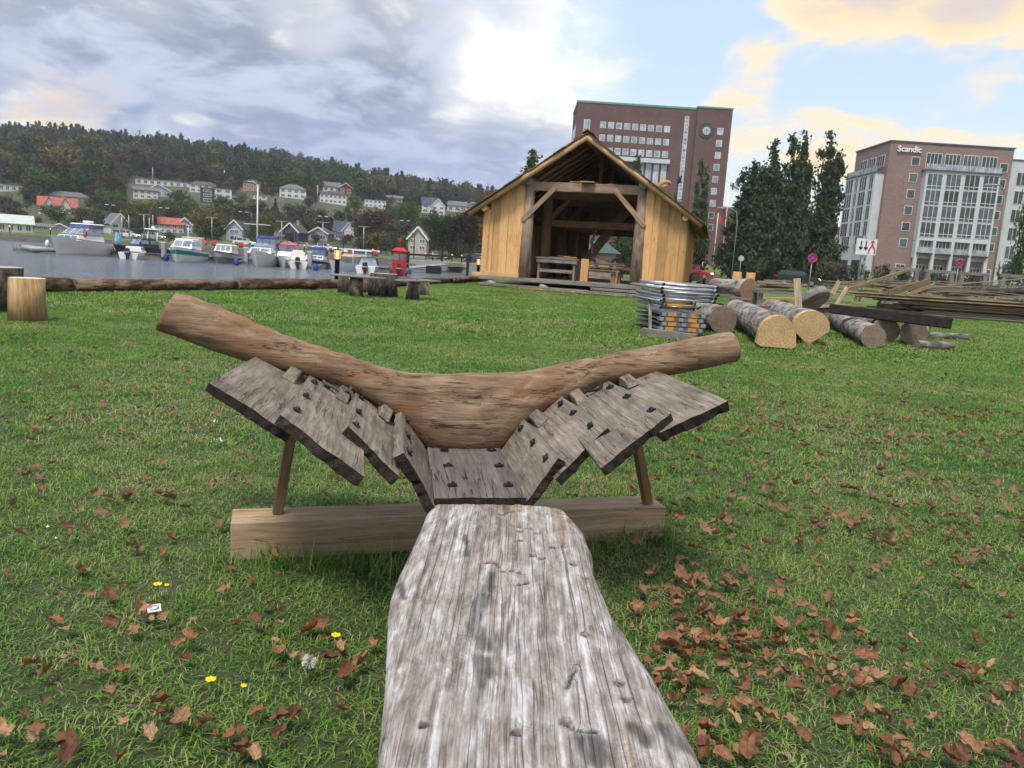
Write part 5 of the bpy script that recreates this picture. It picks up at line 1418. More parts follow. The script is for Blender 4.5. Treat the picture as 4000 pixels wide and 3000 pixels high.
def harbour():
    W = [M_BOTTOM, M_GEL, M_GEL, M_GEL]
    # 1 big cruiser
    t = boat('big white cabin cruiser with wide blue-tinted windscreen, largest boat at the left', 322, 962, 68, 7.6, 3.1, 1.2, 1.75, 13, [M_BOTTOM, M_GEL2, M_GEL2, M_GEL])
    cabin(t, .3, 1.32, 3.4, 2.7, 3.2, 2.3, .55, -.2, M_GEL, M_BGLASS, 3, side=False)
    c = put('windscreen', frustum_mesh(2.6, 2.55, 1.7, 2.2, .62, M_BGLASS, dx=-.45), (-.1, 0, 1.98), t)
    put('tinted_top', frustum_mesh(1.9, 2.3, 1.75, 2.2, .34, M_BLUEGL, dx=-.1), (-.45, 0, .60), c)
    put('hardtop', frustum_mesh(2.0, 2.4, 1.8, 2.1, .10, M_GEL, bev=.03), (-.6, 0, .95), c)
    box('radar', (-.6, .1, 1.22), (.5, .9, .22), M_GEL, c, bev=.05)
    for y in (-1.22, -.4, .4, 1.22): tube('screen_bar', [(1.28, y * .98, 0), (.42, y * .88, .62)], .03, M_GEL, c, n=5)
    rail(t, [(-1.5, 1.55, 2.0), (1.5, 1.4, 2.25), (3.4, .7, 2.45), (4.2, 0, 2.5), (3.4, -.7, 2.45), (1.5, -1.4, 2.25), (-1.5, -1.55, 2.0)])
    ring(t, (1.0, 1.25, 2.1), .32)
    put('fender', lathe_mesh([(.05, -.35), (.16, -.25), (.18, 0), (.16, .25), (.05, .35)], M_GEL, 10), (2.6, -1.55, .9), t)
    put('fender', lathe_mesh([(.05, -.35), (.16, -.25), (.18, 0), (.16, .25), (.05, .35)], M_GEL, 10), (-2.4, 1.78, .9), t)
    put('cover_bag', frustum_mesh(.8, .5, .5, .4, 1.0, plain('pale_blue_cover', (.18, .42, .55), .7), bev=.1), (-3.4, 1.2, 1.4), t)
    # 2 skiff and inflatable
    t = boat('low dark skiff floating alone left of the cruiser', 112, 958, 67, 3.0, 1.2, .38, .5, -70, [M_BOTTOM, M_GREYH, M_GREYH, M_DARK])
    box('seat_box', (-.3, 0, .45), (.7, .8, .35), M_DARK, t, bev=.03)
    p = at(165, 972, 66)
    t = thing('inflatable_dinghy', 'pale grey inflatable dinghy beside the big cruiser bow', 'boat', (p.x, p.y, WATER_Z), R(200), 'boats moored at the pontoon')
    tube('tube_ring', [(-1.1, .55, .28), (.6, .6, .30), (1.25, .3, .38), (1.4, 0, .40), (1.25, -.3, .38), (.6, -.6, .30), (-1.1, -.55, .28)], [.16, .23, .22, .21, .22, .23, .16], M_GREYH, t, n=10)
    box('floor', (0, 0, .14), (2.0, .95, .06), M_DARK, t); box('seat', (.0, 0, .42), (.4, 1.0, .16), M_GEL, t, bev=.03); outboard(t, -1.1, 0, .2, .8, M_GEL)
    # 3 small outboard boat, stern on
    t = boat('small white open boat with a tilted black outboard next to the cruiser', 526, 985, 66, 4.4, 1.9, .62, .85, 168, W)
    cabin(t, .2, .68, 1.4, 1.5, .9, 1.3, .5, -.2, M_GEL, M_BGLASS, 2); outboard(t, -2.2, 0, .1, 1.15)
    box('cockpit_well', (-1.0, 0, .66), (1.4, 1.3, .06), M_DARK, t)
    # 4 navy boat behind
    t = boat('navy blue cabin boat with a radar arch behind the small outboard boat', 560, 962, 71.5, 6.5, 2.4, .95, 1.25, 30, [M_BOTTOM, M_NAVY, M_NAVY, M_GEL])
    cabin(t, 0, 1.0, 2.4, 1.9, 1.6, 1.6, .95, -.2, M_DARK, M_BGLASS, 2)
    for s in (-1, 1): tube('arch_leg', [(-.9, s * .85, 1.0), (-1.1, s * .75, 2.9)], .05, M_GEL, t, n=6)
    box('arch_top', (-1.1, 0, 2.95), (.45, 2.3, .14), M_GEL, t, bev=.03); put('radar_dome', lathe_mesh([(.2, 0), (.22, .12), (.1, .24)], M_GEL, 10), (-1.1, 0, 3.02), t)
    tube('radio_mast', [(-1.1, 0, 3.2), (-1.1, 0, 4.4)], .025, M_GEL, t, n=5)
    # 5 teal
    t = boat('white cabin boat with a broad teal band, bow facing the camera', 727, 985, 67, 6.4, 2.75, 1.05, 1.45, -6, [M_BOTTOM, M_GEL, M_TEAL, M_GEL])
    cabin(t, .1, 1.12, 3.4, 2.1, 1.7, 1.6, .98, -.45, M_GEL, M_BGLASS, 2, M_GEL); tube('mast', [(-.6, 0, 2.2), (-.6, 0, 3.3)], .04, M_GEL, t, n=6)
    rail(t, [(-1, 1.3, 1.5), (1.6, 1.0, 1.8), (3.0, 0, 1.95), (1.6, -1.0, 1.8), (-1, -1.3, 1.5)])
    box('stern_awning', (-2.2, 0, 1.9), (.8, 2.0, 1.0), M_BEIGEC, t, bev=.08)
    # 6 grey clinker
    t = boat('grey lapstrake cabin boat with a row of small square windows', 880, 978, 72, 6.2, 2.45, .85, 1.25, -4, [M_BOTTOM, M_GREYH, M_GEL, M_GEL])
    cabin(t, -.2, .95, 2.6, 1.8, 1.9, 1.55, .85, -.3, M_GEL, M_BGLASS, 3, M_GEL)
    for z in (.25, .45, .65):
        for s in (-1, 1): tube('strake_line', [(-3, s * 1.05, z), (-.2, s * 1.19, z + .04), (1.6, s * .95, z + .12), (2.6, s * .45, z + .22)], .02, M_DARK, t, n=4)
    # 7 cruiser, blue canvas
    t = boat('white cruiser with a navy canvas canopy, bow on, below the tall white mast', 1036, 990, 70, 7.0, 2.7, 1.15, 1.5, -3, [M_BOTTOM, M_GEL2, M_GEL2, M_GEL])
    cabin(t, .6, 1.25, 3.2, 2.3, 2.3, 1.9, .55, -.2, M_GEL, M_BGLASS, 2, side=False)
    cabin(t, -.3, 1.7, 2.0, 2.2, 1.0, 1.9, .62, -.45, M_BGLASS, M_BGLASS, 3, side=False); canopy(t, -1.1, 2.15, 1.7, 2.0, .85, M_BLUEC, M_BGLASS)
    rail(t, [(-.5, 1.3, 1.6), (2.0, .95, 1.95), (3.3, 0, 2.1), (2.0, -.95, 1.95), (-.5, -1.3, 1.6)])
    # 8 pink canvas
    t = boat('white boat with a faded pink canvas top and dark side openings', 1128, 998, 71, 6.0, 2.3, .95, 1.2, -8, W)
    cabin(t, .2, 1.0, 2.7, 1.9, 2.1, 1.7, .55, -.1, M_GEL, M_BGLASS, 2); canopy(t, -.5, 1.55, 1.7, 1.8, .95, M_PINKC, M_BGLASS)
    t = boat('pale inflatable-sided boat with a big dark outboard left of the square mooring post', 1160, 1008, 69.5, 4.2, 1.9, .7, .85, 160, W)
    outboard(t, -2.1, .1, .1, 1.3); put('sprayhood', frustum_mesh(1.6, 1.6, 1.2, 1.2, 1.1, M_GEL2, bev=.15), (.3, -.1, .7), t)
    # 9 small blue canopy
    t = boat('small white cruiser with a blue canvas top and three cabin windows', 1238, 998, 74, 5.8, 2.35, .8, 1.05, -5, [M_BOTTOM, M_GEL2, M_DARK, M_GEL])
    cabin(t, .4, .9, 2.6, 1.9, 2.0, 1.7, .45, -.1, M_GEL, M_BGLASS, 3, side=False); canopy(t, -.8, 1.3, 1.6, 1.8, .95, M_BLUEC, M_BGLASS)
    # 10 beige cover
    t = boat('white boat with a beige tarpaulin and a bare canopy frame right of the near lamp', 1368, 1006, 72, 5.6, 2.3, .75, 1.05, 35, W)
    canopy(t, -.6, .75, 2.2, 1.9, 1.0, M_BEIGEC, None)
    for s in (-1, 1):
        tube('frame_hoop', [(s * .9 - .4, -1.0, .8), (s * .9 - .4, -.9, 2.2), (s * .9 - .4, .9, 2.2), (s * .9 - .4, 1.0, .8)], .04, M_GEL, t, n=5)
    # 11 open boat with big screen, stern on
    t = boat('open white boat with a dark-framed screen and black outboard beside the red boat', 1440, 1018, 69, 4.8, 2.1, .7, .95, 176, W)
    outboard(t, -2.4, 0, .0, 1.35)
    put('screen', frustum_mesh(1.5, 1.9, 1.1, 1.5, .75, M_BGLASS, dx=.1), (.2, 0, .75), t)
    for s in (-1, 1): tube('screen_frame', [(-.5, s * .95, .78), (-.35, s * .72, 1.52), (.75, s * .72, 1.52), (1.0, s * .95, .78)], .035, M_DARK, t, n=5)
    tube('screen_frame', [(-.36, -.74, 1.53), (-.36, .74, 1.53)], .035, M_DARK, t, n=5)
    # 12 red wheelhouse boat
    t = boat('small red workboat with a tall red wheelhouse and mast', 1560, 1028, 68, 4.6, 1.9, .62, .9, 172, [M_BOTTOM, M_REDP, M_REDP, M_DARK])
    wh = put('wheelhouse', frustum_mesh(1.5, 1.35, 1.4, 1.25, 1.75, M_REDP, bev=.05), (.1, 0, .55), t)
    put('wheelhouse_roof', frustum_mesh(1.75, 1.6, .9, .8, .36, M_REDP, bev=.04), (0, 0, 1.76), wh)
    for s in (-1, 1): box('wheelhouse_window', (-.755 + .03, s * .33, 1.22), (.03, .50, .55), M_BGLASS, wh)
    for s in (-1, 1):
        for q in (-.35, .35): box('wheelhouse_window', (q, s * .655, 1.22), (.5, .03, .55), M_BGLASS, wh)
    tube('mast', [(0, 0, 2.1), (0, 0, 3.1)], .06, M_REDP, wh, n=6); box('lantern', (0, 0, 2.85), (.18, .3, .3), M_REDP, wh)
    outboard(t, -2.3, 0, .1, 1.3)
    for s in (-1, 1): put('fender', lathe_mesh([(.04, -.25), (.11, -.15), (.11, .15), (.04, .25)], M_BLUEC, 8), (-2.35, s * .75, .35), t)
    rail(t, [(-2.2, .9, 1.1), (0, .95, 1.1), (1.8, .5, 1.3)]); rail(t, [(-2.2, -.9, 1.1), (0, -.95, 1.1), (1.8, -.5, 1.3)])

    # pontoon in lengths, behind the boats
    pl = [at(430, 980, 70.5), at(640, 985, 71.5), at(850, 990, 73.5), at(965, 1000, 74), at(1210, 1010, 75), at(1420, 1020, 75.5), at(1600, 1030, 75)]
    for k, (a, b) in enumerate(zip(pl, pl[1:])):
        a = Vector((a.x, a.y, 0)); b = Vector((b.x, b.y, 0))
        t = thing('pontoon', ['grey timber pontoon length right of the big cruiser', 'grey pontoon length behind the teal-banded boat', 'grey pontoon length behind the grey lapstrake boat', 'grey pontoon length behind the navy-canopied cruiser', 'grey pontoon length behind the near lamp', 'grey pontoon length ending at the red workboat'][k], 'pontoon', (a + b) / 2, 0, 'pontoon lengths in the marina')
        off = WM[t.name].translation
        A, B2 = a - off, b - off
        n = 14
        ax = (B2 - A)
        for j in range(n):
            c = A + ax * ((j + .5) / n) + Vector((0, 0, WATER_Z + .46)); d = ax.normalized(); s = Vector((-d.y, d.x, 0))
            bar('deck_board', c - s * 1.0, c + s * 1.0, ax.length / n - .03, .05, M_DECKW, t)
        bar('float', A + Vector((0, 0, WATER_Z + .15)), B2 + Vector((0, 0, WATER_Z + .15)), 1.8, .5, M_EDGE, t)
    posts = [(640, 962, 'pale mooring service post left of the teal-banded boat'), (963, 985, 'pale mooring service post left of the navy-canopied cruiser'), (1211, 1006, 'pale square mooring post left of the small blue-topped cruiser')]
    for px, py, lb in posts:
        q = at(px, py, 69.8); t = thing('service_post', lb, 'post', (q.x, q.y, WATER_Z + .3), 0, 'mooring service posts')
        box('column', (0, 0, .55), (.36, .36, 1.3), M_GREYH, t, bev=.03); box('cap', (0, 0, 1.22), (.4, .4, .07), M_GEL, t)
    for k, (px, py, lb) in enumerate(((655, 1010, 'slim mooring outrigger left of the teal-banded boat'), (925, 1010, 'slim mooring outrigger right of the grey lapstrake boat'), (1230, 1032, 'slim mooring outrigger with a blue float under the small blue-topped cruiser'))):
        q = at(px, py, 68); t = thing('mooring_outrigger', lb, 'outrigger', (q.x, q.y, WATER_Z), 0, 'mooring outriggers')
        bar('arm', (-.2, 3.0, .45), (.4, -1.2, .22), .12, .12, M_ALU, t); put('float', lathe_mesh([(.2, -.2), (.26, .1), (.2, .45)], M_BLUEC, 10), (.4, -1.2, .1), t)
    # gangway and its fixed deck on the right of the red boat
    a, b = at(1595, 1030, 82), at(1735, 1030, 92)
    t = thing('gangway', 'grey steel gangway sloping from the pontoon to the quay right of the red boat', 'gangway', ((a.x + b.x) / 2, (a.y + b.y) / 2, 0))
    off = WM[t.name].translation; A = Vector((a.x, a.y, -.35)) - off; B2 = Vector((b.x, b.y, .15)) - off
    bar('walkway', A, B2, 1.3, .12, M_GREYH, t)
    for s in (-.65, .65):
        o2 = Vector((0, s, .0)); bar('handrail', A + o2 + Vector((0, 0, 1.0)), B2 + o2 + Vector((0, 0, 1.0)), .05, .05, M_ALU, t)
        for k in range(5): q = A.lerp(B2, k / 4) + o2; bar('stanchion', q, q + Vector((0, 0, 1.0)), .04, .04, M_ALU, t, up=(0, 1, 0))
    q = at(1695, 1046, 84)
    tag(put('black_float', frustum_mesh(1.5, 1.2, 1.7, 1.4, .9, M_DARK, bev=.1), (q.x, q.y, WATER_Z - .1)), 'black square float in the water under the gangway', 'float')
    # low deck slabs along the right quay
    for k, (p0, p1) in enumerate((((1590, 1018), (1790, 1024)), ((1790, 1028), (1880, 1032)))):
        a, b = at(*p0, 104), at(*p1, 97); a.z = b.z = .15
        o = bar('jetty_deck', a, b, 4.0, .5, M_CONC); tag(o, ['long grey concrete jetty deck behind the gangway', 'grey concrete jetty deck near the boathouse corner'][k], 'jetty', 'concrete jetty decks')
    t = thing('mooring_goalpost', 'dark timber mooring rail right of the red boat', 'mooring rail', at(1592, 1030, 80), 0)
    for x in (0, 6.0): bar('post', (x, x * .5, -1.2), (x, x * .5, 1.3), .3, .3, W_BROKEN, t, up=(0, 1, 0))
    bar('top_rail', (-.2, -.1, .95), (6.4, 3.2, 1.05), .18, .2, W_BROKEN, t)
harbour()
# ================================================================== trees
F_GREEN = foliage('leaf_green', (0.027, 0.057, 0.015), (0.105, 0.165, 0.042))
F_OLIVE = foliage('leaf_olive', (0.053, 0.060, 0.018), (0.188, 0.173, 0.057))
F_DARK = foliage('leaf_dark', (0.017, 0.037, 0.017), (0.065, 0.105, 0.044))
F_COPPER = foliage('leaf_copper', (0.032, 0.022, 0.019), (0.096, 0.067, 0.054))
F_BARE = foliage('twig_brown', (0.045, 0.036, 0.033), (0.120, 0.096, 0.084))
F_ORANGE = foliage('leaf_orange', (.16, .06, .012), (.36, .15, .03))
F_PALE = foliage('leaf_pale', (.09, .11, .07), (.20, .22, .15))
F_SPRUCE = foliage('needle_dark', (0.013, 0.030, 0.021), (0.042, 0.080, 0.049), .1)
F_POPLAR = foliage('leaf_poplar', (0.022, 0.042, 0.020), (0.098, 0.135, 0.066))
M_TRUNK = plain('tree_trunk_bark', (.055, .045, .038), .95, 0, .35, 6, .8)
def leaf_quads(centers, rnd, per, spread, size, mat, flat=.0):
    C = np.array([c for c in centers], dtype=float)
    n = len(C) * per
    g = np.random.default_rng(rnd)
    P = np.repeat(C[:, :3], per, 0) + g.normal(size=(n, 3)) * np.repeat(C[:, 3:4], per, 0) * spread
    a = g.normal(size=(n, 3)); a /= np.linalg.norm(a, axis=1)[:, None]
    b = np.cross(a, g.normal(size=(n, 3))); b /= np.linalg.norm(b, axis=1)[:, None]
    s = size * g.uniform(.6, 1.4, size=(n, 1))
    V = np.stack([P - a * s, P + b * s * .62, P + a * s, P - b * s * .62], 1).reshape(-1, 3)
    me = bpy.data.meshes.new('leaves')
    me.vertices.add(len(V)); me.vertices.foreach_set('co', V.ravel())
    me.loops.add(n * 4); me.loops.foreach_set('vertex_index', np.arange(n * 4, dtype=np.int32))
    me.polygons.add(n); me.polygons.foreach_set('loop_start', np.arange(0, n * 4, 4, dtype=np.int32))
    me.materials.append(mat); me.update(calc_edges=True)
    return me
def round_crown(seed, mat, clumps=60, per=22, size=.035, hole=.35):
    """unit crown: about 1 wide, 1 tall, standing on z = 0"""
    rnd = random.Random(seed); cs = []
    lobes = [(rnd.uniform(-.26, .26), rnd.uniform(-.26, .26), rnd.uniform(.34, .72), rnd.uniform(.18, .30)) for _ in range(8)]
    while len(cs) < clumps:
        x, y, z, r = rnd.choice(lobes)
        th, ph = rnd.uniform(0, 6.283), math.acos(rnd.uniform(-.75, 1)); q = r * rnd.uniform(.75, 1.05)
        cs.append((x + q * math.sin(ph) * math.cos(th), y + q * math.sin(ph) * math.sin(th), z + q * math.cos(ph), rnd.uniform(.045, .095)))
    return leaf_quads(cs, seed, per, .8, size, mat)
def column_crown(seed, mat, plumes=9, clumps=520, per=30, size=.0145):
    """unit columnar crown, 1 tall and about .34 wide, of upright plumes"""
    rnd = random.Random(seed); cs = []
    pl = [(0, 0, 1.0, .07)] + [(rnd.uniform(-.11, .11), rnd.uniform(-.11, .11), rnd.uniform(.5, .93), rnd.uniform(.05, .08)) for _ in range(plumes - 1)]
    while len(cs) < clumps:
        x, y, h, r = rnd.choice(pl)
        t = rnd.random() ** 1.15
        rr = r * min(1, .35 + t * 6) * (1.6 - 1.3 * t ** 1.3) * (1.0 + .4 * math.sin(t * 19 + x * 40)) * rnd.uniform(.5, 1.05)
        a = rnd.uniform(0, 6.283)
        cs.append((x * (1.15 - .3 * t) + rr * math.cos(a), y * (1.15 - .3 * t) + rr * math.sin(a), .05 + (h - .06) * t, rnd.uniform(.012, .026)))
    return leaf_quads(cs, seed, per, .9, size, mat)
def spruce_mesh(seed, mat, tiers=13, pine=False):
    rnd = random.Random(seed); cs = []
    for k in range(tiers):
        t = k / (tiers - 1)
        z = (.40 if pine else .12) + ((.58 if pine else .86) * t); r = (.17 * math.sin(math.pi * min(1, .25 + t * .75)) * rnd.uniform(.6, 1.2)) if pine else .19 * (1 - t) ** .85 + .012
        for j in range(7 if t < .8 else 4):
            a = rnd.uniform(0, 6.283)
            for q in (.45, .95): cs.append((r * q * math.cos(a), r * q * math.sin(a), z - .05 * q * (not pine), .022))
    return leaf_quads(cs, seed, 9, 1.0, .026, mat)
_tr = {}
def trunk_mesh(kind):
    if kind in _tr: return _tr[kind]
    vs, fs = [], []
    def limb(p0, p1, r0, r1, n=7):
        F, L = frame_from(p0, p1); b = len(vs)
        for x, r in ((-L / 2, r0), (L / 2, r1)):
            for k in range(n):
                a = 2 * math.pi * k / n; vs.append(F @ Vector((x, r * math.cos(a), r * math.sin(a))))
        for k in range(n): fs.append((b + k, b + (k + 1) % n, b + n + (k + 1) % n, b + n + k))
    if kind == 'round':
        limb((0, 0, -.03), (0, 0, .3), .03, .022)
        for k in range(6):
            a = k * 1.05; limb((0, 0, .22 + .02 * k), (.24 * math.cos(a), .24 * math.sin(a), .55 + .05 * (k % 3)), .016, .005, 5)
    elif kind == 'column':
        limb((0, 0, -.02), (0, 0, .5), .018, .010); limb((0, 0, .5), (0, 0, .97), .010, .002, 5)
        for k in range(9):
            a = k * 2.4; limb((0, 0, .08 + .05 * k), (.10 * math.cos(a), .10 * math.sin(a), .32 + .06 * k), .008, .002, 5)
    else: limb((0, 0, -.03), (0, 0, .95), .016, .003)
    _tr[kind] = mesh('trunk', vs, fs, M_TRUNK, smooth=True)
    return _tr[kind]
_cr = {}
def crown(kind, mat, v):
    key = (kind, mat.name, v)
    if key not in _cr:
        _cr[key] = {'round': lambda: round_crown(v * 7 + 1, mat, 75, 26, .030), 'big': lambda: round_crown(v * 5 + 2, mat, 170, 44, .017),
                    'column': lambda: column_crown(v * 3 + 2, mat), 'column_far': lambda: column_crown(v * 3 + 1, mat, 5, 70, 20, .02), 'spruce': lambda: spruce_mesh(v, mat), 'bush': lambda: round_crown(v * 11 + 3, mat, 60, 24, .034)}[kind]()
    return _cr[key]
def tree(name, label, base, w, h, mat, kind='round', v=0, rz=0.0, group=None, cat='tree', trunk=True, lift=0.0):
    """crown and trunk scaled to width w and height h, standing at base"""
    t = thing(name, label, cat, base, rz, group)
    if kind.startswith('column'): S3 = Matrix.Diagonal((w / .34, w / .34, h, 1)); tk = 'column'
    elif kind == 'spruce': S3 = Matrix.Diagonal((w / .4, w / .4, h, 1)); tk = 'spruce'
    elif kind == 'bush': S3 = Matrix.Diagonal((w / 1.0, w / 1.0, h, 1)) @ Matrix.Translation((0, 0, -.16)); tk = 'round'
    else: S3 = Matrix.Diagonal((w, w, h, 1)); tk = 'round'
    link('crown', crown(kind, mat, v), WM[t.name] @ S3 @ Matrix.Translation((0, 0, lift)) @ Matrix.Diagonal((1, 1, 1 - lift, 1)), t)
    if trunk: link('trunk', trunk_mesh(tk), WM[t.name] @ S3, t)
    return t
def tree_px(name, label, x0, x1, ytop, ybase, mat, kind='round', v=0, D=None, group=None, **kw):
    """place by its picture extent; on the terrain where its foot is seen, or at distance D"""
    xc = (x0 + x1) / 2
    if D is None: b = hit(xc, ybase, 100)
    else:
        b = at(xc, ybase, D); b.z = terrain(b.x, b.y)
    px, py, f = proj(b)
    h = (py - ytop) * f / FPX / math.cos(PITCH); w = (x1 - x0) * f / FPX
    return tree(name, label, b, w, h, mat, kind, v, rz=xc, group=group, **kw)
G_H = 'trees on the far hillside'
for a in [
    ('big_green_tree', 'big round green tree on the hillside, second from the left edge', 55, 215, 650, 782, F_GREEN, 'round', 0),
    ('big_green_tree', 'largest dark green round tree on the left hillside', 275, 425, 598, 770, F_GREEN, 'round', 1),
    ('slim_green_tree', 'slim light green tree between the two big hillside trees', 228, 285, 645, 740, F_OLIVE, 'round', 2),
    ('round_olive_tree', 'wide yellow-olive round tree above the masts', 455, 618, 772, 905, F_OLIVE, 'round', 1),
    ('green_tree', 'green tree right of the red-roofed twin-gable house', 380, 478, 738, 812, F_GREEN, 'round', 2),
    ('orange_bush', 'small bright orange bush below the twin-gable house', 118, 162, 838, 880, F_ORANGE, 'bush', 0),
    ('green_tree', 'dark green tree in front of the twin-gable house', 165, 290, 800, 880, F_GREEN, 'round', 0),
    ('olive_tree', 'olive tree left of the pale blue gabled house', 742, 905, 812, 935, F_OLIVE, 'round', 0),
    ('green_tree', 'green tree below the long modern white house', 640, 785, 782, 850, F_GREEN, 'round', 1),
    ('green_tree', 'green tree below the dark modern blocks', 830, 910, 765, 845, F_GREEN, 'round', 3),
    ('green_tree', 'green tree under the orange house', 945, 1040, 775, 860, F_GREEN, 'round', 2),
    ('copper_beech', 'large dark copper beech above the red buoys shore', 1368, 1550, 806, 955, F_COPPER, 'round', 1),
    ('olive_tree', 'small olive tree right of the tall white mast', 1018, 1090, 832, 940, F_OLIVE, 'round', 3),
    ('green_tree', 'loose green tree right of the copper beech', 1540, 1660, 790, 925, F_GREEN, 'round', 3),
    ('pale_bush', 'pale grey-green willow bush by the beige gabled house', 1535, 1600, 908, 982, F_PALE, 'bush', 0),
    ('round_hedge', 'round clipped green bush with red shapes beside it', 1458, 1514, 940, 978, F_GREEN, 'bush', 1),
    ('brown_shrub', 'brown leafless shrub before the dark blue gabled house', 1105, 1160, 895, 950, F_BARE, 'bush', 1),
    ('brown_shrub', 'brown shrub before the grey gabled house', 1215, 1262, 900, 952, F_BARE, 'bush', 2),
    ('brown_shrub', 'brown shrub under the blue-roofed white house', 1305, 1375, 905, 955, F_BARE, 'bush', 0),
    ('brown_shrub', 'wide brown shrub between copper beech and pale willow bush', 1455, 1600, 895, 962, F_BARE, 'bush', 3),
    ('brown_shrub', 'brown shrub left of the red-roofed white house', 640, 685, 895, 945, F_BARE, 'bush', 2),
    ('green_tree', 'dark tree standing above the flat dark and white house', 1500, 1545, 765, 815, F_DARK, 'round', 2),
    ('green_tree', 'dark tree above the white long house', 1215, 1248, 752, 800, F_DARK, 'round', 1),
]: tree_px(*a, group=G_H)
tree_px('waterside_tree', 'left one of two wide dark trees by the water before the car park', 1652, 1800, 808, 1024, F_DARK, 'big', 1, D=112, group='waterside trees', lift=.16)
tree_px('waterside_tree', 'right one of two wide dark trees by the water, nearer the boathouse', 1745, 1925, 800, 1026, F_COPPER, 'big', 2, D=110, group='waterside trees', lift=.16)
tree_px('autumn_tree', 'orange-brown autumn tree peeking out left of the boathouse eave', 1870, 1960, 735, 1010, F_ORANGE, 'round', 1, D=92)
tree_px('columnar_tree', 'dark pointed tree rising behind the left roof slope', 1960, 2150, 588, 1030, F_POPLAR, 'column', 0, D=88, group='columnar trees behind the boathouse')
tree_px('columnar_tree', 'lower dark pointed tree left of the one behind the left roof slope', 1975, 2035, 690, 1030, F_POPLAR, 'column_far', 1, D=90, group='columnar trees behind the boathouse')
tree_px('columnar_tree', 'dark tree top showing over the roof ridge right side', 2410, 2500, 615, 1050, F_POPLAR, 'column', 1, D=95, group='columnar trees behind the boathouse')
tree_px('columnar_tree', 'dark slim tree over the right roof slope, left of two', 2570, 2660, 672, 1060, F_POPLAR, 'column_far', 2, D=98, group='columnar trees behind the boathouse')
tree_px('columnar_tree', 'dark slim tree over the right roof slope, before the stair tower strip', 2655, 2740, 645, 1070, F_POPLAR, 'column', 2, D=100, group='columnar trees behind the boathouse')
tree_px('dark_tree', 'dense dark tree seen through the back of the boathouse', 2365, 2500, 850, 1060, F_POPLAR, 'big', 0, D=70)
for a in [('leftmost and lowest of the tall dark poplars', 2830, 2985, 640, 1074, 1), ('second tall dark poplar from the left', 2895, 3055, 552, 1078, 0), ('third tall dark poplar, slim and spiky', 2975, 3110, 556, 1076, 2), ('fourth tall dark poplar in the clump', 3025, 3150, 546, 1075, 3), ('rightmost tall dark poplar, nearest the hotel', 3115, 3260, 545, 1072, 4)]:
    tree_px('poplar_tree', a[0], a[1] - 4, a[2] - 8, a[3], a[4], F_POPLAR, 'column', a[5], D=97 + a[5] * 1.5, group='poplars before the hotel')
tree_px('street_tree', 'leafy green tree cut off by the right picture edge', 3945, 4140, 700, 1080, F_GREEN, 'big', 3, D=62)

# ------------------------------------------------------------------ houses
def roofm(name, c): return plain(name, c, .85, 0, .25, 1.2, .3)
RF_RED = roofm('red_tiles', (.34, .10, .075)); RF_GREY = roofm('grey_tiles', (.13, .13, .14)); RF_DARK = roofm('dark_tiles', (.05, .05, .058)); RF_BLUE = roofm('blue_slate', (.05, .065, .12)); RF_BROWN = roofm('brown_tiles', (.10, .075, .065))
def wallm(name, c):
    m, t, b = material(name)
    c0 = coords(t)
    sp = t.n('ShaderNodeSeparateXYZ', {0: c0}); w = t.math('SINE', t.math('MULTIPLY', sp.outputs[2], 38.0))
    f = t.math('ADD', t.math('MULTIPLY', w, .12), t.noise(c0, .8, 4))
    t.put(b.inputs['Base Color'], t.ramp(f, [(.3, tuple(x * .82 for x in c)), (.7, c)])); b.inputs['Roughness'].default_value = .8
    return m
WL_WHITE = wallm('white_weatherboard', (.66, .66, .67)); WL_BEIGE = wallm('beige_render', (.42, .38, .34)); WL_GREY = wallm('grey_boards', (.28, .28, .29)); WL_LBLUE = wallm('pale_blue_boards', (.36, .42, .52)); WL_NAVY = wallm('navy_boards', (.045, .07, .13)); WL_ORANGE = wallm('ochre_boards', (.46, .21, .09)); WL_RED = wallm('red_boards', (.22, .035, .03)); WL_DARK = wallm('black_boards', (.05, .05, .06)); WL_GREEN = wallm('pale_green_sheet', (.48, .56, .54))
M_TRIM = plain('white_trim', (.68, .68, .69), .6); M_PANE = glassy('house_pane', (.10, .12, .15), .1)
HOUSE_RECT = []
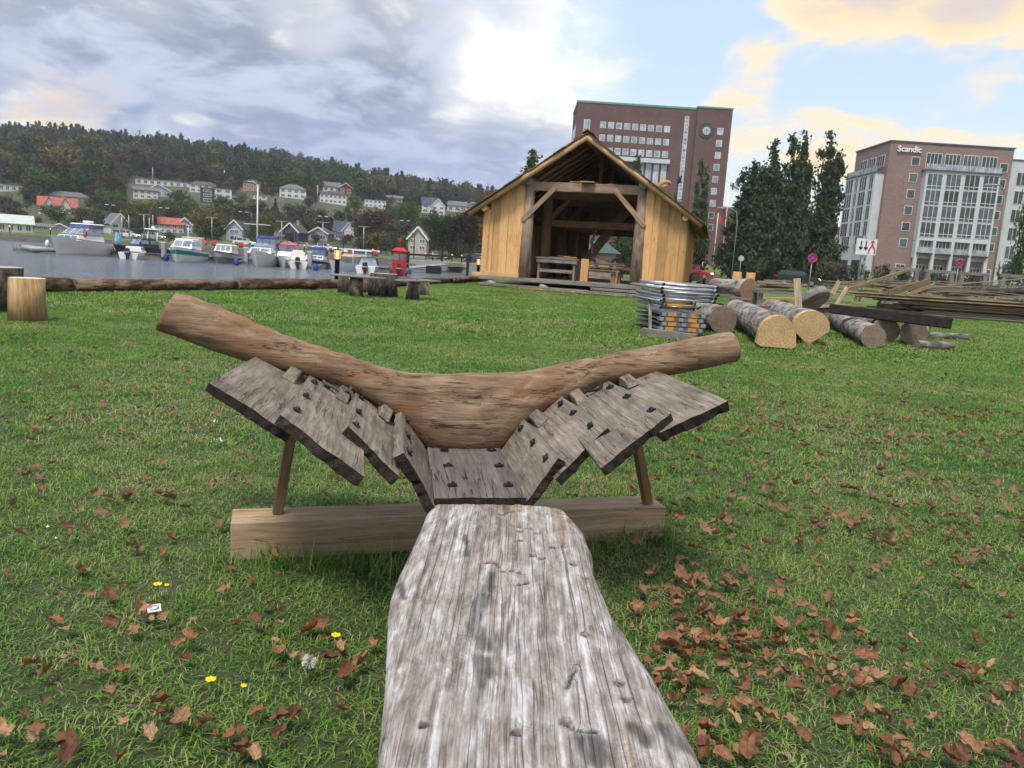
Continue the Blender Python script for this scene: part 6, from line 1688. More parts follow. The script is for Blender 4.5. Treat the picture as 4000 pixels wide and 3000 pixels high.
def house(name, label, x0, x1, ybase, yeave, yridge, roof, wall, rf, rz=0.0, D=None, depth=.8, wins=(3, 2), chim=False, cat='house', group='houses across the water', trim=M_TRIM):
    xc = (x0 + x1) / 2
    if D is None: b = hit(xc, ybase, 100)
    else: b = at(xc, ybase, D)
    px, py, f = proj(b)
    k = f / FPX
    w = (x1 - x0) * k; he = (ybase - yeave) * k; hr = (ybase - yridge) * k; dp = w * depth if roof != 'front' else max(w * depth, 5)
    if D is None: HOUSE_RECT.append((x0 - 4, x1 + 4, yridge - 6, ybase - 2, b.y))
    az = math.atan2(b.x, b.y)
    t = thing(name, label, cat, b + Vector((0, dp / 2, 0)), -az + rz, group)
    sk = 2.5                                      # footing goes down into the slope
    box('wall', (0, 0, (he - sk) / 2), (w, dp, he + sk), wall, t)
    o = .35
    def slab(name, A, B, C, D_, th=.18):
        A, B, C, D_ = map(Vector, (A, B, C, D_)); n = (B - A).cross(D_ - A).normalized()
        if n.z < 0: n = -n
        vs = [A, B, C, D_] + [p + n * th for p in (A, B, C, D_)]
        me = mesh('roof', vs, [(0, 3, 2, 1), (4, 5, 6, 7), (0, 1, 5, 4), (1, 2, 6, 5), (2, 3, 7, 6), (3, 0, 4, 7)], rf)
        bm = bmesh.new(); bm.from_mesh(me); bmesh.ops.recalc_face_normals(bm, faces=bm.faces[:]); bm.to_mesh(me); bm.free()
        return link(name, me, WM[t.name], t)
    if roof == 'flat':
        r0 = box('roof', (0, 0, he + .12), (w + .5, dp + .5, .25), rf, t)
    elif roof == 'side':                          # ridge parallel to the view
        s = (hr - he) / (dp / 2)
        r0 = slab('roof', (-w / 2 - o, -dp / 2 - o, he - s * o), (w / 2 + o, -dp / 2 - o, he - s * o), (w / 2 + o, 0, hr), (-w / 2 - o, 0, hr)); slab('roof', (-w / 2 - o, dp / 2 + o, he - s * o), (w / 2 + o, dp / 2 + o, he - s * o), (w / 2 + o, 0, hr), (-w / 2 - o, 0, hr))
        put('gable_wall', prism_mesh([(-dp / 2, he), (dp / 2, he), (0, hr)], w, wall, 'X'), (0, 0, 0), t)
    elif roof == 'front':                         # gable towards us
        s = (hr - he) / (w / 2)
        for q in (-1, 1): r0 = slab('roof', (q * (w / 2 + o), -dp / 2 - o, he - s * o), (q * (w / 2 + o), dp / 2 + o, he - s * o), (0, dp / 2 + o, hr), (0, -dp / 2 - o, hr))
        put('gable_wall', prism_mesh([(-w / 2, he), (w / 2, he), (0, hr)], dp, wall, 'Y'), (0, 0, 0), t)
        for q in (-1, 1): bar('barge_board', (q * (w / 2 + o), -dp / 2 - o - .04, he - s * o + .02), (0, -dp / 2 - o - .04, hr + .05), .05, .30, trim, t)
    elif roof == 'hip':
        m = min(w, dp) * .42
        vs = [(-w / 2 - o, -dp / 2 - o, he), (w / 2 + o, -dp / 2 - o, he), (w / 2 + o, dp / 2 + o, he), (-w / 2 - o, dp / 2 + o, he), (-w / 2 + m, 0, hr), (w / 2 - m, 0, hr)]
        r0 = link('roof', mesh('roof', vs, [(0, 1, 5, 4), (1, 2, 5), (2, 3, 4, 5), (3, 0, 4), (3, 2, 1, 0)], rf), WM[t.name], t)
    if chim: box('chimney', (w * .15, dp * .1, hr + .1), (.7, .7, 1.6), WL_GREY, r0, PM=WM[t.name])
    nx, nz = wins
    for j in range(nz):
        for i in range(nx):
            ww = w / nx * .52; hh = he / nz * .5; x = -w / 2 + w / nx * (i + .5); z = he / nz * (j + .52)
            fr = box('window', (x, -dp / 2 - .02, z), (ww + .22, .06, hh + .22), trim, t)
            box('pane', (0, -.025, 0), (ww, .04, hh), M_PANE, fr); box('glazing_bar', (0, -.05, 0), (.07, .03, hh), trim, fr)
    return t, w, dp, he, hr
def build_houses():
    H = house
    H('modern_house', 'dark-topped house at the left picture edge on the hillside', -20, 62, 748, 722, 712, 'flat', WL_WHITE, RF_DARK, wins=(4, 1))
    H('bungalow', 'long low house with a grey hipped roof above the twin-gable house', 182, 322, 786, 768, 748, 'hip', WL_GREY, RF_GREY, depth=.5, wins=(6, 1))
    t, w, dp, he, hr = H('villa', 'white villa with a red roof and two front gables', 138, 268, 838, 806, 772, 'side', WL_WHITE, RF_RED, depth=.6, wins=(5, 2), chim=True)
    for q in (-.22, .2):
        put('front_gable', prism_mesh([(-w * .13, he * .2), (w * .13, he * .2), (w * .13, he), (0, hr * .97), (-w * .13, he)], 1.2, WL_WHITE, 'Y'), (q * w, -dp / 2 - .4, 0), t)
        for s in (-1, 1): bar('gable_roof', (q * w + s * w * .15, -dp / 2 - .4, he - .25), (q * w, -dp / 2 - .4, hr), 1.7, .15, RF_RED, t)
    H('white_hall', 'white hall with a pale green roof at the left edge by the shore', -90, 84, 905, 868, 838, 'side', WL_WHITE, WL_GREEN, D=140, depth=.5, wins=(6, 1))
    H('low_house', 'low beige house behind the big cruiser bow', 92, 185, 898, 884, 873, 'side', WL_BEIGE, RF_GREY, depth=.6, wins=(5, 1))
    H('low_house', 'small beige gabled house right of the low beige one', 180, 235, 898, 886, 873, 'front', WL_BEIGE, RF_GREY, wins=(2, 1))
    H('white_house', 'narrow steep white house behind the big cruiser', 398, 466, 912, 872, 834, 'front', WL_WHITE, RF_GREY, rz=.35, wins=(2, 2))
    H('red_roofed_house', 'white house with a bright red roof behind the navy boat', 612, 702, 912, 876, 853, 'side', WL_WHITE, RF_RED, depth=.6, wins=(4, 2))
    H('grey_house', 'grey gabled house beside the bright red roof', 690, 748, 912, 878, 853, 'front', WL_LBLUE, RF_DARK, rz=-.3, wins=(2, 2))
    H('pale_blue_house', 'pale blue gabled house with a plain front', 886, 952, 942, 894, 862, 'front', WL_LBLUE, RF_DARK, rz=-.45, wins=(1, 2))
    H('terraced_house', 'long modern white house with a band of windows high on the hill', 530, 740, 728, 706, 700, 'flat', WL_WHITE, RF_GREY, rz=-.05, depth=.25, wins=(9, 1))
    H('terraced_house', 'white modern house with a red-brown roof, right of the long modern one', 735, 832, 752, 722, 708, 'hip', WL_WHITE, RF_BROWN, depth=.5, wins=(4, 2))
    H('white_house', 'white house with two grey roofs below the long modern one', 512, 600, 776, 744, 732, 'side', WL_WHITE, RF_GREY, depth=.6, wins=(4, 2))
    H('white_house', 'gabled grey-roofed house joined right of the double-roofed white house', 560, 646, 768, 744, 721, 'front', WL_LBLUE, RF_GREY, wins=(3, 1))
    H('modern_block', 'black and white modern block, left one of a pair', 776, 828, 792, 738, 734, 'flat', WL_DARK, RF_GREY, wins=(1, 3))
    H('modern_block', 'white modern block with black base, right one of a pair', 832, 894, 776, 738, 733, 'flat', WL_WHITE, RF_DARK, wins=(2, 2))
    H('ochre_house', 'ochre wooden house with a flat hipped dark roof', 940, 1012, 748, 714, 701, 'hip', WL_ORANGE, RF_DARK, wins=(4, 2))
    H('low_house', 'low white garage under the ochre house', 985, 1035, 778, 764, 760, 'flat', WL_WHITE, RF_GREY, wins=(2, 1))
    H('white_house', 'large white house with a grey hipped roof and many windows', 1082, 1182, 774, 738, 718, 'hip', WL_WHITE, RF_GREY, wins=(4, 2))
    H('white_house', 'white house with a grey side roof left of the red one', 1256, 1322, 750, 728, 711, 'side', WL_WHITE, RF_GREY, wins=(3, 1))
    H('red_house', 'dark red house with white trim high on the hill', 1318, 1372, 760, 735, 716, 'front', WL_RED, RF_DARK, wins=(2, 2))
    H('white_house', 'long white two-storey house with a dark roof on the terrace wall', 1240, 1342, 796, 760, 745, 'hip', WL_WHITE, RF_DARK, wins=(6, 2))
    H('modern_house', 'dark-roofed glassy house on pillars above the dark trees', 1418, 1500, 812, 782, 774, 'flat', WL_WHITE, RF_DARK, wins=(5, 2))
    H('grey_house', 'low grey house behind the glassy dark-roofed one', 1506, 1568, 792, 775, 764, 'side', WL_GREY, RF_GREY, wins=(3, 1))
    t = H('white_house', 'white house with a blue roof joined to a red-roofed gable', 1644, 1700, 832, 798, 772, 'side', WL_WHITE, RF_BLUE, wins=(2, 2))
    H('white_house', 'white gabled house with a red roof joined to the blue-roofed one', 1682, 1734, 838, 806, 778, 'front', WL_WHITE, RF_RED, wins=(2, 2))
    H('white_house', 'white house with a blue-grey roof next to the boathouse eave', 1744, 1820, 828, 804, 786, 'side', WL_WHITE, RF_GREY, wins=(3, 1))
    H('small_house', 'small dark house just above the boathouse left eave', 1822, 1868, 826, 804, 790, 'front', WL_GREY, RF_DARK, wins=(2, 1))
    H('navy_house', 'navy blue gabled house with white trim by the shore', 1102, 1172, 948, 906, 874, 'front', WL_NAVY, RF_BROWN, rz=-.42, wins=(1, 1), depth=1.3, chim=True)
    H('grey_house', 'grey gabled house right of the navy one', 1208, 1284, 942, 912, 890, 'front', WL_GREY, RF_BROWN, rz=-.35, wins=(2, 1), depth=1.0)
    t, w, dp, he, hr = H('blue_roofed_house', 'white house with a big dark blue roof and a pointed dormer', 1300, 1380, 938, 902, 866, 'side', WL_WHITE, RF_BLUE, wins=(3, 1), depth=.7)
    put('dormer', prism_mesh([(-1.6, he * .5), (1.6, he * .5), (1.6, he), (0, hr * .92), (-1.6, he)], 1.2, WL_WHITE, 'Y'), (w * .16, -dp / 2 - .4, 0), t)
    for s in (-1, 1): bar('dormer_roof', (w * .16 + s * 2.0, -dp / 2 - .4, he - .3), (w * .16, -dp / 2 - .4, hr * .95), 1.8, .18, M_TRIM, t)
    H('white_annexe', 'small white annexe left of the navy house', 1072, 1106, 944, 922, 908, 'side', WL_WHITE, RF_GREY, wins=(2, 1))
    H('beige_house', 'tall beige gabled house left of the waterside trees', 1592, 1664, 980, 930, 888, 'front', WL_BEIGE, RF_GREY, rz=-.1, wins=(2, 2), D=150, depth=1.2)
build_houses()

# ------------------------------------------------------------------ the wood on the ridge
def build_wood():
    rnd = random.Random(77)
    pts_c, pts_p, pts_d = [], [], []
    def clear(x, y, z, h):
        px, py, f = proj((x, y, z)); top = py - h * FPX / f; hw = h * .35 * FPX / f
        for (a, b, ya, yb, yh) in HOUSE_RECT:
            if y < yh and px + hw > a and px - hw < b and top < yb and py > ya: return False
            if abs(y - yh) < 14 and px + hw > a and px - hw < b and abs(py - yb) < 30: return False
        return True
    n = 0
    while n < 4200:
        y = rnd.uniform(262, 640); az = rnd.uniform(-.80, .06)
        if rnd.random() > (y / 640) ** .8: continue
        x = az * y; z = terrain(x, y)
        dense = 1.0 if y > 345 else .42
        if rnd.random() > dense: continue
        g = mnoise.noise(Vector((x / 55, y / 55, 2.0)))
        h = rnd.choice((6.5, 8, 9, 10, 11, 12, 14)) * rnd.uniform(.85, 1.15)
        if not clear(x, y, z, h): continue
        n += 1
        p = (x, y, z - .3, rnd.uniform(0, 6.28), h)
        if y > 470 and rnd.random() < .62: pts_c.append(p) if rnd.random() < .5 else pts_p.append(p)
        elif rnd.random() < .22 + .3 * (g > .1): pts_c.append(p)
        else: pts_d.append(p)
    m = 0
    while m < 1700:                                # bushes and small trees between the lower houses
        y = rnd.uniform(168, 350); az = rnd.uniform(-.78, -.0); x = az * y; z = terrain(x, y); h = rnd.uniform(2.2, 5.5) * (1 if y < 230 else 1.25)
        m += 1
        if clear(x, y, z, h * 1.1): pts_d.append((x, y, z - .2, rnd.uniform(0, 6.28), h))
    def merged(crown_me, kind):                   # crown + trunk in one prototype
        bm = bmesh.new(); bm.from_mesh(crown_me); k = len(bm.faces)
        t2 = trunk_mesh(kind); bm.from_mesh(t2)
        bm.faces.ensure_lookup_table()
        for f in bm.faces[k:]: f.material_index = 1
        return bm_mesh(bm, 'tree', [crown_me.materials[0], M_TRUNK])
    def rc(seed, mat): return merged(round_crown(seed, mat, 42, 15, .045), 'round')
    scatter('ridge_wood_spruces', [merged(spruce_mesh(100 + i, F_SPRUCE), 'spruce') for i in range(4)], pts_c, 'dark spruce trees of the wood on the hill ridge', 'wood')
    scatter('ridge_wood_pines', [merged(spruce_mesh(200 + i, F_SPRUCE, 11, True), 'spruce') for i in range(4)], pts_p, 'dark round-topped pines on the skyline of the ridge', 'wood')
    scatter('hillside_wood', [rc(300 + i, m) for i, m in enumerate((F_DARK, F_DARK, F_GREEN, F_OLIVE, F_BARE, F_COPPER, F_DARK, F_BARE))], pts_d, 'dark mixed leafy wood covering the hillside', 'wood')
build_wood()
# ================================================================== town hall and hotel
def brick_mat(name, c, var=.18):
    m, t, b = material(name)
    c0 = coords(t, False)
    br = t.n('ShaderNodeTexBrick', {'Vector': t.mapping(c0, (1, 1, 1), rot=(R(90), 0, 0)), 'Scale': 1.0, 'Color1': c, 'Color2': tuple(x * .8 for x in c), 'Mortar': tuple(x * 1.15 for x in c), 'Mortar Size': .012, 'Brick Width': .5, 'Row Height': .16})
    n = t.noise(c0, .25, 5, .6); n2 = t.noise(c0, 2.0, 4, .6)
    col = t.mix(1.0, br.outputs[0], t.ramp(t.math('ADD', t.math('MULTIPLY', n, .6), t.math('MULTIPLY', n2, .4)), [(.35, 1 - var), (.65, 1 + var * .4)]), 'MULTIPLY')
    t.put(b.inputs['Base Color'], col); b.inputs['Roughness'].default_value = .85; b.inputs['Specular IOR Level'].default_value = .2
    return m
BR_HALL = brick_mat('dark_red_brick', (.148, .086, .086))
BR_HOTEL = brick_mat('rose_brick_cladding', (.265, .18, .170), .1)
M_WINW = plain('white_window_frame', (.60, .61, .63), .5)
M_BAYW = plain('pale_bay_cladding', (.50, .53, .57), .45, 0, .08, .6)
M_GL1 = glassy('town_glass', (.36, .40, .50), .12, .25)
M_GL2 = glassy('hotel_glass', (.060, .082, .095), .15, .4); M_GL2.node_tree.nodes['Principled BSDF'].inputs['Specular IOR Level'].default_value = .4
M_COPPER = plain('copper_green', (.13, .27, .23), .7, 0, .2, 1)
M_PARAPET = plain('roof_edge_metal', (.10, .10, .11), .5, .3)
M_BALC = glassy('balcony_glass', (.30, .34, .40), .1, .1)

def window(t, x, y, z, w, h, glass=None, frame=None, bars=0, fr=.10, dep=.10, axis='Y', name='window'):
    """a framed window standing on the wall face at y (facing -y) or x (axis X, facing -x)"""
    frame = frame or M_WINW; glass = glass or M_GL1
    if axis == 'Y':
        o = box(name, (x, y - .01, z), (w + 2 * fr, dep, h + 2 * fr), frame, t)
        box('pane', (0, -dep / 2 + .005, 0), (w, .05, h), glass, o)
        for k in range(bars): box('glazing_bar', (-w / 2 + w * (k + 1) / (bars + 1), -dep / 2 - .015, 0), (.09, .05, h), frame, o)
    else:
        o = box(name, (x - .01, y, z), (dep, w + 2 * fr, h + 2 * fr), frame, t)
        box('pane', (-dep / 2 + .005, 0, 0), (.05, w, h), glass, o)
        for k in range(bars): box('glazing_bar', (-dep / 2 - .015, -w / 2 + w * (k + 1) / (bars + 1), 0), (.05, .09, h), frame, o)
    return o
def town_hall():
    D = 215.0; k = D / FPX
    a = at(2258, 400, D); b = at(2858, 436, D)
    L = Vector((a.x, a.y, 0)); ztop = (a.z + b.z) / 2; zg = 2.0
    W = b.x - a.x
    t = thing('town_hall', 'tall dark red brick office tower with a round clock, behind the boathouse', 'building', (a.x, a.y, zg), 0.0)
    H = ztop - zg
    Wb = W * .775                                     # broad block, then the slimmer clock tower
    box('main_block', (Wb / 2, 9, H / 2), (Wb, 18, H), BR_HALL, t)
    box('clock_tower', (Wb + (W - Wb) / 2 + .02, 8.3, H / 2), (W - Wb, 19, H + .6), BR_HALL, t)
    box('copper_edge', (Wb / 2, 9, H + .25), (Wb + .3, 18.3, .5), M_COPPER, t)
    box('copper_edge', (Wb + (W - Wb) / 2, 8.3, H + .55), (W - Wb + .3, 19.3, .4), M_COPPER, t)
    box('roof_box', (W - 1.5, 9, H + 1.3), (3.0, 6, 2.0), M_COPPER, t, bev=.1)
    def loc(px, py):                                  # picture point -> facade x, z
        p = at(px, py, D); return p.x - a.x, p.z - zg
    Z = lambda px, py: loc(px, py)
    zs = 1800, 350, .4973
    def Q(zx, zy): return loc(1800 + zx * .4973, 350 + zy * .4973)
    # rows of square windows
    for (x0, y0, x1, y1, n) in ((1118, 277, 1620, 312, 9), (1110, 378, 1612, 414, 9), (1168, 482, 1604, 510, 8)):
        for i in range(n):
            x, z = Q(x0 + (x1 - x0) * i / (n - 1), y0 + (y1 - y0) * i / (n - 1)); window(t, x, 0, z, 1.35, 1.45)
    bx0, bz0 = Q(1205, 535); bx1, bz1 = Q(1638, 560)
    ba = box('balcony', ((bx0 + bx1) / 2, -.55, (bz0 + bz1) / 2 - .3), (bx1 - bx0, 1.0, 1.1), M_BAYW, t)
    for i in range(18): box('baluster', (-(bx1 - bx0) / 2 + (bx1 - bx0) * (i + .5) / 18, -.52, .0), (.12, .06, 1.06), M_WINW, ba)
    for i in range(4):
        x, z = Q(1410 + i * 60, 655 + i * 4); window(t, x, 0, z, 1.2, 6.2, bars=0)
        x, z = Q(1398 + i * 60, 770 + i * 4); window(t, x, 0, z - 2, 1.2, 2.6)
    # column of windows on the clock tower
    ty = -1.2
    for i in range(9):
        x, z = Q(2029 - (2029 - 1950) * i / 8, 335 + (1083 - 335) * i / 8); window(t, x, ty, z, 1.35, 1.5, M_GL1 if i < 7 else M_GL2)
    # stair window strip between block and tower
    x0, z0 = Q(1785, 210); x1, z1 = Q(1735, 880)
    st = box('stair_window_strip', (x0 - .2, -.02, (z0 + z1) / 2), (1.15, .12, z0 - z1), M_WINW, t)
    n = 24
    for i in range(n): box('pane', (0, -.05, -(z0 - z1) / 2 + (z0 - z1) * (i + .5) / n), (.85, .06, (z0 - z1) / n - .14), M_GL1, st)
    # tall window upper left and the side face windows
    x, z = Q(990, 282); window(t, x, 0, z, 1.5, 3.0, bars=1)
    x, z = Q(982, 345); window(t, x, 0, z, 1.5, 1.6, bars=1)
    for r in range(4):
        for c in range(4): window(t, 0, 3 + c * 3.6, H - 7.0 - r * 5.4, 1.5, 3.0, axis='X')
    for i in range(7):
        x, z = Q(1000 + i * 105 if i < 6 else 2043, 152 + i * 7.5 if i < 6 else 215); box('vent', (x, ty - .02 if i == 6 else -.02, z), (.9, .06, 1.0), BR_HALL if False else M_PARAPET, t)
    # clock
    cx, cz = Q(1921, 330)
    ck = put('clock', lathe_mesh([(2.0, 0), (2.0, .12)], plain('clock_iron', (.03, .045, .05), .5), 32), (cx, ty + .0, cz), t, rot=Matrix.Rotation(R(90), 4, 'X'))
    put('clock_face', lathe_mesh([(1.05, .12), (1.05, .20)], plain('clock_face', (.42, .47, .55), .4), 32), (0, 0, 0), ck)
    for i in range(12):
        a2 = i * math.pi / 6
        box('hour_mark', (1.55 * math.cos(a2), 1.55 * math.sin(a2), .16), (.55, .16, .08), plain('clock_copper', (.09, .13, .13), .6) if i == 0 else MATS['clock_copper'], ck, rot=a2)
    box('minute_hand', (0, -.45, .23), (.09, .95, .04), M_BLACK, ck); box('hour_hand', (0.0, .28, .26), (.14, .6, .04), M_BLACK, ck); box('clock_bar', (.0, 0, .22), (1.6, .08, .03), M_BLACK, ck)
    # low wing on the right, behind the flags
    x0, z0 = Q(2060, 915)
    wg = box('low_wing', (W + 6.5, 6, z0 / 2), (13, 10, z0), BR_HALL, t)
    box('wing_door', (W + 2.6, .97, 2.2), (1.4, .1, 3.4), M_WINW, t)
    box('wing_window', (W + 7, .97, 5), (1.2, .1, 1.4), M_WINW, t)
    # a further low brick block between the poplars and the hotel
    p = at(3290, 1000, 190); p2 = at(3235, 890, 190)
    t2 = thing('brick_annexe', 'low dark brick block with white windows left of the hotel', 'building', (p.x, p.y, 2.0))
    box('wall', (-1, 4, (p2.z - 2) / 2), (10, 8, p2.z - 2), BR_HALL, t2); box('roof_edge', (-1, 4, p2.z - 2 + .2), (10.3, 8.3, .4), M_PARAPET, t2)
    for r in range(3):
        for c in range(4): window(t2, -4.6 + c * 2.2, 0, p2.z - 2 - 2.4 - r * 3.4, 1.1, 1.5)
town_hall()

def hotel():
    D = 140.0
    a = at(3482, 550, D); b = at(3963, 586, D)
    W = b.x - a.x; zg = 2.1; H = (a.z + b.z) / 2 - zg
    DP = 14.0
    t = thing('hotel', 'rose brick seven-storey hotel with pale glazed bays and white roof lettering', 'hotel', (a.x, a.y, zg), 0.0)
    def Q(zx, zy):                                    # measured in the right-hand close-up
        p = at(2700 + zx * .5877, 450 + zy * .5877, D); return p.x - a.x, p.z - zg
    box('main_block', (W / 2, DP / 2, H / 2), (W, DP, H), BR_HOTEL, t)
    box('roof_edge', (W / 2, DP / 2, H + .12), (W + .3, DP + .3, .25), M_PARAPET, t)
    fl = 3.0
    # two columns of small square windows
    for (x0, y0, x1, y1, n) in ((1491, 307, 1408, 848, 6), (2077, 350, 1986, 878, 6)):
        for i in range(n):
            x, z = Q(x0 + (x1 - x0) * i / (n - 1), y0 + (y1 - y0) * i / (n - 1)); window(t, x, 0, z, 1.25, 1.35, M_GL2, bars=0)
    # projecting pale bay, four columns of glazing
    xa, zt = Q(1540, 372); xb, _ = Q(2030, 402); _, zb = Q(1480, 830)
    bw = xb - xa; by = -1.3
    xm = (xa + xb) / 2
    bay = box('bay', (xm, by / 2, (zt + zb) / 2), (bw, -by, zt - zb), M_BAYW, t)
    box('bay_cornice', (xm, by / 2 - .1, zt + .1), (bw + .5, -by + .4, .22), M_PARAPET, t)
    rows = [446, 552, 656, 762]
    for r, zy in enumerate(rows):
        for c in range(4):
            x, z = Q(1608 - r * 17 + c * 114, zy + c * 4)
            x = xm - bw / 2 + bw * (c + .5) / 4
            o = window(t, x, by, z, bw / 4 - .75, 2.45, M_GL2, fr=.09, bars=2)
            box('transom', (0, -.07, -.75), (bw / 4 - .75, .05, .09), M_WINW, o)
    # top floor: recessed glazing with a glass balustrade on the bay roof
    for c in range(4):
        x = xm - bw / 2 + bw * (c + .5) / 4; _, z = Q(1620, 305)
        window(t, x, 0, z - .1 , bw / 4 - .7, 2.7, M_GL2, bars=3)
    bal = box('terrace_balustrade', (xm, by + .1, zt + .72), (bw + .1, .06, .95), M_BALC, t)
    for i in range(13): box('balustrade_post', (-bw / 2 + bw * i / 12, -.05, 0), (.06, .05, .97), M_WINW, bal)
    # fifth row: french doors with balconies; ground floor between white piers
    for c in range(4):
        x = xm - bw / 2 + bw * (c + .5) / 4; _, z = Q(1545, 866)
        window(t, x, by + .55, z, bw / 4 - .8, 2.5, M_GL2, bars=3)
        o = box('balcony', (x, by - .05, z - .85), (bw / 4 - .6, .07, 1.0), M_BALC, t)
        box('balcony_slab', (0, .1, -.62), (bw / 4 - .5, .9, .30), plain('brown_slab', (.045, .03, .03), .6) if 'brown_slab' not in MATS else MATS['brown_slab'], o)
        window(t, x, -.02, 1.6, bw / 4 - 1.0, 2.6, M_GL2, bars=3)
    box('ground_recess', (xm, by / 2 + .38, zb - 1.6), (bw, .4, 3.0), M_BAYW, t)
    for c in range(5):
        x = xm - bw / 2 + bw * c / 4 + (.25 if c == 0 else -.25 if c == 4 else 0)
        box('pier', (x, by + .25, zb / 2), (.55, .55, zb - .01), M_BAYW, t)
    for px in (1390, 1968):
        x, z = Q(px, 985); window(t, x, 0, 1.7, 1.5, 2.2, M_GL2, bars=1)
    # left flank: brick above, pale glazed bay below
    sy0 = DP * .10; sx = -1.5
    fb = box('flank_bay', (sx / 2, DP * .52, zt / 2 - .3), (-sx, DP * .90, zt - .6), M_BAYW, t)
    box('flank_cornice', (sx / 2, DP * .52, zt - .5), (-sx + .3, DP * .92, .2), M_PARAPET, t)
    for r, zy in enumerate(rows):
        _, z = Q(1540, zy)
        for c, (yc, ww) in enumerate(((DP * .16, 1.3), (DP * .40, 2.6), (DP * .60, 1.0), (DP * .82, 2.8))):
            window(t, sx, yc, z - .2, ww, 2.4, M_GL2, bars=2 if ww > 2 else 1, axis='X')
    _, z = Q(1540, 866)
    for yc in (DP * .30, DP * .72):
        window(t, sx, yc, z, 3.2, 2.4, M_GL2, bars=3, axis='X'); box('flank_balcony', (sx - .25, yc, z - .8), (.07, 3.6, 1.0), M_BALC, t)
        box('garage_shade', (sx - .04, yc, 1.7), (.05, 4.2, 3.0), plain('opening_shade', (.03, .03, .035), .8) if 'opening_shade' not in MATS else MATS['opening_shade'], t)  # flat dark panel, painted as the shade inside a garage opening
    for yc in (DP * .2, DP * .45, DP * .7):
        _, z = Q(1620, 305); window(t, 0, yc, z - .2, 2.4, 1.9, M_GL2, bars=2, axis='X')
    fbal = box('flank_balustrade', (sx + .05, DP * .52, zt + .1), (.06, DP * .9, 1.0), M_BALC, t)
    # roof lettering
    cu = bpy.data.curves.new('lettering', 'FONT'); cu.body = 'Scandic'; cu.size = 1.42; cu.extrude = .10; cu.offset = .02
    cu.materials.append(plain('white_letter', (.75, .77, .80), .4))
    x, z = Q(1365, 240)
    tmp = bpy.data.objects.new('lettering', cu); COL.objects.link(tmp)
    me = bpy.data.meshes.new_from_object(tmp.evaluated_get(bpy.context.evaluated_depsgraph_get())); bpy.data.objects.remove(tmp)
    link('roof_lettering', me, WM[t.name] @ Matrix.Translation((x, -.22, z)) @ Matrix.Rotation(R(90), 4, 'X'), t)
    # further pale wing on the right
    x0, z0 = Q(2150, 268)
    t2 = thing('hotel_wing', 'pale grey wing of the hotel at the right picture edge', 'building', (a.x + W + .05, a.y + 5, zg))
    box('wall', (7, 5, z0 / 2), (14, 10, z0), M_BAYW, t2); box('roof_edge', (7, 5, z0 + .1), (14.3, 10.3, .2), M_PARAPET, t2)
    for r in range(6):
        for c in range(4): window(t2, 1.8 + c * 3.2, 0, z0 - 3.2 - r * 3.3, 1.5, 2.2, M_GL2, bars=1)
hotel()
# ================================================================== road, vehicles, signs
M_ASPH = plain('asphalt', (.055, .056, .060), .9, 0, .25, 1.5, .4)
M_PATH = plain('gravel_path', (.20, .195, .19), .95, 0, .15, 2.0, .3)
M_GALV = plain('galvanised', (.32, .33, .35), .45, .7, .15, 4)
M_TYRE = plain('tyre', (.012, .012, .013), .8); M_RIM = plain('wheel_rim', (.30, .31, .33), .35, .8)
M_CGLASS = glassy('car_glass', (.035, .045, .055), .05)
def strip_mesh(pts, w, mat, lift, n=10):
    """a ribbon that follows the ground"""
    P = []
    for (a, b) in zip(pts, pts[1:]):
        for k in range(n): P.append(Vector(a).lerp(Vector(b), k / n))
    P.append(Vector(pts[-1])); vs, fs = [], []
    for i, p in enumerate(P):
        d = (P[min(i + 1, len(P) - 1)] - P[max(i - 1, 0)]).normalized(); s = Vector((-d.y, d.x))
        for q in (-.5, 0, .5):
            v = p + s * w * q; vs.append((v.x, v.y, terrain(v.x, v.y) + lift))
    for i in range(len(P) - 1):
        for j in range(2): fs.append((i * 3 + j, i * 3 + j + 1, i * 3 + j + 4, i * 3 + j + 3))
    return mesh('strip', vs, fs, mat, smooth=True)
def streets():
    road = [(-8, 140), (2, 118), (14, 95), (26, 86), (60, 84), (140, 86)]
    tag(link('road', strip_mesh(road, 7.5, M_ASPH, .05)), kind='structure')
    tag(link('kerb', strip_mesh([(x - .2, y - 4.1) for x, y in road[2:]], .35, M_CONC, .14)), kind='structure')
    tag(link('footpath', strip_mesh([(x, y + 6.2) for x, y in road[2:]], 2.2, M_PATH, .04)), kind='structure')
    p0, p1, p2 = at(3290, 1050, 118), at(3420, 1070, 108), at(3600, 1080, 100)
    tag(link('hotel_path', strip_mesh([(p0.x, p0.y), (p1.x, p1.y), (p2.x, p2.y)], 2.0, M_PATH, .06)), kind='structure')
    # far shore: road and gravel path along the grass
    tag(link('shore_path', strip_mesh([(-300, 121), (-120, 130), (-70, 133.5), (-30, 134), (-14, 133)], 1.6, M_PATH, .06)), kind='structure')
    tag(link('shore_road', strip_mesh([(-300, 142), (-120, 152), (-60, 158), (-20, 156), (-6, 150)], 6.5, M_ASPH, .06)), kind='structure')
streets()

